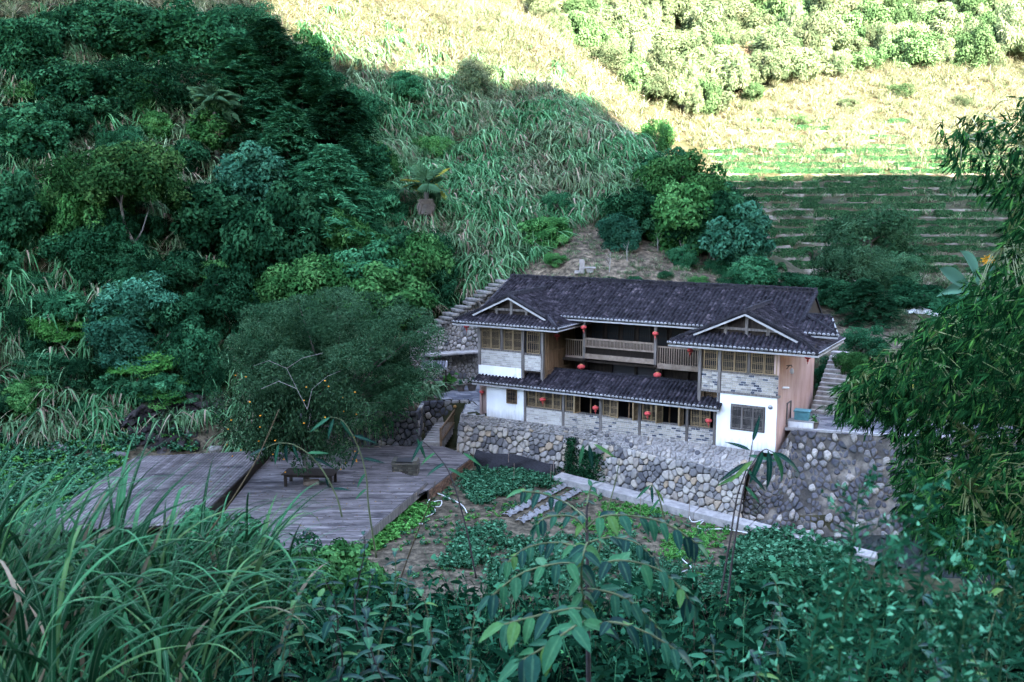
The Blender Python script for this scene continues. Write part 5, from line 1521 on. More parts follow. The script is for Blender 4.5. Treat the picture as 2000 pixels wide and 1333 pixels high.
# ------------------------------------------------------------------ shrubs and trees on the near hillside
HG = 'shrubs on the shaded hillside'
SH_ = [ # kind, leaf, cx, cy, w, h, label
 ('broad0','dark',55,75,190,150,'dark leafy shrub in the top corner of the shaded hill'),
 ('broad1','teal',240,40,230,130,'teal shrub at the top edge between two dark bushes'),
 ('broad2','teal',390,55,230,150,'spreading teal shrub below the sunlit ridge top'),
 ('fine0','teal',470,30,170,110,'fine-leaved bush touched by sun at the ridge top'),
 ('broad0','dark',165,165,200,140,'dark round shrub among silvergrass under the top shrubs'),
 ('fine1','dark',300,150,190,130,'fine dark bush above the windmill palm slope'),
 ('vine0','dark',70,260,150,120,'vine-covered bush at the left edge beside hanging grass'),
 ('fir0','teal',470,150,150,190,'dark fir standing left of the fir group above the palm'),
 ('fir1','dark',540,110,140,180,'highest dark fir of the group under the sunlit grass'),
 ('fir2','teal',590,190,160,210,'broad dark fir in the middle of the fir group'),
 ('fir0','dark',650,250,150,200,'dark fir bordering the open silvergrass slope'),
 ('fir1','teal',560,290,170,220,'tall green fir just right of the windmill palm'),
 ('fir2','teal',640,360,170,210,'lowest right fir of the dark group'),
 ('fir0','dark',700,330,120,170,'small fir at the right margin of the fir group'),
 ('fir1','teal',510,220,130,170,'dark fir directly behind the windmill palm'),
 ('broad1','mid',150,380,190,190,'yellow-green bush left of the pale-trunked tree'),
 ('vine1','blue',490,365,150,140,'vine-smothered mound with pale bluish leaves'),
 ('vine2','dark',480,480,190,190,'dark vine curtain hanging below the pale mound'),
 ('vine0','dark',560,440,150,180,'dark creeper thicket right of the vine curtain'),
 ('broad2','mid',640,440,150,130,'green shrub at the foot of the firs'),
 ('broad0','mid',620,530,170,150,'bushy green shrub behind the round fine-leaved tree'),
 ('broad1','teal',720,520,180,160,'leafy shrub above the crown of the round tree'),
 ('broad2','mid',800,500,190,170,'large bright shrub above the stone steps'),
 ('vine1','mid',745,590,180,130,'creeping shrub between round tree and steps'),
 ('broad0','teal',860,540,130,120,'teal shrub overhanging the lower stone steps'),
 ('fine2','mid',690,455,120,100,'small fine shrub on the lower grass slope'),
 ('broad1','blue',280,575,190,150,'bluish-green shrub in the middle of the shaded hill foot'),
 ('broad2','blue',240,650,180,120,'lower bluish shrub above the rock face'),
 ('layer0','lime',110,625,150,100,'flat-layered bright shrub at the left hill foot'),
 ('layer1','teal',95,690,150,90,'layered teal shrub under the bright one'),
 ('layer2','lime',290,690,170,100,'bright layered shrub above the rock face'),
 ('layer0','mid',60,745,130,90,'layered shrub low at the left edge'),
 ('layer1','lime',330,740,150,80,'second bright layered shrub just above the rock face'),
 ('broad0','dark',380,610,170,160,'dark shrub left of the round tree crown'),
 ('broad1','dark',440,560,150,150,'dark shrub behind the top left of the round tree'),
 ('vine2','dark',420,420,170,150,'dark thicket under the pale-trunked tree'),
 ('broad2','dark',330,520,170,130,'shadowed shrub around the pale trunk foot'),
 ('broad1','dark',400,700,120,130,'dark bush beside the bare twigs of the fruit tree'),
 ('fine1','teal',790,640,110,90,'fine shrub beside the revetment behind the round tree'),
 ('broad0','teal',515,620,150,130,'teal bush peeping over the round tree'),
 ('vine1','teal',30,430,150,160,'creeper mound at the left edge in mid slope'),
 ('broad2','teal',180,480,170,150,'leafy shrub left of the pale trunk'),
 ('fine0','mid',840,275,90,70,'small round bush alone on the silvergrass slope'),
 ('fine2','pale',925,135,110,110,'feathery bush half in sun on the shadow line'),
 ('broad1','teal',790,160,80,70,'little bush just below the shadow line'),
 ('fine1','teal',1090,390,80,70,'small bush low on the silvergrass near the knoll'),
 ('broad0','mid',1070,440,120,80,'yellowish shrub at the top of the knoll'),
 ('broad1','teal',690,200,130,110,'leafy shrub hiding the right flank of the upper firs'),
 ('fine2','mid',735,300,110,100,'fine shrub on the grass side of the fir group'),
 ('broad0','teal',745,400,130,110,'shrub at the lower right corner of the fir group'),
 ('vine1','mid',600,120,120,90,'creeper patch beneath the sunlit ridge grass'),
 # group of trees on the spur behind the house
 ('fine1','mid',1275,262,110,110,'top tree of the spur, standing against the sunlit terraces'),
 ('broad1','mid',1330,345,190,170,'large teal-green tree on the spur behind the house'),
 ('broad0','dark',1240,405,160,120,'dark shrub at the left foot of the spur trees'),
 ('broad2','blue',1210,440,120,90,'bluish shrub beside the knoll path'),
 ('vine2','mid',1330,420,180,150,'dark leafy tree below the large spur tree'),
 ('fine0','lime',1312,445,70,90,'lime-green climber patch among the dark spur trees'),
 ('vine0','dark',1385,440,150,150,'dark vine-draped tree at the centre of the spur group'),
 ('vine1','blue',1450,480,140,140,'pale bluish vine curtain at the right end of the spur group'),
 ('vine2','teal',1470,535,120,90,'leafy vine mound where the spur meets the terraces'),
 ('broad1','dark',1420,400,110,110,'dark tree top against the shaded terraces'),
 # foot of the terraces and right of the house
 ('fine2','fine',1700,440,180,170,'thin grey-green fruit tree before the shaded terraces'),
 ('fine0','fine',1660,500,150,140,'lower bush of thin grey-green leaves by the terrace foot'),
 ('fine1','fine',1750,520,140,120,'grey-green bush right of the thin fruit tree'),
 ('fir2','dark',1690,580,100,110,'dark clipped conifer beside the track behind the house'),
 ('broad0','dark',1560,548,100,60,'dark bush behind the right end of the main roof'),
 ('broad1','dark',1620,560,120,70,'dark hedge bush behind the roof ridge end'),
 ('broad2','dark',1790,570,150,80,'dark shrub near the white canopy'),
 ('fine1','teal',1690,655,110,90,'round bush on the bank above the yard'),
 ('broad0','mid',1660,700,90,80,'leafy bush with fruit beside the yard steps'),
 ('broad1','teal',1625,715,80,80,'small shrub at the head of the yard steps'),
 ('broad2','mid',1640,765,70,70,'potted-looking shrub low beside the yard steps'),
 ('layer1','teal',1890,590,160,130,'dark layered shrub behind the bamboo'),
 ('broad0','dark',1900,660,200,150,'shadowy shrub in the gap behind the bamboo'),
]
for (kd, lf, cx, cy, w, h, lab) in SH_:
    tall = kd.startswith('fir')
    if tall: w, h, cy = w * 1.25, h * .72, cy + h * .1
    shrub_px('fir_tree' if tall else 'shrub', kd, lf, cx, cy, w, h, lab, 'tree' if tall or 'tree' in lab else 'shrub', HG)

# smaller shrubs that knit the thickets together
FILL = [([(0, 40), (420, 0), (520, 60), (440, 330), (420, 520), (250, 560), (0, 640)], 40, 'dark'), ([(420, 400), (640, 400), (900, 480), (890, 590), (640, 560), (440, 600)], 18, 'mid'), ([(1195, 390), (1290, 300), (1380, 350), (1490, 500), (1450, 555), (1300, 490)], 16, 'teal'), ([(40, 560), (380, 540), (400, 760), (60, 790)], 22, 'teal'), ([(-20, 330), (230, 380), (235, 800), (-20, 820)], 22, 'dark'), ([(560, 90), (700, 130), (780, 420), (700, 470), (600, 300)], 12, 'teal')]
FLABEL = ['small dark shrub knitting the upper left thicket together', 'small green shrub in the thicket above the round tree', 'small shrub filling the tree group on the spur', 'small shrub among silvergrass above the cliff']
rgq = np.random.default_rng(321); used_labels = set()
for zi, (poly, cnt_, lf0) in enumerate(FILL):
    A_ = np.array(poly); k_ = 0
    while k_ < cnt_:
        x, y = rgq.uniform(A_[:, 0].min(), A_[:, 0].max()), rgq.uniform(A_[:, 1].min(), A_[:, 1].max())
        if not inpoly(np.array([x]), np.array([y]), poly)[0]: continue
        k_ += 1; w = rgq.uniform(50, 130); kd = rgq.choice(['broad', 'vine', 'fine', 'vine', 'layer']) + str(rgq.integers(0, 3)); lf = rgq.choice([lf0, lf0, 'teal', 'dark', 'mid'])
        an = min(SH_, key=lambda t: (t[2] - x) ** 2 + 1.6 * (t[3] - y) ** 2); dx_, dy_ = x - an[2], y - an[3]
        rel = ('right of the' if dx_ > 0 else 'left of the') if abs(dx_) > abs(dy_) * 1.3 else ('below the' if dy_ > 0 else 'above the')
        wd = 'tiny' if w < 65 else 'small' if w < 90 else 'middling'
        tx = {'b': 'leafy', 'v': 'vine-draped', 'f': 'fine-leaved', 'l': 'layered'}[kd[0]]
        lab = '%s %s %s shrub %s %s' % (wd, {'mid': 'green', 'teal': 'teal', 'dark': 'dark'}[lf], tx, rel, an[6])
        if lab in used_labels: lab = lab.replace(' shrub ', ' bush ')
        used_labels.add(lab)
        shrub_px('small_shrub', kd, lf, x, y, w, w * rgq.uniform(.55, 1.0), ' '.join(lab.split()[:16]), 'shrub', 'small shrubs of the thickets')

# the pale-trunked tree on the left slope
M_BARKG = mat_surf('lichened_bark', [(.06, .058, .056), (.20, .195, .19)], scale=5, rough=.9, bump=.5, stretch=(1, 1, .5))
pt = hit(268, 505, 60)
s_ = pt.y / F
CR['persim'] = crown_mesh('crown', 301, (2.0, 2.0, 1.5), 110, 22000, .085, .062, clump=.17, droop=.5, zmin=-.4, lift=2.9)
r = empty('broadleaf_tree', pt); tag(r, 'large-leaved tree with a pale leaning trunk in mid slope', 'tree')
cmm = CR['persim'][0]; cmm.materials.append(ML['olive']); cw = 330 * s_ / 4.0
co = link('crown', cmm, None, r, loc=(-.3, -1.0, -3.4), scale=(cw, cw * .8, cw * .95))
b = MB(); f = lambda px, py: at(px, py, pt.y - .9) - pt
b.tube([f(272, 500) + Vector((0, .5, -.5)), f(262, 478), f(243, 440), f(236, 400), f(240, 360), f(238, 300)], [.20, .16, .13, .11, .09, .05], 8)
b.tube([f(262, 478), f(278, 450), f(290, 410)], [.08, .06, .03], 6); b.tube([f(236, 400), f(200, 350), f(170, 320)], [.07, .05, .03], 6); b.tube([f(240, 360), f(290, 320), f(330, 290)], [.10, .07, .03], 6)
b.build('trunk', M_BARKG, r, True)

# windmill palms
def fan_leaf_mesh(seed, R_=.8, n=26, droop=.35, mat=None):
    rng_ = random.Random(seed); b = MB()
    for i in range(n):
        a = R(-130 + 260 * i / (n - 1)); w = .055; L_ = R_ * (1 - .25 * abs(math.cos(a / 2 + 0)) * 0 - .18 * (abs(a) / R(130)) ** 2) * rng_.uniform(.92, 1.05)
        d = Vector((math.sin(a), math.cos(a), 0)); sd = Vector((d.y, -d.x, 0))
        z1 = .02 * (1 if i % 2 else -1)
        p0 = d * .03; p1 = d * L_ * .6 + Vector((0, 0, z1 - droop * .15)); p2 = d * L_ + Vector((0, 0, -droop * L_))
        b.add([p0, p1 + sd * w, p2, p1 - sd * w], [(0, 1, 2), (0, 2, 3)])
    return b.mesh('fan_leaf')
FL = [fan_leaf_mesh(i, droop=.15 + .2 * i) for i in range(3)]
for f_ in FL: f_.materials.append(mat_leaf('palm_leaf', [(.05, .11, .06), (.08, .16, .085)], attr='none'))
FLY = FL[0].copy(); FLY.materials.clear(); FLY.materials.append(mat_leaf('palm_leaf_yellow', [(.22, .22, .05), (.30, .28, .08)], attr='none'))
FLD = FL[2].copy(); FLD.materials.clear(); FLD.materials.append(mat_plain('dead_palm_leaf', (.22, .19, .175), .9))
def palm(px, py, size, h, label, seed, yellow=0):
    base = hit(px, py, 60) + Vector((0, -3.0, 0)); base.z = tz(base.x, base.y); rng_ = random.Random(seed); k = size
    r = tag(empty('windmill_palm', base), label, 'palm', 'windmill palms on the hillside')
    r.scale = (k, k, k)
    b = MB(); b.tube([(0, 0, -.5), (.05, 0, h * .5), (0, 0, h)], [.14, .13, .12], 8); b.build('trunk', M_BARK, r, True)
    for i in range(15):
        az = i * 2.399 + rng_.uniform(-.2, .2); el = R(rng_.uniform(5, 75)); L_ = rng_.uniform(.7, 1.0)
        d = Vector((math.cos(az) * math.cos(el), math.sin(az) * math.cos(el), math.sin(el)))
        q = d.to_track_quat('Y', 'Z')
        M = Matrix.LocRotScale(Vector((0, 0, h)) + d * L_, q @ Euler((R(-62 + 50 * math.sin(el)), 0, 0)).to_quaternion(), Vector((1, 1, 1)) * rng_.uniform(.85, 1.1))
        low_ = el < R(25)
        lf = link('fan_leaf', FLY if (yellow and i % 3 == 0) else FL[rng_.randint(0, 2)], None, r, matrix=M)
        b = MB(); b.tube([Vector((0, 0, h - .1)), Vector((0, 0, h)) + d * L_], .016, 4); b.build('leaf_stalk', ML['mid'], r)
    for i in range(9):
        az = i * .7; d = Vector((math.cos(az) * .5, math.sin(az) * .5, -.85)).normalized()
        M = Matrix.LocRotScale(Vector((0, 0, h - .15)) + d * .45, d.to_track_quat('Y', 'Z'), Vector((.7, .8, .7)))
        link('dead_leaf', FLD, None, r, matrix=M)
palm(440, 268, 1.75, 2.6, 'windmill palm with pale dead skirt in front of the firs', 3)
palm(838, 400, 1.75, 1.9, 'short windmill palm with yellow leaves on the silvergrass slope', 5, 1)

# ------------------------------------------------------------------ trees on the sunlit slope opposite
FG = 'trees on the sunlit far slope'
WOOD = [(1000, -40), (1060, 40), (1160, 110), (1240, 175), (1330, 215), (1430, 205), (1500, 150), (1600, 140), (1720, 115), (1850, 110), (1960, 120), (2080, 110), (2080, -60)]
rngf = np.random.default_rng(5); cnt = 0; tries = 0; pts = []
FLAB = ['feathery pale bamboo on the sunlit far slope', 'round pale tree on the sunlit far slope', 'darker green tree on the sunlit far slope', 'straw-coloured bush on the sunlit far slope']
while cnt < 250 and tries < 6000:
    tries += 1
    x, y = rngf.uniform(1000, 2080), rngf.uniform(-60, 215)
    if not inpoly(np.array([x]), np.array([y]), WOOD)[0]: continue
    if any((x - a) ** 2 / 640 + (y - b_) ** 2 / 300 < 1 for a, b_ in pts): continue
    pts.append((x, y)); cnt += 1
    t = rngf.choice(4, p=[.42, .27, .27, .04]); kd = ['plume', 'fine', 'broad', 'fine'][t] + str(rngf.integers(0, 3)); lf = ['pale', 'pale', 'pgreen', 'straw'][t]
    p = hit(x, y + 25, 90); s_ = p.y / F; w = rngf.uniform(50, 120) * s_; h = rngf.uniform(55, 135) * s_
    plant(['bamboo_clump', 'far_tree', 'far_tree', 'far_bush'][t], kd, lf, (p.x, p.y, p.z - .3), w, h, FLAB[t].replace('the sunlit far slope', ('the upper part' if y < 30 else 'the middle part' if y < 110 else 'the lower edge') + ' of the far wood, ' + ('nearest the silvergrass hill' if x < 1250 else 'left of its middle' if x < 1450 else 'above the terraces' if x < 1700 else 'towards the right' if x < 1880 else 'at the far right')), ['bamboo', 'tree', 'tree', 'bush'][t], FG + [' (bamboo)', ' (pale)', ' (green)', ' (straw)'][t], parts=False)
for i, (x, y) in enumerate([(1560, 225), (1660, 195), (1350, 190), (1290, 175), (1760, 170), (1880, 190)]):
    p = hit(x, y + 18, 90); s_ = p.y / F
    plant('far_bush', 'fine%d' % (i % 3), ['pgreen', 'pale'][i % 2], (p.x, p.y, p.z - .2), 60 * s_, 40 * s_, 'low bush above the topmost tea terraces', 'bush', 'low bushes above the tea terraces', parts=False)

# ------------------------------------------------------------------ tea terraces
MG_SHORT = mat_grass('terrace_grass', [(.022, .070, .028), (.048, .12, .045), (.10, .18, .075)], [(.10, .08, .062), (.19, .155, .12), (.30, .25, .2)], patch=.45, pscale=.22)
M_TEA = mat_leaf('tea_leaf', [(.008, .034, .014), (.020, .068, .028), (.052, .125, .052)], objvar=.2)
M_BANK = mat_surf('terrace_bank', [(.05, .046, .036), (.11, .098, .08), (.19, .17, .145)], scale=1.3, rough=.95, bump=.7, bscale=5, dist=.1, coord='World', patch=((.05, .07, .035), .6, .55))
def hedge_unit(seed, L_=2.2, w=.85, h=.55, n=1000):
    rg = np.random.default_rng(seed)
    x = rg.uniform(-L_ / 2, L_ / 2, n); a = rg.uniform(-.35, math.pi + .35, n)
    sc_ = .9 + .2 * rg.random(n)
    d = np.stack([np.zeros(n), np.cos(a), np.sin(a)], 1)
    pos = np.stack([x, np.cos(a) * w / 2 * sc_, .12 + np.maximum(np.sin(a), -.2) * h * sc_], 1)
    ax = norm(np.cross(d, rg.normal(0, 1, (n, 3)))) + d * .6; nr = d + rg.normal(0, .4, (n, 3)) + np.array([0, 0, .3])
    V = leaf_arrays(pos, ax, nr, .17 * rg.uniform(.7, 1.3, n), .085 * rg.uniform(.7, 1.3, n))
    me = mesh_np('hedge_bush', V, leaf_faces(n), {'rnd': np.repeat(rg.random(n), 4)}); me.materials.append(M_TEA); return me
HU = [hedge_unit(400 + i) for i in range(4)]
# each terrace: a bank following one contour, its hedge along the lip
_ry = [538, 517, 497, 478, 460, 443, 427, 411, 396, 382, 368, 355, 342, 329, 316, 303, 290, 275, 258, 243]
_rr = random.Random(44); ROWS = []
for i_, y_ in enumerate(_ry):
    xl = 1505 - (538 - y_) * .62 if y_ > 340 else 1382
    br = _rr.uniform(1590, 1720); gp = _rr.uniform(15, 70)
    if y_ > 290: runs_ = [(xl + _rr.uniform(0, 25), br), (br + gp, 2040)] if i_ % 3 else [(xl + 5, 2040)]
    else: runs_ = [(1440 + _rr.uniform(0, 150), 1640 + _rr.uniform(0, 220))]
    ROWS.append((y_, xl, 2060, runs_))
rgt = np.random.default_rng(12)
short = [tussock('terrace_grass', 260 + i, 30, .55, .035, .35, (35, 88), (20, 110), dry=.2 + .15 * (i % 3), mat=MG_SHORT, seg=3) for i in range(6)]
TG = []
_ord = ['lowest', 'second', 'third', 'fourth', 'fifth', 'sixth', 'seventh', 'eighth', 'ninth', 'tenth', 'eleventh', 'twelfth', 'thirteenth', 'fourteenth', 'fifteenth', 'sixteenth', 'seventeenth', 'eighteenth', 'nineteenth', 'twentieth', 'twenty-first', 'twenty-second', 'twenty-third', 'twenty-fourth']
TEA_WORDS = [('shaded ' if i_ < 13 else 'sunlit ') + o_ for i_, o_ in enumerate(_ord)]
SIDE_W = {1: [''], 2: ['left part of the ', 'right part of the ']}
for ri, (yy, xa, xb, runs) in enumerate(ROWS):
    xs = np.linspace(xa, xb, 46); pts_ = []
    z0 = hit(1700, yy, 88).z
    for x in xs:
        # walk this line of sight's bearing to the contour of z0
        d = ray(x, yy); Yr = np.arange(88, 190, .25); X = d[0] / d[1] * Yr; zz = tz_many(X, Yr); k = np.argmax(zz > z0)
        pts_.append((X[k], Yr[k]))
    Q = np.array(pts_); Q[:, 1] = np.convolve(np.pad(Q[:, 1], 3, mode='edge'), np.ones(7) / 7, 'valid')
    Q[:, 1] += .35 * np.sin(Q[:, 0] * .35 + ri * 1.7) + .2 * np.sin(Q[:, 0] * 1.1 + ri)
    hb = .62 + .08 * math.sin(ri * 2.2)
    nq = len(Q)
    prof = [(-.75, -.75), (-.45, -.05), (-.15, hb * .75), (.15, hb), (1.7, hb + .06), (3.2, hb - .6)]
    V = np.array([[(q[0], q[1] + dy, z0 - .55 + dz + .12 * float(vnoise(np.array(q[0] * 1.3 + dy * 3), np.array(q[1] + ri * 5.0)))) for (dy, dz) in prof] for q in Q])
    idx = np.arange(nq * len(prof)).reshape(nq, len(prof))
    Fc = np.stack([idx[:-1, :-1], idx[1:, :-1], idx[1:, 1:], idx[:-1, 1:]], -1).reshape(-1, 4)
    tag(link('terrace_bank', mesh_np('terrace_bank', V.reshape(-1, 3), Fc, smooth=True), M_BANK), kind='structure')
    for hi, (ha, hb_) in enumerate(runs):
        a_i = np.interp(ha, xs, np.arange(nq)); b_i = np.interp(hb_, xs, np.arange(nq))
        seg = np.linspace(a_i, b_i, 40); hx = np.interp(seg, np.arange(nq), Q[:, 0]); hy = np.interp(seg, np.arange(nq), Q[:, 1]) + .62
        dist = np.r_[0, np.cumsum(np.hypot(np.diff(hx), np.diff(hy)))]
        root = empty('tea_hedge', (hx[0], hy[0], z0 - .55 + hb))
        tag(root, '%s%s tea hedge counting up the terraced slope' % (SIDE_W[len(runs)][hi], TEA_WORDS[ri]), 'hedge', 'tea hedges on the terraces')
        t_ = 0.0
        while t_ < dist[-1]:
            if rgt.random() < .93:
                x = np.interp(t_, dist, hx); y = np.interp(t_, dist, hy); a = math.atan2(np.interp(t_ + .5, dist, hy) - y, np.interp(t_ + .5, dist, hx) - x + 1e-6)
                link('hedge_bush', HU[rgt.integers(0, 4)], None, root, loc=(x - hx[0], y - hy[0], 0), rot=(0, 0, a + (math.pi if rgt.random() < .5 else 0)), scale=(1, rgt.uniform(.85, 1.15), rgt.uniform(.8, 1.25)))
            t_ += 1.75
    nn = 220
    ii = rgt.uniform(0, nq - 1, nn); gx = np.interp(ii, np.arange(nq), Q[:, 0]); oy = rgt.choice([-.6, -.3, .1, 1.3, 1.8, 2.4], nn) + rgt.normal(0, .22, nn); gy = np.interp(ii, np.arange(nq), Q[:, 1]) + oy
    gz = z0 - .55 + np.interp(oy, [-.75, -.45, -.15, .15, 1.7, 3.2], [-.75, -.05, hb * .75, hb, hb + .06, hb - .6])
    TG.append(np.stack([gx, gy, gz], 1))
TG = np.concatenate(TG); n = len(TG); rot = np.zeros((n, 3)); rot[:, 2] = rgt.random(n) * 6.283
scatter('terrace_grass', TG, rot, rgt.uniform(.6, 1.5, n), rgt.integers(0, 6, n), short, 'short grass and weeds on the terrace banks', 'grass')
# rough grass between the terraces and on the valley floor behind the house
def val_keep(X, Y, Z, px, py, d):
    lx, ly = to_house(X, Y)
    a = (X > 15) & (Y > 64) & (Y < 152) & (px < 2150) & (px > 1380) & ~((lx > -1) & (lx < 14) & (ly < 10.5)) & ~(inpoly(px, py, [(1590, 590), (1640, 590), (1740, 640), (1740, 670), (1600, 640)]) & (Y < 90))
    kn = inpoly(px, py, KNOLL) & (Y < 94) & (Y > 74)
    ter = (py > 335) & (py < 545) & (px > 1420)
    return (a & (rng.random(len(X)) < np.where(ter, .05, .55))) | (kn & (rng.random(len(X)) < .5))
P, px, py = field(26000, -4, 85, 64, 152, val_keep)
n = len(P); rot = np.zeros((n, 3)); rot[:, 2] = rng.random(n) * 6.283
scatter('rough_grass', P, rot, rng.uniform(.5, 1.5, n) * np.where(P[:, 1] < 95, .75, 1.5), rng.integers(0, 6, n), short, 'rough short grass on the knoll and valley floor', 'grass')
# saplings on the knoll
for i, (x, y) in enumerate([(1190, 520), (1225, 500), (1330, 500), (1395, 515), (1285, 480)]):
    p = hit(x, y + 12, 74); b = MB(); q = random.Random(i)
    b.tube([(0, 0, 0), (q.uniform(-.1, .1), 0, .9), (q.uniform(-.2, .2), 0, 1.7)], [.03, .022, .008], 5)
    for k in range(6): z = .5 + k * .18; a = q.random() * 6.28; b.tube([(0, 0, z), (.35 * math.cos(a), .35 * math.sin(a), z + .45)], [.012, .004], 4)
    r = tag(empty('sapling', p), ['thin bare sapling beside the stone table', 'bare sapling in the middle of the knoll', 'leafless sapling right of the knoll top', 'sapling on the bare right slope of the knoll', 'small bare sapling near the crest of the knoll'][i], 'sapling', 'bare saplings on the knoll'); b.build('stem', M_BARKP, r)
for i, (x, y, w) in enumerate([(1192, 540, 26), (1365, 545, 60), (1420, 545, 50), (1300, 530, 40), (1080, 500, 60), (1240, 540, 36), (1460, 560, 50)]):
    shrub_px('low_bush', 'fine%d' % (i % 3), ['dark', 'mid', 'teal'][i % 3], x, y, w, w * .6, ['tiny dark bush right of the stone table', 'low green bush on the right slope of the knoll', 'low teal bush further right on the knoll', 'small dark bush in the middle of the bare knoll', 'low bush where silvergrass meets the knoll', 'little bush behind the main roof ridge', 'bush at the right foot of the knoll'][i], 'bush', 'low bushes on the knoll')

# ------------------------------------------------------------------ round fine-leaved tree over the deck
def big_tree():
    base = at_z(645, 896, -2.9); Yc = base.y
    c0 = at(640, 724, Yc)
    r = tag(empty('shade_tree', base), 'broad dome-shaped tree with tiny grey-green leaves behind the deck', 'tree')
    rg = np.random.default_rng(500)
    s_ = Yc / F; rad = np.array([262 * s_, 205 * s_, 190 * s_])
    nl = 150000
    pos, d, C, k = crown_points(rg, rad, 330, nl, clump=.125, flat=.7, shell=.5, zmin=-.62, up=.5)
    cen = np.array(c0 - base)
    ax = norm(np.cross(d, rg.normal(0, 1, (nl, 3)))) + d * .7 + np.array([0, 0, .1]); nr = norm(d + np.array([0, 0, .6]) + rg.normal(0, .5, (nl, 3)))
    V = leaf_arrays(pos + cen, ax, nr, .15 * rg.uniform(.6, 1.3, nl), .075 * rg.uniform(.7, 1.3, nl))
    ct = rg.random(330)
    me = mesh_np('crown', V, leaf_faces(nl), {'rnd': np.repeat(np.clip(.6 * rg.random(nl) + .4 * ct[k], 0, 1), 4)})
    link('crown', me, ML['fine'], r)
    b = MB(); q = random.Random(5)
    t0 = Vector((0, 0, -.6)); fork = Vector((.2, .1, 2.2))
    b.tube([t0, Vector((.1, 0, 1.0)), fork], [.42, .34, .3], 9)
    for i in q.sample(range(330), 34):
        c = Vector(C[i] + cen); m1 = fork.lerp(c, .4) + Vector((0, 0, .8)); b.tube([fork, m1, c], [.13, .08, .02], 5, cap=False)
    b.build('trunk', M_BARK, r, True)
big_tree()
# fruit tree in front of it
M_BARK2 = mat_surf('grey_bark', [(.09, .088, .086), (.18, .172, .168)], scale=5, rough=.9, bump=.3)
ML['persim'] = mat_leaf('leaf_persimmon', [(.006, .022, .010), (.014, .042, .018), (.04, .085, .04)], spec=.03, rough=.5)
def fruit_tree():
    base = at_z(598, 940, Z1); Yc = base.y
    r = tag(empty('persimmon_tree', base), 'dark drooping persimmon tree with orange fruit over the deck table', 'tree')
    rg = np.random.default_rng(510); cen = np.array(at(580, 815, Yc - 2.6) - base); s_ = Yc / F; rad = np.array([165 * s_, 90 * s_, 128 * s_])
    nl = 19000
    pos, d, C, k = crown_points(rg, rad, 120, nl, clump=.17, flat=1.0, shell=.6, zmin=-.8, up=-.1)
    ax = np.array([0, 0, -1.0]) + d * .6 + rg.normal(0, .45, (nl, 3)); nr = norm(d + rg.normal(0, .5, (nl, 3)))
    V = leaf_arrays(pos + cen, ax, nr, .20 * rg.uniform(.6, 1.2, nl), .095 * rg.uniform(.7, 1.2, nl))
    link('crown', mesh_np('crown', V, leaf_faces(nl), {'rnd': np.repeat(rg.random(nl), 4)}), ML['persim'], r)
    b = MB(); q = random.Random(8); fork = Vector((-.1, 0, 1.7))
    b.tube([(0, 0, -.1), (.05, 0, .8), fork], [.2, .17, .14], 8)
    for i in q.sample(range(120), 26):
        c = Vector(C[i] + cen); m1 = fork.lerp(c, .5) + Vector((0, 0, .7)); b.tube([fork, m1, c], [.07, .045, .012], 5, cap=False)
    b.build('trunk', M_BARK, r, True)
    b = MB(); g = lambda px, py: at(px, py, Yc - 4.6) - base
    for path in ([(600, 800), (580, 760), (560, 720), (525, 705), (495, 715)], [(560, 720), (590, 700), (630, 690)], [(580, 760), (545, 745), (510, 760)], [(600, 800), (610, 760), (640, 735), (665, 725)]):
        b.tube([g(*p) for p in path], [.02 - .003 * i for i in range(len(path))], 5)
    b.build('bare_branch', M_BARK2, r)
    bm = bmesh.new(); bmesh.ops.create_icosphere(bm, subdivisions=1, radius=.055)
    for v in bm.verts: v.co.z *= .85
    fm = bpy.data.meshes.new('persimmon'); bm.to_mesh(fm); bm.free(); fm.polygons.foreach_set('use_smooth', [True] * len(fm.polygons)); fm.materials.append(mat_surf('persimmon_skin', [(.38, .13, .012), (.55, .22, .03)], scale=6, rough=.4, bump=0, objvar=.25))
    for i in range(38):
        a = rg.random() * 6.283; u = rg.random() ** .5; zz = rg.uniform(-.85, .85); rr = math.sqrt(max(0, 1 - zz * zz)) * rg.uniform(.8, 1.0)
        p = cen + rad * np.array([rr * math.cos(a), -abs(rr * math.sin(a)), zz]) * .97
        link('persimmon', fm, None, r, loc=tuple(p))
fruit_tree()

# ------------------------------------------------------------------ garden
MG_GARDEN = mat_leaf('garden_leaf', [(.012, .064, .014), (.040, .150, .032), (.10, .26, .070)], objvar=.3)
MG_GARDENB = mat_leaf('bean_leaf', [(.005, .030, .014), (.020, .082, .042), (.065, .175, .10)], objvar=.3)
def fancy_leaves(pos, ax, nr, Ln, Wd):
    """leaves with a folded midrib and a bend: eight points, eight triangles"""
    ax = norm(ax); sd = norm(np.cross(ax, nr)); up = np.cross(sd, ax); L1 = Ln[:, None]; W1 = Wd[:, None]
    c1 = pos + ax * L1 * .3 - up * L1 * .02; c2 = pos + ax * L1 * .68 - up * L1 * .12
    V = np.stack([pos, c1 - sd * W1 * .5 + up * W1 * .14, c1, c1 + sd * W1 * .5 + up * W1 * .14, c2 - sd * W1 * .36 + up * W1 * .10, c2, c2 + sd * W1 * .36 + up * W1 * .10, pos + ax * L1 - up * L1 * .3], 1)
    i = np.arange(len(pos))[:, None] * 8
    t = [(0, 2, 1), (0, 3, 2), (1, 2, 5), (1, 5, 4), (2, 3, 6), (2, 6, 5), (4, 5, 7), (5, 6, 7)]
    return V.reshape(-1, 3), np.concatenate([i + np.array([q]) for q in t], 0), 8
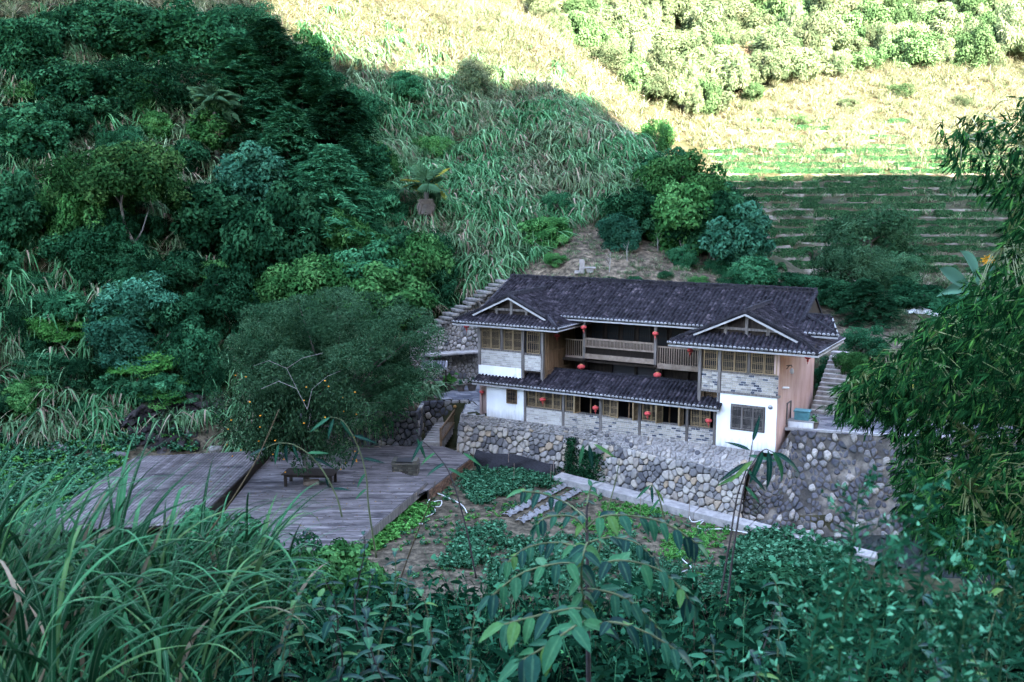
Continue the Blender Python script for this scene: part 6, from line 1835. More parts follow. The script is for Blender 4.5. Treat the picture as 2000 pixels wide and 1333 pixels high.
def herb_mesh(seed, h, n, L_, W_, spread, mat, stems=5, fancy=False, skew=1.0):
    """a low leafy plant: a few stems with leaves along them"""
    rg = np.random.default_rng(seed); P, A, Nn = [], [], []
    st = rg.normal(0, spread, (stems, 3)); st[:, 2] = h * rg.uniform(.7, 1.1, stems)
    k = rg.integers(0, stems, n); t = rg.uniform(.25, 1.05, n)
    pos = st[k] * t[:, None] * np.array([1, 1, 1]) + rg.normal(0, .02, (n, 3)); a = rg.random(n) * 6.283
    ax = np.stack([np.cos(a), np.sin(a), rg.uniform(-.9, .5, n)], 1); nr = np.array([0, 0, 1.0]) + rg.normal(0, .5, (n, 3))
    Ln = L_ * rg.uniform(.5, 1.3, n); Wd = W_ * rg.uniform(.7, 1.2, n)
    if fancy:
        V, Fc, k_ = fancy_leaves(pos, ax, nr, Ln, Wd)
    else:
        V, Fc, k_ = leaf_arrays(pos, ax, nr, Ln, Wd, .15), leaf_faces(n), 4
    me = mesh_np('herb', V, Fc, {'rnd': np.repeat(rg.random(n) ** skew, k_)}, smooth=fancy); me.materials.append(mat); return me
gh = [herb_mesh(600 + i, .25, 46, .16, .10, .16, MG_GARDEN) for i in range(3)] + [herb_mesh(610 + i, .38, 60, .17, .12, .2, MG_GARDENB) for i in range(3)]
PATCH = [ # pixel outline, plants per square metre, mesh choice, scale
 ([(700, 1040), (770, 975), (850, 985), (840, 1010), (760, 1060), (690, 1100)], 10, (0, 1, 2), 1.3),
 ([(915, 925), (990, 920), (1090, 935), (1085, 955), (1000, 965), (930, 985), (900, 960)], 9, (3, 4, 5), 1.0),
 ([(935, 955), (1000, 960), (940, 985)], 12, (3, 4), .8),
 ([(900, 1010), (1000, 980), (1010, 1000), (905, 1040)], 4, (0, 1), .6),
 ([(1180, 985), (1290, 985), (1330, 1000), (1240, 1010), (1170, 1005)], 10, (0, 1, 2), .8),
 ([(1290, 1055), (1370, 1022), (1425, 1035), (1390, 1085), (1300, 1100)], 14, (0, 2), .7),
 ([(1420, 1110), (1440, 1060), (1520, 1035), (1640, 1075), (1680, 1130), (1420, 1160)], 11, (3, 4, 5), 1.3),
 ([(880, 1060), (970, 1020), (1000, 1040), (930, 1110), (860, 1110)], 7, (3, 4, 5), 1.1),
 ([(980, 1060), (1160, 1050), (1250, 1070), (1240, 1160), (940, 1160)], 5, (3, 4, 5), 1.1),
 ([(1110, 1020), (1190, 1000), (1260, 1030), (1180, 1050)], 6, (0, 1), .8),
 ([(1230, 1080), (1290, 1100), (1410, 1110), (1400, 1180), (1200, 1160)], 6, (3, 5), 1.0)]
rgg = np.random.default_rng(60); GP, GI, GS = [], [], []
for poly, den, ch, sc_ in PATCH:
    W_ = [at_z(x, y, -3.4) for x, y in poly]; wx = [p.x for p in W_]; wy = [p.y for p in W_]
    n = int((max(wx) - min(wx)) * (max(wy) - min(wy)) * den)
    X = rgg.uniform(min(wx), max(wx), n); Y = rgg.uniform(min(wy), max(wy), n); k = inpoly(X, Y, list(zip(wx, wy)))
    X, Y = X[k], Y[k]; GP.append(np.stack([X, Y, tz_many(X, Y) - .02], 1)); GI.append(rgg.choice(ch, len(X))); GS.append(sc_ * rgg.uniform(.6, 1.3, len(X)))
# thin weeds over the open soil, and the leafy ground cover at the hill foot on the left
X = rgg.uniform(-8, 16, 2400); Y = rgg.uniform(42, 63, 2400); Zs = tz_many(X, Y); k = (Zs < -2.9) & (fbm(X * .5, Y * .5) > -.06); GP.append(np.stack([X, Y, Zs], 1)[k]); GI.append(rgg.integers(0, 6, k.sum())); GS.append(rgg.uniform(.25, .7, k.sum()))
X = rgg.uniform(-46, -16, 5200); Y = rgg.uniform(50, 71, 5200); Zs = tz_many(X, Y); px, py, d_ = project(np.stack([X, Y, Zs], 1)); k = (Zs < 1.5) & ((fbm(X * .35 + 4, Y * .35) > -.06) | (px < 200)) & ~inpoly(px, py, [(240, 905), (262, 888), (540, 872), (560, 900), (480, 1100), (200, 1100)])
GP.append(np.stack([X, Y, Zs], 1)[k]); GI.append(rgg.integers(0, 6, k.sum())); GS.append(rgg.uniform(.7, 1.7, k.sum()))
GP = np.concatenate(GP); n = len(GP); rot = np.zeros((n, 3)); rot[:, 2] = rgg.random(n) * 6.283
scatter('garden_greens', GP, rot, np.concatenate(GS), np.concatenate(GI), gh, 'leafy vegetables and weeds on the garden soil and hill foot', 'plants')
# plastic mulch strips with planting holes
M_PLAST = mat_surf('mulch_film', [(.08, .08, .085), (.22, .215, .225)], scale=5, rough=.35, bump=.5, bscale=9, dist=.04)
for i, (a, b_) in enumerate((((1128, 958), (1012, 1020)), ((1102, 948), (985, 1008)))):
    A = at_z(*a, -3.36); B = at_z(*b_, -3.36); dv = (B - A); L_ = dv.length; dv.normalize(); sd = Vector((-dv.y, dv.x, 0)); V = []; nu, nv = 60, 7
    for u in range(nu):
        for v in range(nv):
            vv = v / (nv - 1) - .5; z = .13 * (1 - (2 * vv) ** 2) + .05 * math.sin(u * 1.9 + v) * math.cos(v * 2.3 + u * .7)
            V.append(dv * (L_ * u / (nu - 1)) + sd * (vv * .62 + .04 * math.sin(u * 1.1)) + Vector((0, 0, z)))
    idx = np.arange(nu * nv).reshape(nu, nv)
    fs = np.stack([idx[:-1, :-1], idx[1:, :-1], idx[1:, 1:], idx[:-1, 1:]], -1).reshape(-1, 4)
    keep = [j for j in range(len(fs)) if not ((j // (nv - 1)) % 6 in (2, 3) and (j % (nv - 1)) in (2, 3))]
    tag(link('mulch_film', mesh_np('mulch_film', np.array([tuple(v) for v in V]), fs[keep], smooth=True), M_PLAST, None, A), ['nearer strip of pale plastic film over a vegetable row', 'farther strip of pale plastic film over a vegetable row'][i], 'plastic film', 'film strips in the garden')
# white hoses lying in the garden
M_HOSE = mat_plain('white_hose', (.55, .55, .57), .5)
for path, lab in (([(825, 957), (860, 966), (900, 985), (912, 1002)], 'straight white hose running from the deck corner into the garden'),
                  ([(845, 968), (835, 985), (858, 990), (862, 978), (842, 984), (850, 1000), (820, 1015), (808, 1022), (826, 1024)], 'tangled white hose on the soil near the deck corner'),
                  ([(1345, 1005), (1352, 1020), (1375, 1016), (1362, 1030), (1380, 1034), (1420, 1034), (1480, 1046)], 'coiled white hose beside the concrete path'),
                  ([(1320, 1080), (1335, 1095), (1350, 1110), (1330, 1120), (1360, 1135)], 'loop of white hose near the front of the garden')):
    P_ = [at_z(x, y, -3.36) for x, y in path]; o0 = P_[0]; b = MB(); pts_ = []
    for i in range(len(P_) - 1):
        p0 = P_[max(i - 1, 0)]; p1 = P_[i]; p2 = P_[i + 1]; p3 = P_[min(i + 2, len(P_) - 1)]
        for t in (0, .25, .5, .75):
            pts_.append(.5 * ((2 * p1) + (p2 - p0) * t + (2 * p0 - 5 * p1 + 4 * p2 - p3) * t * t + (3 * p1 - p0 - 3 * p2 + p3) * t ** 3) - o0)
    pts_.append(P_[-1] - o0); b.tube(pts_, .028, 5); tag(b.build('hose', M_HOSE, None, True, loc=o0), lab, 'hose', 'hoses in the garden')
for i, (x, y, h) in enumerate([(1003, 945, 1.3), (1075, 945, 1.2), (1250, 1005, 1.4), (1290, 1000, 1.1), (1345, 1015, 1.3), (1365, 1000, 1.0)]):
    p = at_z(x, y, -3.4); b = MB(); b.tube([(0, 0, -.2), (.04, 0, h)], .018, 5); tag(b.build('garden_stake', M_RAIL, None, loc=p), ['thin stake before the black net', 'thin stake at the right end of the black net', 'tall stake beside the path middle', 'short stake beside the path middle', 'stake near the coiled hose', 'low stake against the boulder wall'][i], 'stake', 'stakes in the garden')
# ivy on the boulder wall
iv = tag(empty('ivy', hw(-11.6, -1.2, -2)), 'dark green ivy patch climbing the boulder wall', 'ivy')
rg = np.random.default_rng(71); nl = 2600; u = rg.random(nl); v = rg.random(nl); lobes = rg.choice(3, nl, p=[.3, .5, .2])
xx = np.where(lobes == 0, -12.9 + rg.normal(0, .18, nl), np.where(lobes == 1, -11.5 + rg.normal(0, .55, nl), -12.3 + rg.normal(0, .6, nl))); zz = np.where(lobes == 0, -2.9 + 2.0 * v, np.where(lobes == 1, -3.4 + 1.9 * v, -3.3 + .5 * v))
yy = wall_foot(xx) - .16 + .42 * (zz + 3.75) / 2.8 - rg.uniform(0, .22, nl)
pos = np.array([tuple(hw(a, b_, c) - iv.location) for a, b_, c in zip(xx, yy, zz)]); nrm_ = np.tile(np.array([-math.sin(HA), -math.cos(HA), .3]), (nl, 1)) + rg.normal(0, .4, (nl, 3))
ax = rg.normal(0, 1, (nl, 3)) + np.array([0, 0, -.8]); V = leaf_arrays(pos, ax, nrm_, .13 * rg.uniform(.6, 1.3, nl), .11 * rg.uniform(.6, 1.3, nl))
link('leaves', mesh_np('leaves', V, leaf_faces(nl), {'rnd': np.repeat(rg.random(nl), 4)}), ML['dark'], iv)
# craggy dark rock face at the hill foot on the left
rfb = [hit(205, 888, 50), hit(260, 884, 50), hit(330, 880, 50), hit(400, 880, 50), hit(455, 884, 50), hit(500, 888, 50)]
rf = tag(empty('rocky_cliff', rfb[2]), 'dark craggy rock face under the hanging grass at the hill foot', 'cliff')
rft = [p + Vector((0, 2.6, h_)) for p, h_ in zip(rfb, (1.6, 3.0, 3.6, 3.3, 2.6, 1.8))]
nu, nv = 150, 60; B_, ub, Lb = polyline(rfb); T_, ut, Lt = polyline(rft); u = np.linspace(0, 1, nu); v = np.linspace(0, 1, nv)
Bp = np.stack([np.interp(u, ub, B_[:, k]) for k in range(3)], 1); Tp = np.stack([np.interp(u, ut, T_[:, k]) for k in range(3)], 1)
P_ = Bp[None] * (1 - v[:, None, None]) + Tp[None] * v[:, None, None]
uu = u[None] * Lb; vv = v[:, None] * 4
st_ = fbm(uu * .5 + 3, vv * .9 + 7) * 2.6 + np.abs(fbm(uu * 1.3 + 11, vv * .7)) * -1.8 + fbm(uu * 3.1, vv * 3.3) * .5
P_[..., 1] -= np.round(st_ * 3.5) / 3.5 * .75 + st_ * .25; P_[..., 2] += fbm(uu * .9, vv * 1.1 + 5) * .5 - .5 * (1 - v[:, None])
idx = np.arange(nu * nv).reshape(nv, nu)
link('rock_body', mesh_np('rock_body', P_.reshape(-1, 3) - np.array(rf.location), np.stack([idx[:-1, :-1], idx[:-1, 1:], idx[1:, 1:], idx[1:, :-1]], -1).reshape(-1, 4)), mat_surf('rock_face_stone', [(.004, .004, .005), (.012, .011, .012), (.032, .029, .030), (.10, .09, .09)], scale=.9, rough=.9, bump=.8, bscale=4, dist=.12, coord='World', patch=((.012, .022, .010), .8, .54)), rf)
for i, (x, y, rr) in enumerate([(235, 882, .45), (425, 872, .5), (120, 870, .45), (160, 862, .3)]):
    p = hit(x, y + 10, 50); boulder((p.x, p.y, p.z + rr * .2), (rr * 1.3, rr * .9, rr * .7), ['low rock beside the raised deck', 'rock between rock face and fruit tree', 'pale rock in the green cover at the left', 'small rock left of the rock face'][i], 20 + i, M_STONED, 'rock', 'rocks of the hill foot')
# pots in the left yard, tub plants
for i, (x, y, r_, h_, lab) in enumerate([(872, 756, .42, .5, 'grey pot with big taro leaves in the left yard'), (900, 758, .38, .55, 'dark pot in the middle of the left yard row'), (922, 757, .42, .6, 'dark pot nearest the left wing')]):
    p = at_z(x, y + 6, -.34); pt_ = pot(p, r_, h_, lab)
    me = [herb_mesh(630, .9, 14, .55, .5, .3, ML['lime']), herb_mesh(631, .5, 80, .2, .1, .2, ML['teal']), herb_mesh(632, .5, 80, .2, .1, .22, ML['dark'])][i]
    link('foliage', me, None, pt_, loc=(0, 0, h_ * .85))
for i, (lx, ly, lab) in enumerate([(2.3, 7.9, 'black pot at the foot of the yard steps'), (3.1, 8.3, 'pot with a red flower before the big boulder'), (1.5, 2.7, 'pot standing beside the teal tub')]):
    pt_ = pot(hw(lx, ly, .74), .26, .4, lab); me = herb_mesh(640 + i, .5, 70, .22, .09, .2, ML[['teal', 'mid', 'mid'][i]]); link('foliage', me, None, pt_, loc=(0, 0, .33))
M_FLOW = mat_plain('red_petal', (.5, .03, .05), .5)
for i, (x, y, Yd) in enumerate([(1701, 703, 65), (1670, 702, 65), (1641, 794, 63)]):
    p = at(x, y, Yd); b = MB()
    for k in range(6): a = k * 1.047; b.add([(0, 0, 0), (.10 * math.cos(a - .4), -.06, .10 * math.sin(a - .4)), (.17 * math.cos(a), -.03, .17 * math.sin(a)), (.10 * math.cos(a + .4), -.06, .10 * math.sin(a + .4))], [(0, 1, 2, 3)])
    b.tube([(0, 0, 0), (0, .1, -.5)], .012, 4); tag(b.build('red_flower', M_FLOW, None, loc=p), ['red flower at the bamboo edge on the bank', 'red flower on the bush above the yard steps', 'red flower in a pot before the boulder'][i], 'flower', 'red flowers by the yard')
# banana leaves and yellow flower at the right
bn = tag(empty('banana_plant', at(1890, 560, 40) + Vector((0, 0, -1.5))), 'broad banana leaves behind the bamboo at the right', 'banana plant')
M_BAN = mat_leaf('banana_leaf', [(.06, .13, .09), (.09, .18, .12)], attr='none')
o0 = bn.location
for (pts_) in ([(1900, 570), (1870, 545), (1830, 580)], [(1910, 560), (1900, 505), (1875, 490)], [(1890, 560), (1850, 530), (1835, 525)], [(1920, 570), (1930, 520), (1960, 500)]):
    P_ = [at(x, y, 40) - o0 for x, y in pts_]; b = MB(); n = 8; ce = [P_[0] * (1 - t) ** 2 + P_[1] * 2 * t * (1 - t) + P_[2] * t * t for t in [i / n for i in range(n + 1)]]
    vs_ = []; fs_ = []
    for i, c in enumerate(ce):
        w = .28 * math.sin(math.pi * min(1, .12 + .88 * i / n)); vs_ += [c + Vector((.3 * w, -.6 * w, w)), c + Vector((0, .05, 0)), c + Vector((-.2 * w, -.8 * w, -w))]
    for i in range(n): a = 3 * i; fs_ += [(a, a + 1, a + 4, a + 3), (a + 1, a + 2, a + 5, a + 4)]
    b.add(vs_, fs_); b.build('leaf', M_BAN, bn, True)
yf = tag(empty('yellow_blossom', at(1928, 508, 14)), 'yellow-orange blossom on a dark stem beside the bamboo', 'flower')
b = MB()
for k in range(9): a = k * .698; b.add([(0, 0, 0), (.07 * math.cos(a - .3), -.03, .05 * math.sin(a - .3)), (.12 * math.cos(a), -.02, .08 * math.sin(a)), (.07 * math.cos(a + .3), -.03, .05 * math.sin(a + .3))], [(0, 1, 2, 3)])
b.build('petals', mat_plain('orange_petal', (.65, .28, .02), .5), yf); b = MB(); b.tube([(0, .03, 0), (.1, .1, -.5), (.15, .1, -1.2)], .015, 5); b.build('stem', ML['dark'], yf)

# ------------------------------------------------------------------ bamboo at the right, near the camera
M_BAMB = mat_leaf('bamboo_leaf', [(.0006, .005, .002), (.0022, .017, .006), (.011, .062, .019), (.07, .18, .036)], trans=.22, objvar=.12, spec=0.0, rough=.5)
M_CULM = mat_surf('bamboo_culm', [(.06, .09, .035), (.12, .15, .06)], scale=4, rough=.45, bump=.1)
def long_leaves(pos, ax, nr, Ln, Wd, curve=.18):
    """narrow leaves with a bend: six points, four triangles"""
    ax = norm(ax); sd = norm(np.cross(ax, nr)); up = np.cross(sd, ax); Ln = Ln[:, None]; Wd = Wd[:, None]
    a = pos + ax * Ln * .30 - up * Ln * curve * .12; b_ = pos + ax * Ln * .65 - up * Ln * curve * .45
    V = np.stack([pos, a + sd * Wd / 2, a - sd * Wd / 2, b_ + sd * Wd * .38, b_ - sd * Wd * .38, pos + ax * Ln - up * Ln * curve], 1)
    n = len(pos); i = np.arange(n)[:, None] * 6
    Fc = np.concatenate([i + np.array([[0, 1, 2]]), i + np.array([[1, 3, 4]]), i + np.array([[1, 4, 2]]), i + np.array([[3, 5, 4]])], 0)
    return V.reshape(-1, 3), Fc
def bamboo(poly, Y0, Y1, ncl, culm_path, label, seed, leaf=.118, drift=(-.5, 0, -.5)):
    rg = np.random.default_rng(seed); A = np.array(poly, float); mn, mx = A.min(0), A.max(0); pts = []
    while len(pts) < ncl:
        x = rg.uniform(mn[0], mx[0], 400); y = rg.uniform(mn[1], mx[1], 400); k = inpoly(x, y, poly)
        for a, b_ in zip(x[k], y[k]):
            pts.append(np.array(at(a + rg.normal(0, 10), b_ + rg.normal(0, 10), rg.uniform(Y0, Y1))))
    C = np.array(pts[:ncl]); root = Vector(culm_path[0]); r = tag(empty('bamboo', root), label, 'bamboo', 'bamboo at the edge of the bank')
    k = rg.integers(4, 8, ncl); tot = k.sum(); ci = np.repeat(np.arange(ncl), k)
    td = norm(np.array(drift) + rg.normal(0, .45, (ncl, 3)))                      # each twig end points its own way
    j = rg.random(tot) * 2 - 1; sd = norm(np.cross(td, rg.normal(0, 1, (ncl, 3))))
    ax = td[ci] * .8 + sd[ci] * (j * 1.0)[:, None] + np.array([0, 0, -.25]) + rg.normal(0, .15, (tot, 3)); nr = np.array([0, -.5, 1.0]) + rg.normal(0, .4, (tot, 3))
    V, Fc = long_leaves(C[ci] + td[ci] * (.05 * rg.random(tot))[:, None], ax, nr, leaf * rg.uniform(.6, 1.25, tot), leaf * .125 * rg.uniform(.7, 1.3, tot))
    tone = np.clip(.45 * rg.random(tot) + .5 * rg.random(ncl)[ci] ** 1.5, 0, .93); tone[rg.random(tot) < .025] = .95
    link('foliage', mesh_np('foliage', V - np.array(root), Fc, {'rnd': np.repeat(tone, 6)}), M_BAMB, r)
    b = MB(); cp_ = [Vector(p) - root for p in culm_path]; b.tube(cp_, [.035 * (1 - .75 * i / len(cp_)) for i in range(len(cp_))], 7); b.build('culm', M_CULM, r, True)
    b = MB(); q = random.Random(seed)
    for i in q.sample(range(ncl), min(ncl, 90)):
        c = Vector(C[i]) - root; a = min(cp_, key=lambda p: (p - c).length); m1 = a.lerp(c, .6) + Vector((0, 0, .12)); b.tube([a, m1, c], [.007, .005, .002], 4, cap=False)
    b.build('twigs', M_CULM, r)
def culm(*p): return [at(*q) for q in p]
bamboo([(1905, 235), (1965, 225), (2010, 190), (2120, 200), (2120, 420), (1990, 400), (1925, 380), (1890, 345), (1850, 300), (1835, 250), (1870, 245)], 8.5, 11.5, 760, culm((2150, 1100, 10), (2140, 600, 10), (2080, 330, 10), (1990, 280, 10), (1880, 270, 10)), 'arching bamboo spray reaching in at the top right over the terraces', 801)
bamboo([(1985, 400), (2120, 380), (2120, 640), (1920, 620), (1880, 560), (1950, 520)], 8.5, 12, 900, culm((2140, 1150, 10.5), (2120, 700, 10.5), (2040, 500, 10.5), (1960, 480, 10.5)), 'bamboo spray hanging down the right edge below the top spray', 802)
bamboo([(1790, 645), (1870, 590), (2120, 560), (2120, 800), (1900, 830), (1800, 790), (1720, 780), (1660, 745), (1700, 715)], 8, 12.5, 2500, culm((2050, 1180, 10), (2020, 800, 10), (1900, 650, 10), (1780, 690, 10), (1680, 740, 10)), 'broad bamboo branch drooping towards the yard', 803)
bamboo([(1640, 760), (1740, 700), (1790, 760), (1750, 830), (1680, 830), (1625, 800)], 8.5, 10.5, 330, culm((1980, 1180, 9.5), (1900, 850, 9.5), (1780, 760, 9.5), (1660, 790, 9.5)), 'outermost bamboo tip hanging over the paved yard', 804)
bamboo([(1740, 800), (1900, 780), (2120, 760), (2120, 1120), (1850, 1110), (1790, 1040), (1745, 940), (1760, 870)], 8.5, 13.5, 3300, culm((2000, 1250, 11), (1980, 950, 11), (1900, 860, 11), (1800, 900, 11)), 'dense dark bamboo mass along the right edge', 805)
bamboo([(1790, 900), (2120, 860), (2120, 1130), (1860, 1110)], 7.5, 9.5, 620, culm((1960, 1250, 8.5), (1950, 1050, 8.5), (1890, 960, 8.5)), 'lowest bamboo sprays in front of the dark mass', 806)

# ------------------------------------------------------------------ tall grass at the left, blade by blade
def mat_blade():
    m, nt, N, L, b = _mat('tall_grass_blade')
    a = N.new('ShaderNodeAttribute'); a.attribute_name = 'mid'
    oi = N.new('ShaderNodeObjectInfo')
    r = ramp(N, [(0, (.002, .022, .009)), (.45, (.007, .062, .026)), (.8, (.030, .175, .075)), (.95, (.075, .16, .055)), (.965, (.16, .115, .085)), (1, (.24, .18, .13))]); L.new(oi.outputs['Random'], r.inputs['Fac'])
    mr = N.new('ShaderNodeMapRange'); mr.inputs['From Min'].default_value = .86; mr.inputs['From Max'].default_value = .98; L.new(a.outputs['Fac'], mr.inputs['Value'])
    mx = N.new('ShaderNodeMix'); mx.data_type = 'RGBA'; L.new(mr.outputs[0], mx.inputs['Factor']); L.new(r.outputs['Color'], mx.inputs['A']); mx.inputs['B'].default_value = (.10, .18, .11, 1)
    tc = N.new('ShaderNodeTexCoord'); nz = N.new('ShaderNodeTexNoise'); nz.inputs['Scale'].default_value = 9; L.new(tc.outputs['Object'], nz.inputs['Vector'])
    hs = N.new('ShaderNodeHueSaturation'); mv = N.new('ShaderNodeMapRange'); mv.inputs['To Min'].default_value = .6; mv.inputs['To Max'].default_value = 1.35; L.new(nz.outputs['Fac'], mv.inputs['Value']); L.new(mv.outputs[0], hs.inputs['Value']); L.new(mx.outputs['Result'], hs.inputs['Color'])
    L.new(hs.outputs['Color'], b.inputs['Base Color']); b.inputs['Roughness'].default_value = .42; b.inputs['Specular IOR Level'].default_value = .02
    tr = N.new('ShaderNodeBsdfTranslucent'); L.new(hs.outputs['Color'], tr.inputs['Color']); ms = N.new('ShaderNodeMixShader'); ms.inputs[0].default_value = .15; L.new(b.outputs[0], ms.inputs[1]); L.new(tr.outputs[0], ms.inputs[2]); L.new(ms.outputs[0], N['Material Output'].inputs['Surface'])
    return m
M_BLADE = mat_blade()
def blade_mesh(rg, L_, W_, e0, droop, az, twist=.4, seg=11):
    V = []; mid = []; p = np.zeros(3); hd = np.array([math.cos(az), math.sin(az), 0]); kink = rg.uniform(.45, .8); kd = rg.uniform(0, 40) if rg.random() < .3 else 0
    for s in range(seg + 1):
        t = s / seg; e = math.radians(e0 - droop * t ** 1.7 - (kd if t > kink else 0)); d = hd * math.cos(e) + np.array([0, 0, math.sin(e)])
        if s: p = p + d * L_ / seg
        a2 = az + twist * t; sd = np.array([-math.sin(a2), math.cos(a2), .2 * math.sin(twist * 3 * t)]); up = np.cross(sd, d)
        w = W_ * (.55 + 1.5 * t if t < .3 else max(.02, (1 - ((t - .3) / .7) ** 1.8)))
        w = min(w, W_)
        V += [p - sd * w / 2 + up * w * .18, p, p + sd * w / 2 + up * w * .18]; mid += [0, 1, 0]
    i = np.arange(seg)[:, None] * 3
    Fc = np.concatenate([i + np.array([[0, 1, 4, 3]]), i + np.array([[1, 2, 5, 4]])], 0)
    return mesh_np('blade', np.array(V), Fc, {'mid': np.array(mid)}, smooth=True)
CL = [ # base pixel and distance, blades, length, lean azimuth (deg, 0 = to the right), spread
 (40, 1230, 4.1, 34, 1.25, 75, 70, 'tall grass clump at the left edge with upright blades'),
 (150, 1230, 4.0, 36, 1.2, 60, 80, 'tall grass clump with high arching blades near the left edge'),
 (265, 1220, 4.3, 36, 1.1, 40, 80, 'tall grass clump before the raised deck'),
 (370, 1200, 4.5, 34, 1.05, 20, 75, 'tall grass clump leaning right before the deck step'),
 (455, 1180, 4.8, 30, 1.0, 30, 65, 'rightmost tall grass clump with blades crossing the deck'),
 (90, 1330, 3.2, 26, .9, 60, 90, 'low grass clump in the bottom left corner'),
 (330, 1290, 3.8, 26, .85, 10, 90, 'low grass clump with straw blades below the deck clump'),
 (-60, 1200, 3.7, 26, 1.2, 60, 60, 'tall grass clump cut by the left picture edge')]
for ci, (px, py, Yd, nb, L_, az0, sp, lab) in enumerate(CL):
    base = at(px, py, Yd); base.z = min(base.z, tz(base.x, base.y) + .1) if False else base.z
    rg = np.random.default_rng(900 + ci); r = tag(empty('tall_grass_clump', base), lab, 'grass clump', 'tall grass clumps at the camera')
    for i in range(int(nb * 2.5)):
        az = math.radians(az0 + rg.normal(0, sp)); e0 = rg.uniform(52, 88); dr = rg.uniform(35, 125); o = link('blade', blade_mesh(rg, L_ * rg.uniform(.5, .92), rg.uniform(.013, .031), e0, dr, az, rg.normal(0, .5)), M_BLADE, r, loc=(rg.normal(0, .09), rg.normal(0, .12), rg.uniform(-.35, .05)))
# ------------------------------------------------------------------ leafy plants close to the camera
def mat_near_leaf():
    """each leaf its own tone from deep blue-green to fresh green, paler along the midrib, mottled"""
    m, nt, N, L, b = _mat('near_leaf')
    oi = N.new('ShaderNodeObjectInfo'); r = ramp(N, [(0, (.002, .018, .017)), (.35, (.004, .042, .034)), (.65, (.010, .080, .044)), (.9, (.022, .125, .052)), (1, (.07, .15, .03))]); L.new(oi.outputs['Random'], r.inputs['Fac'])
    a = N.new('ShaderNodeAttribute'); a.attribute_name = 'mid'; mr = N.new('ShaderNodeMapRange'); mr.inputs['From Min'].default_value = .72; mr.inputs['From Max'].default_value = .9; mr.inputs['To Max'].default_value = .35; L.new(a.outputs['Fac'], mr.inputs['Value'])
    mx = N.new('ShaderNodeMix'); mx.data_type = 'RGBA'; L.new(mr.outputs[0], mx.inputs['Factor']); L.new(r.outputs['Color'], mx.inputs['A']); mx.inputs['B'].default_value = (.08, .2, .10, 1)
    tc = N.new('ShaderNodeTexCoord'); nz = N.new('ShaderNodeTexNoise'); nz.inputs['Scale'].default_value = 40; nz.inputs['Detail'].default_value = 4; L.new(tc.outputs['Object'], nz.inputs['Vector'])
    mv = N.new('ShaderNodeMapRange'); mv.inputs['To Min'].default_value = .45; mv.inputs['To Max'].default_value = 1.5; L.new(nz.outputs['Fac'], mv.inputs['Value'])
    hs = N.new('ShaderNodeHueSaturation'); L.new(mv.outputs[0], hs.inputs['Value']); L.new(mx.outputs['Result'], hs.inputs['Color']); L.new(hs.outputs['Color'], b.inputs['Base Color'])
    b.inputs['Roughness'].default_value = .42; b.inputs['Specular IOR Level'].default_value = .05
    bp = N.new('ShaderNodeBump'); bp.inputs['Strength'].default_value = .3; bp.inputs['Distance'].default_value = .002; L.new(nz.outputs['Fac'], bp.inputs['Height']); L.new(bp.outputs[0], b.inputs['Normal'])
    tr = N.new('ShaderNodeBsdfTranslucent'); L.new(hs.outputs['Color'], tr.inputs['Color']); ms = N.new('ShaderNodeMixShader'); ms.inputs[0].default_value = .18; L.new(b.outputs[0], ms.inputs[1]); L.new(tr.outputs[0], ms.inputs[2]); L.new(ms.outputs[0], N['Material Output'].inputs['Surface'])
    return m
M_LEAFN = mat_near_leaf()
M_STEM = mat_surf('green_stem', [(.06, .075, .04), (.10, .12, .06)], scale=6, rough=.6, bump=.1)
M_STEMD = mat_surf('dark_stem', [(.03, .025, .028), (.06, .05, .05)], scale=6, rough=.6, bump=.1)
def near_leaf_mesh(L_, W_, seg=6, droop=.35, serr=.0, seed=0):
    V = []; mid = []; q = random.Random(seed)
    for s in range(seg + 1):
        t = s / seg; w = W_ * math.sin(math.pi * min(.99, t ** .75 * .97 + .02)) ** .85; y = L_ * t; z = -droop * L_ * t * t
        w *= 1 + serr * (q.random() - .5)
        V += [(-w / 2, y, z + w * .16), (0, y, z), (w / 2, y, z + w * .16)]; mid += [.2, .9, .2]
    i = np.arange(seg)[:, None] * 3
    return mesh_np('leaf', np.array(V), np.concatenate([i + np.array([[0, 1, 4, 3]]), i + np.array([[1, 2, 5, 4]])], 0), {'mid': np.array(mid)}, smooth=True)
NLM = {}
def nl(kind):
    if kind not in NLM:
        L_, W_, dr = dict(leaflet=(.115, .052, .25), big=(.17, .075, .2), bamb=(.17, .026, .35), pair=(.10, .045, .45), small=(.06, .03, .3))[kind]
        NLM[kind] = [near_leaf_mesh(L_, W_, droop=dr * k, seed=i, serr=.12) for i, k in enumerate((.5, 1.0, 1.6))]
        for m_ in NLM[kind]: m_.materials.append(M_LEAFN)
    return NLM[kind]
def put_leaf(parent, kind, p, d, up=(0, 0, 1), sc_=1.0, q=random, name='leaf', mat=None):
    d = Vector(d).normalized(); up = Vector(up); x = d.cross(up)
    if x.length < 1e-3: x = Vector((1, 0, 0))
    x.normalize(); z = x.cross(d)
    M = Matrix(((x.x, d.x, z.x, p[0]), (x.y, d.y, z.y, p[1]), (x.z, d.z, z.z, p[2]), (0, 0, 0, 1))) @ Matrix.Scale(sc_, 4)
    return link(name, q.choice(nl(kind)), None, parent, matrix=M)
def spline(P, n=6):
    out = []
    for i in range(len(P) - 1):
        p0 = P[max(i - 1, 0)]; p1 = P[i]; p2 = P[i + 1]; p3 = P[min(i + 2, len(P) - 1)]
        for k in range(n):
            t = k / n; out.append(.5 * ((2 * p1) + (p2 - p0) * t + (2 * p0 - 5 * p1 + 4 * p2 - p3) * t * t + (3 * p1 - p0 - 3 * p2 + p3) * t ** 3))
    out.append(P[-1]); return out
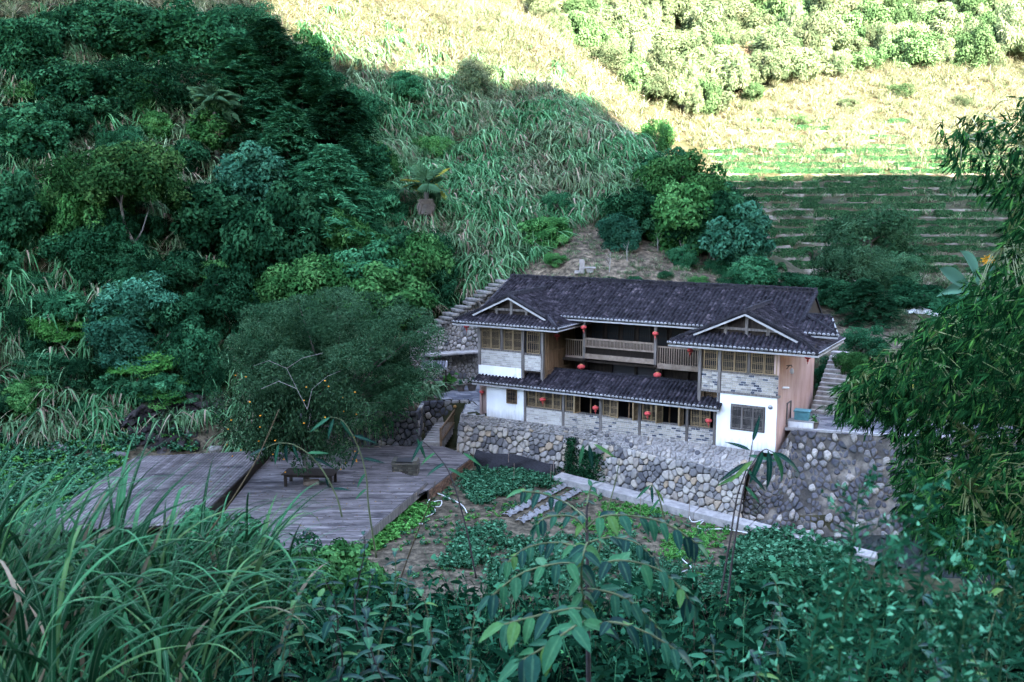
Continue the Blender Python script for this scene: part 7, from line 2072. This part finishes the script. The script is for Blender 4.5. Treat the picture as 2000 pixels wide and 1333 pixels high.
# feather-leaved young tree in the middle
q = random.Random(33); base = at(1150, 1340, 3.9); fe = tag(empty('sumac_seedling', base), 'young feather-leaved sapling with large drooping leaflets in the middle foreground', 'sapling')
o0 = Vector(base)
st = spline([at(1150, 1360, 3.9) - o0, at(1148, 1200, 3.9) - o0, at(1147, 1080, 3.95) - o0, at(1146, 1000, 4.0) - o0, at(1150, 975, 4.0) - o0]); b = MB(); b.tube(st, [.011 - .008 * i / len(st) for i in range(len(st))], 6); b.build('stem', M_STEMD, fe, True)
FR = [([(1148, 1060), (1190, 1050), (1240, 1060), (1275, 1090)], 7, 4.4, .9), ([(1148, 1150), (1200, 1160), (1250, 1190), (1285, 1230)], 7, 3.7, 1.0), ([(1147, 1075), (1090, 1060), (1030, 1070), (990, 1100)], 8, 4.2, .9), ([(1147, 1030), (1180, 1008), (1250, 1010), (1310, 1028), (1360, 1062)], 9, 3.8, 1.0), ([(1146, 1015), (1110, 985), (1060, 965), (1020, 960)], 7, 4.3, .85), ([(1146, 1040), (1120, 1010), (1070, 1010), (1050, 1025)], 5, 3.9, .8),
      ([(1147, 1060), (1140, 1080), (1135, 1130), (1140, 1180)], 6, 3.7, 1.1), ([(1148, 1110), (1100, 1100), (1020, 1120), (960, 1165)], 8, 3.6, 1.05), ([(1148, 1120), (1200, 1095), (1280, 1110), (1330, 1150), (1350, 1180)], 8, 3.6, 1.05),
      ([(1148, 1190), (1110, 1190), (1040, 1205), (985, 1220)], 6, 3.3, 1.25), ([(1148, 1210), (1120, 1225), (1070, 1260), (1020, 1290)], 6, 3.2, 1.35), ([(1149, 1230), (1190, 1215), (1260, 1235), (1320, 1270)], 6, 3.4, 1.15), ([(1146, 985), (1150, 965), (1155, 950)], 3, 4.0, .5)]
for path, nlf, Yd, sc_ in FR:
    P_ = spline([at(x, y, Yd if i else 3.9) - o0 for i, (x, y) in enumerate(path)]); b = MB(); b.tube(P_, .004, 5); fr = b.build('frond', M_STEM, fe, True)
    for k in range(nlf):
        t = .22 + .78 * k / max(1, nlf - 1); i = min(len(P_) - 2, int(t * (len(P_) - 1))); p = P_[i]; d = (P_[i + 1] - P_[i]).normalized(); sd = d.cross(Vector((0, -.4, 1))).normalized()
        for s in (1, -1): put_leaf(fr, 'leaflet', p, sd * s + d * q.uniform(.3, .8) + Vector((0, q.uniform(-.35, .35), q.uniform(-.7, -.05))), (0, -.35, 1), sc_ * q.uniform(.58, .86), q, 'leaflet')
    put_leaf(fr, 'leaflet', P_[-1], (P_[-1] - P_[-2]) + Vector((0, 0, -.002)), (0, -.3, 1), sc_ * .8, q, 'leaflet')
# slender bamboo shoots and canes
def cane(path, Yd, label, leaves, seed, mat=None, kind='bamb', sc_=1.0, rad=.007):
    q = random.Random(seed); P0 = at(*path[0], Yd); r = tag(empty('young_cane', P0), label, 'cane', 'thin canes in the foreground'); P_ = spline([at(x, y, Yd) - P0 for x, y in path]); b = MB(); b.tube(P_, [rad * (1 - .7 * i / len(P_)) for i in range(len(P_))], 6); b.build('stem', mat or M_STEM, r, True)
    for (x, y, dx, dy, s) in leaves:
        p = at(x, y, Yd) - P0; put_leaf(r, kind, p, (dx, q.uniform(-.3, .1), -dy), (0, -.8, .6), s * sc_, q)
cane([(735, 1090), (720, 990), (715, 930), (700, 875), (672, 825), (645, 815)], 6.5, 'bamboo shoot with a nodding tip before the deck', [(645, 815, -1, .6, 1), (652, 818, -.4, 1, .9), (665, 822, .6, .8, .9), (690, 850, 1, .3, 1), (708, 895, 1, .1, .9), (714, 925, -.7, .9, .8), (700, 880, -.5, 1, .8), (716, 955, -.8, .6, .7)], 1)
cane([(668, 1010), (655, 965), (620, 905), (580, 872), (545, 866), (520, 875)], 6.8, 'arching bamboo shoot crossing the deck table', [(520, 875, -1, .4, .9), (545, 868, -.3, 1, .9), (560, 868, -.2, 1, 1), (572, 870, .3, 1, .8), (600, 885, 1, -.1, .9), (612, 895, .9, .3, .9), (636, 930, .2, 1, .6), (648, 955, 1, -.1, .7)], 2)
cane([(930, 1130), (910, 1030), (880, 930), (850, 885), (820, 858)], 6.6, 'dark twig rising at the deck corner', [(875, 915, .9, .3, .9), (870, 905, -1, .4, .9), (850, 885, -.9, .5, .8), (905, 885, 1, .6, .9), (925, 890, .4, 1, 1), (826, 860, -.6, 1, 1), (815, 858, .5, 1, .9)], 3, M_STEMD)
cane([(1408, 1160), (1425, 1060), (1440, 970), (1462, 905), (1470, 862)], 5.6, 'left one of two tall canes before the right wing', [(1470, 862, .2, -1, .9), (1465, 880, -.8, -.4, .8), (1462, 890, 1, .1, .9), (1458, 905, -.9, .4, 1), (1450, 925, -1, .5, .9), (1455, 915, .8, .6, .9)], 4, M_STEMD, sc_=1.05)
cane([(1420, 1180), (1432, 1080), (1448, 980), (1462, 920), (1490, 880), (1510, 884)], 5.4, 'right one of two tall canes, topped by broad leaves', [(1490, 880, -.3, 1, 1.3), (1500, 880, .15, 1, 1.4), (1508, 882, .7, .9, 1.4), (1512, 884, 1, .45, 1.3), (1470, 900, -.9, .7, 1), (1462, 925, .9, .8, .9), (1455, 950, .9, .9, .8)], 5, M_STEMD, 'bamb', 1.0)
cane([(1170, 1080), (1180, 1020), (1200, 950), (1210, 900)], 6.5, 'thin stem beside the ivy with three hanging leaves', [(1140, 868, -.2, 1, 1), (1150, 868, .2, 1, 1.1), (1160, 868, 1, .5, 1)], 6)
cane([(1300, 1040), (1292, 990), (1280, 955), (1270, 948)], 6.6, 'short nodding cane at the garden edge', [(1270, 948, -.8, .7, .8), (1272, 948, .1, 1, .8), (1280, 955, .7, .8, .7), (1288, 975, -.7, .8, .7)], 7)
cane([(340, 1130), (430, 1010), (500, 900), (545, 800)], 5.0, 'dry straw stalk slanting across the deck', [], 8, ML['straw'], rad=.006)
cane([(760, 1200), (800, 1080), (840, 980), (850, 940)], 5.8, 'pale dry stalk leaning in the middle', [], 9, ML['straw'], rad=.005)
# opposite-leaved herbs in the middle and at the right
def herb(px, py, Yd, h, label, seed, kind='pair', nn=7, lean=0.0, dark=True):
    q = random.Random(seed); P0 = at(px, py, Yd); r = tag(empty('leafy_herb', P0 + Vector((0, 0, -h))), label, 'herb', 'leafy herbs on the bank'); P_ = [Vector((lean * t * t + .03 * math.sin(t * 5 + seed), .04 * math.cos(t * 4 + seed), h * t)) for t in [i / 8 for i in range(9)]]
    b = MB(); b.tube(P_, [.006 - .0005 * i for i in range(9)], 5); b.build('stem', M_STEMD if dark else M_STEM, r, True)
    for k in range(nn):
        t = .3 + .7 * k / (nn - 1); i = min(7, int(t * 8)); p = P_[i].lerp(P_[i + 1], t * 8 - i); a = k * 1.57 + q.uniform(-.3, .3)
        for s in (0, math.pi): put_leaf(r, kind, p, (math.cos(a + s), math.sin(a + s), q.uniform(-.1, .5)), (0, 0, 1), q.uniform(.7, 1.15) * (1.15 - .4 * t), q)
HB = [(700, 1040, 5.2), (745, 1075, 5.0), (650, 1065, 5.4), (790, 1110, 4.8), (720, 1120, 4.6), (600, 1100, 5.0), (560, 1040, 6.0), (835, 1150, 4.4), (655, 1160, 4.2), (900, 1190, 4.0), (760, 1190, 3.8), (560, 1180, 4.2), (1480, 1190, 4.2), (1540, 1120, 4.6), (1580, 1230, 3.8), (1400, 1240, 3.8), (1850, 1160, 3.6), (1930, 1120, 3.8), (1680, 1290, 3.4), (1480, 1290, 3.4), (1820, 1260, 3.2), (1950, 1250, 3.3)]
HW = ['beside the bamboo shoot', 'right of the bamboo shoot', 'left of the bamboo shoot', 'before the garden weeds', 'below the bamboo shoot', 'under the arching shoot', 'at the edge of the tall grass', 'left of the feather-leaved sapling', 'low beside the tall grass', 'nearest the sapling on its left', 'low in the middle left', 'in front of the tall grass end', 'right of the two canes', 'under the path end', 'at the bottom right of the canes', 'between sapling and canes', 'under the bamboo mass', 'in the right corner under bamboo', 'low at the bottom right', 'low at the bottom below the canes', 'among the pale weeds', 'at the right picture edge']
for i, (x, y, Yd) in enumerate(HB):
    herb(x, y, Yd, .55 + .25 * ((i * 7) % 5) / 5, 'opposite-leaved green herb ' + HW[i], 60 + i, 'pair' if i % 3 else 'small', 8, lean=.1 * math.sin(i * 2.3), dark=i % 2 == 0)
# tall pale weeds at the right, close and soft
M_WEED = mat_leaf('pale_weed_leaf', [(.002, .028, .013), (.012, .085, .042), (.10, .32, .19)], trans=.3, objvar=.2)
M_WSTEM = mat_surf('weed_stem', [(.012, .045, .020), (.022, .07, .03)], scale=6, rough=.7, bump=.1)
def weed(px, py, Yd, h, label, seed):
    rg = np.random.default_rng(seed); P0 = at(px, py, Yd); r = tag(empty('tall_weed', P0 + Vector((0, 0, -h))), label, 'weed', 'pale weeds at the camera')
    b = MB(); b.tube([(0, 0, -.3), (.02, 0, h * .5), (.05, 0, h)], [.0045, .0035, .0015], 5); tips = []
    for k in range(16):
        t = .45 + .55 * k / 16; a = rg.random() * 6.283; l = .17 * (1.15 - t) + .04; s = np.array([.05 * t, 0, h * t]); e = s + np.array([math.cos(a) * l, math.sin(a) * l, l * .9]); b.tube([tuple(s), tuple(e)], [.0018, .0008], 4, cap=False); tips.append((s, e))
    b.build('stem', M_WSTEM, r)
    n1 = 130; t = rg.random(n1) ** .8; a = rg.random(n1) * 6.283; pos = np.stack([.05 * t, 0 * t, h * t], 1); ax = np.stack([np.cos(a), np.sin(a), rg.uniform(-.2, .9, n1)], 1)
    V1, F1 = long_leaves(pos, ax, np.array([0, 0, 1.0]) + rg.normal(0, .3, (n1, 3)), .085 * (1.2 - .6 * t) * rg.uniform(.6, 1.2, n1), .013 * rg.uniform(.7, 1.3, n1))
    n2 = 190; k = rg.integers(0, 16, n2); u = rg.uniform(.3, 1.05, n2)[:, None]; S0 = np.array([x[0] for x in tips])[k]; E0 = np.array([x[1] for x in tips])[k]; pos = S0 + (E0 - S0) * u + rg.normal(0, .006, (n2, 3)); ax = rg.normal(0, 1, (n2, 3)) + np.array([0, 0, .6])
    V2, F2 = long_leaves(pos, ax, rg.normal(0, 1, (n2, 3)), .024 * rg.uniform(.6, 1.3, n2), .011 * rg.uniform(.7, 1.3, n2))
    link('foliage', mesh_np('foliage', np.concatenate([V1, V2]), np.concatenate([F1, F2 + len(V1)]), {'rnd': np.concatenate([np.repeat(rg.uniform(0, .45, n1), 6), np.repeat(rg.random(n2) ** 1.5, 6)])}), M_WEED, r)
for i, (x, y, Yd, h, lab) in enumerate([(1645, 945, 2.7, .85, 'tall pale weed before the dark rubble wall'), (1785, 940, 2.5, .95, 'tallest pale weed in front of the bamboo mass'), (1690, 1060, 2.4, .75, 'pale weed between the two tallest ones'), (1890, 1040, 2.8, .7, 'pale weed below the bamboo leaves'), (1600, 1080, 2.9, .7, 'pale weed before the end of the path'), (1960, 1060, 2.7, .7, 'pale weed at the right picture edge'), (1560, 1200, 2.6, .6, 'low pale weed left of the tall ones'), (1850, 1180, 2.3, .6, 'low pale weed right of the tallest one')]): weed(x, y, Yd, h, lab, 700 + i)
# bushes lower down the bank that hide the near edge of the deck
for i, (x, yt, Yd, w, h, kd, lf, lab) in enumerate([
    (330, 1010, 27, 2.6, 2.9, 'broad1', 'teal', 'leafy bank bush behind the tall grass'), (430, 1035, 29, 2.6, 2.7, 'vine1', 'teal', 'bank bush covering the left front corner of the deck'), (520, 1050, 30, 2.4, 2.6, 'broad0', 'mid', 'green bank bush before the middle of the deck'),
    (600, 1040, 31, 2.3, 2.5, 'broad2', 'teal', 'bank bush below the arching bamboo shoot'), (680, 1060, 31, 2.2, 2.3, 'vine0', 'mid', 'bank bush below the nodding bamboo shoot'), (745, 1110, 31, 1.7, 1.8, 'broad1', 'teal', 'bank bush at the near deck corner'),
    (1520, 1130, 30, 2.2, 2.0, 'vine1', 'dark', 'dark bank bush right of the tall canes'), (1660, 1130, 28, 2.4, 2.2, 'broad2', 'dark', 'dark bank bush below the rubble wall')]):
    p = at(x, yt, Yd); g = tz(p.x, p.y); plant('bank_bush', kd, lf, (p.x, p.y, g - .2), w * 1.75, max(1.0, p.z - g + .2) * 1.3, lab, 'bush', 'bushes on the camera bank')
# ------------------------------------------------------------------ tangle of grass and small leaves on the bank
MG_BANK = mat_grass('bank_grass', [(.0006, .009, .004), (.004, .036, .016), (.045, .17, .075)], [(.05, .032, .026), (.09, .062, .048), (.16, .12, .095)], patch=.1, pscale=.6)
MB_LEAF = mat_leaf('bank_leaf', [(.0004, .003, .002), (.001, .009, .005), (.005, .036, .018), (.035, .14, .05)], objvar=.5, spec=0.0, rough=.6)
MB_LEAF2 = mat_leaf('tall_weed_leaf', [(.0015, .014, .007), (.007, .050, .026), (.032, .13, .07)], objvar=.4, spec=0.0, rough=.6)
bm_ = [tussock('bank_grass', 300 + i, 24, .72, .0085, .10, (50, 88), (15, 100), dry=.14, mat=MG_BANK, seg=6, skew=2.2) for i in range(4)]
bm_ += [herb_mesh(650 + i, .48, 60, .085, .038, .15, MB_LEAF, stems=6, fancy=True, skew=2.6) for i in range(3)] + [herb_mesh(655 + i, .6, 36, .12, .07, .17, MB_LEAF, stems=5, fancy=True, skew=2.6) for i in range(2)]
bm_ += [herb_mesh(660 + i, 1.0, 60, .10, .032, .12, MB_LEAF2, stems=3, fancy=True, skew=2.2) for i in range(2)] + [tussock('bank_grass', 320 + i, 9, 1.15, .007, .07, (70, 89), (5, 60), dry=.3, mat=MG_BANK, seg=6, skew=2.2) for i in range(2)]
rgb = np.random.default_rng(91)
def bank_pts(n, Y0, Y1, pw):
    Y = Y0 + (Y1 - Y0) * rgb.random(n) ** pw; X = rgb.uniform(-1, 1, n) * (Y * .62 + .6); return np.stack([X, Y, tz_many(X, Y) - .03], 1)
P = np.concatenate([bank_pts(2600, 2.0, 8, .8), bank_pts(3400, 7, 19, .9), bank_pts(3200, 18, 44, .9)])
px, py, d_ = project(P); k = ~((P[:, 1] > 36) & (P[:, 2] < -2.8)); P = P[k]; n = len(P)
idx = rgb.choice(13, n, p=[.11, .11, .11, .11, .09, .09, .08, .06, .06, .05, .05, .04, .04]); rot = np.zeros((n, 3)); rot[:, 2] = rgb.random(n) * 6.283; rot[:, 0] = rgb.normal(0, .12, n); rot[:, 1] = rgb.normal(0, .12, n)
scl = rgb.uniform(.7, 1.35, n) * np.interp(P[:, 1], [2, 6, 12, 18, 26, 44], [.75, 1.0, 1.2, 1.1, 1.0, 1.2]); idx = np.where((P[:, 1] > 14) & (idx > 8), idx - 9, idx)
scatter('bank_undergrowth', P, rot, scl, idx, bm_, 'tangled grass and small leafy weeds covering the bank at the camera', 'undergrowth')

# ------------------------------------------------------------------ leaves and litter lying on the decks
rgl = np.random.default_rng(140); V = []; n_ = 0
cand = []
while len(cand) < 420:
    x, y = rgl.uniform(300, 900), rgl.uniform(872, 1060); z = Z3 if x < 470 else Z1
    p = at_z(x, y, z)
    ok = inpoly(np.array([p.x]), np.array([p.y]), d1)[0] if z == Z1 else (Vector((p.x, p.y, 0)) - Vector((pa.x, pa.y, 0))).dot(perp) > .2
    if ok: cand.append((p.x, p.y, z + .012))
cand = np.array(cand); nl_ = len(cand); a_ = rgl.random(nl_) * 6.283
Vl = leaf_arrays(cand, np.stack([np.cos(a_), np.sin(a_), 0 * a_ + .05], 1), np.array([0, 0, 1.0]) + rgl.normal(0, .25, (nl_, 3)), rgl.uniform(.07, .16, nl_), rgl.uniform(.05, .09, nl_), -.1)
tag(link('fallen_leaves', mesh_np('fallen_leaves', Vl, leaf_faces(nl_), {'rnd': np.repeat(rgl.random(nl_), 4)}), mat_leaf('dead_leaf_litter', [(.03, .018, .010), (.09, .05, .025), (.2, .13, .06)], trans=0)), 'brown and yellow leaves scattered over the deck boards', 'leaves', kind='stuff')
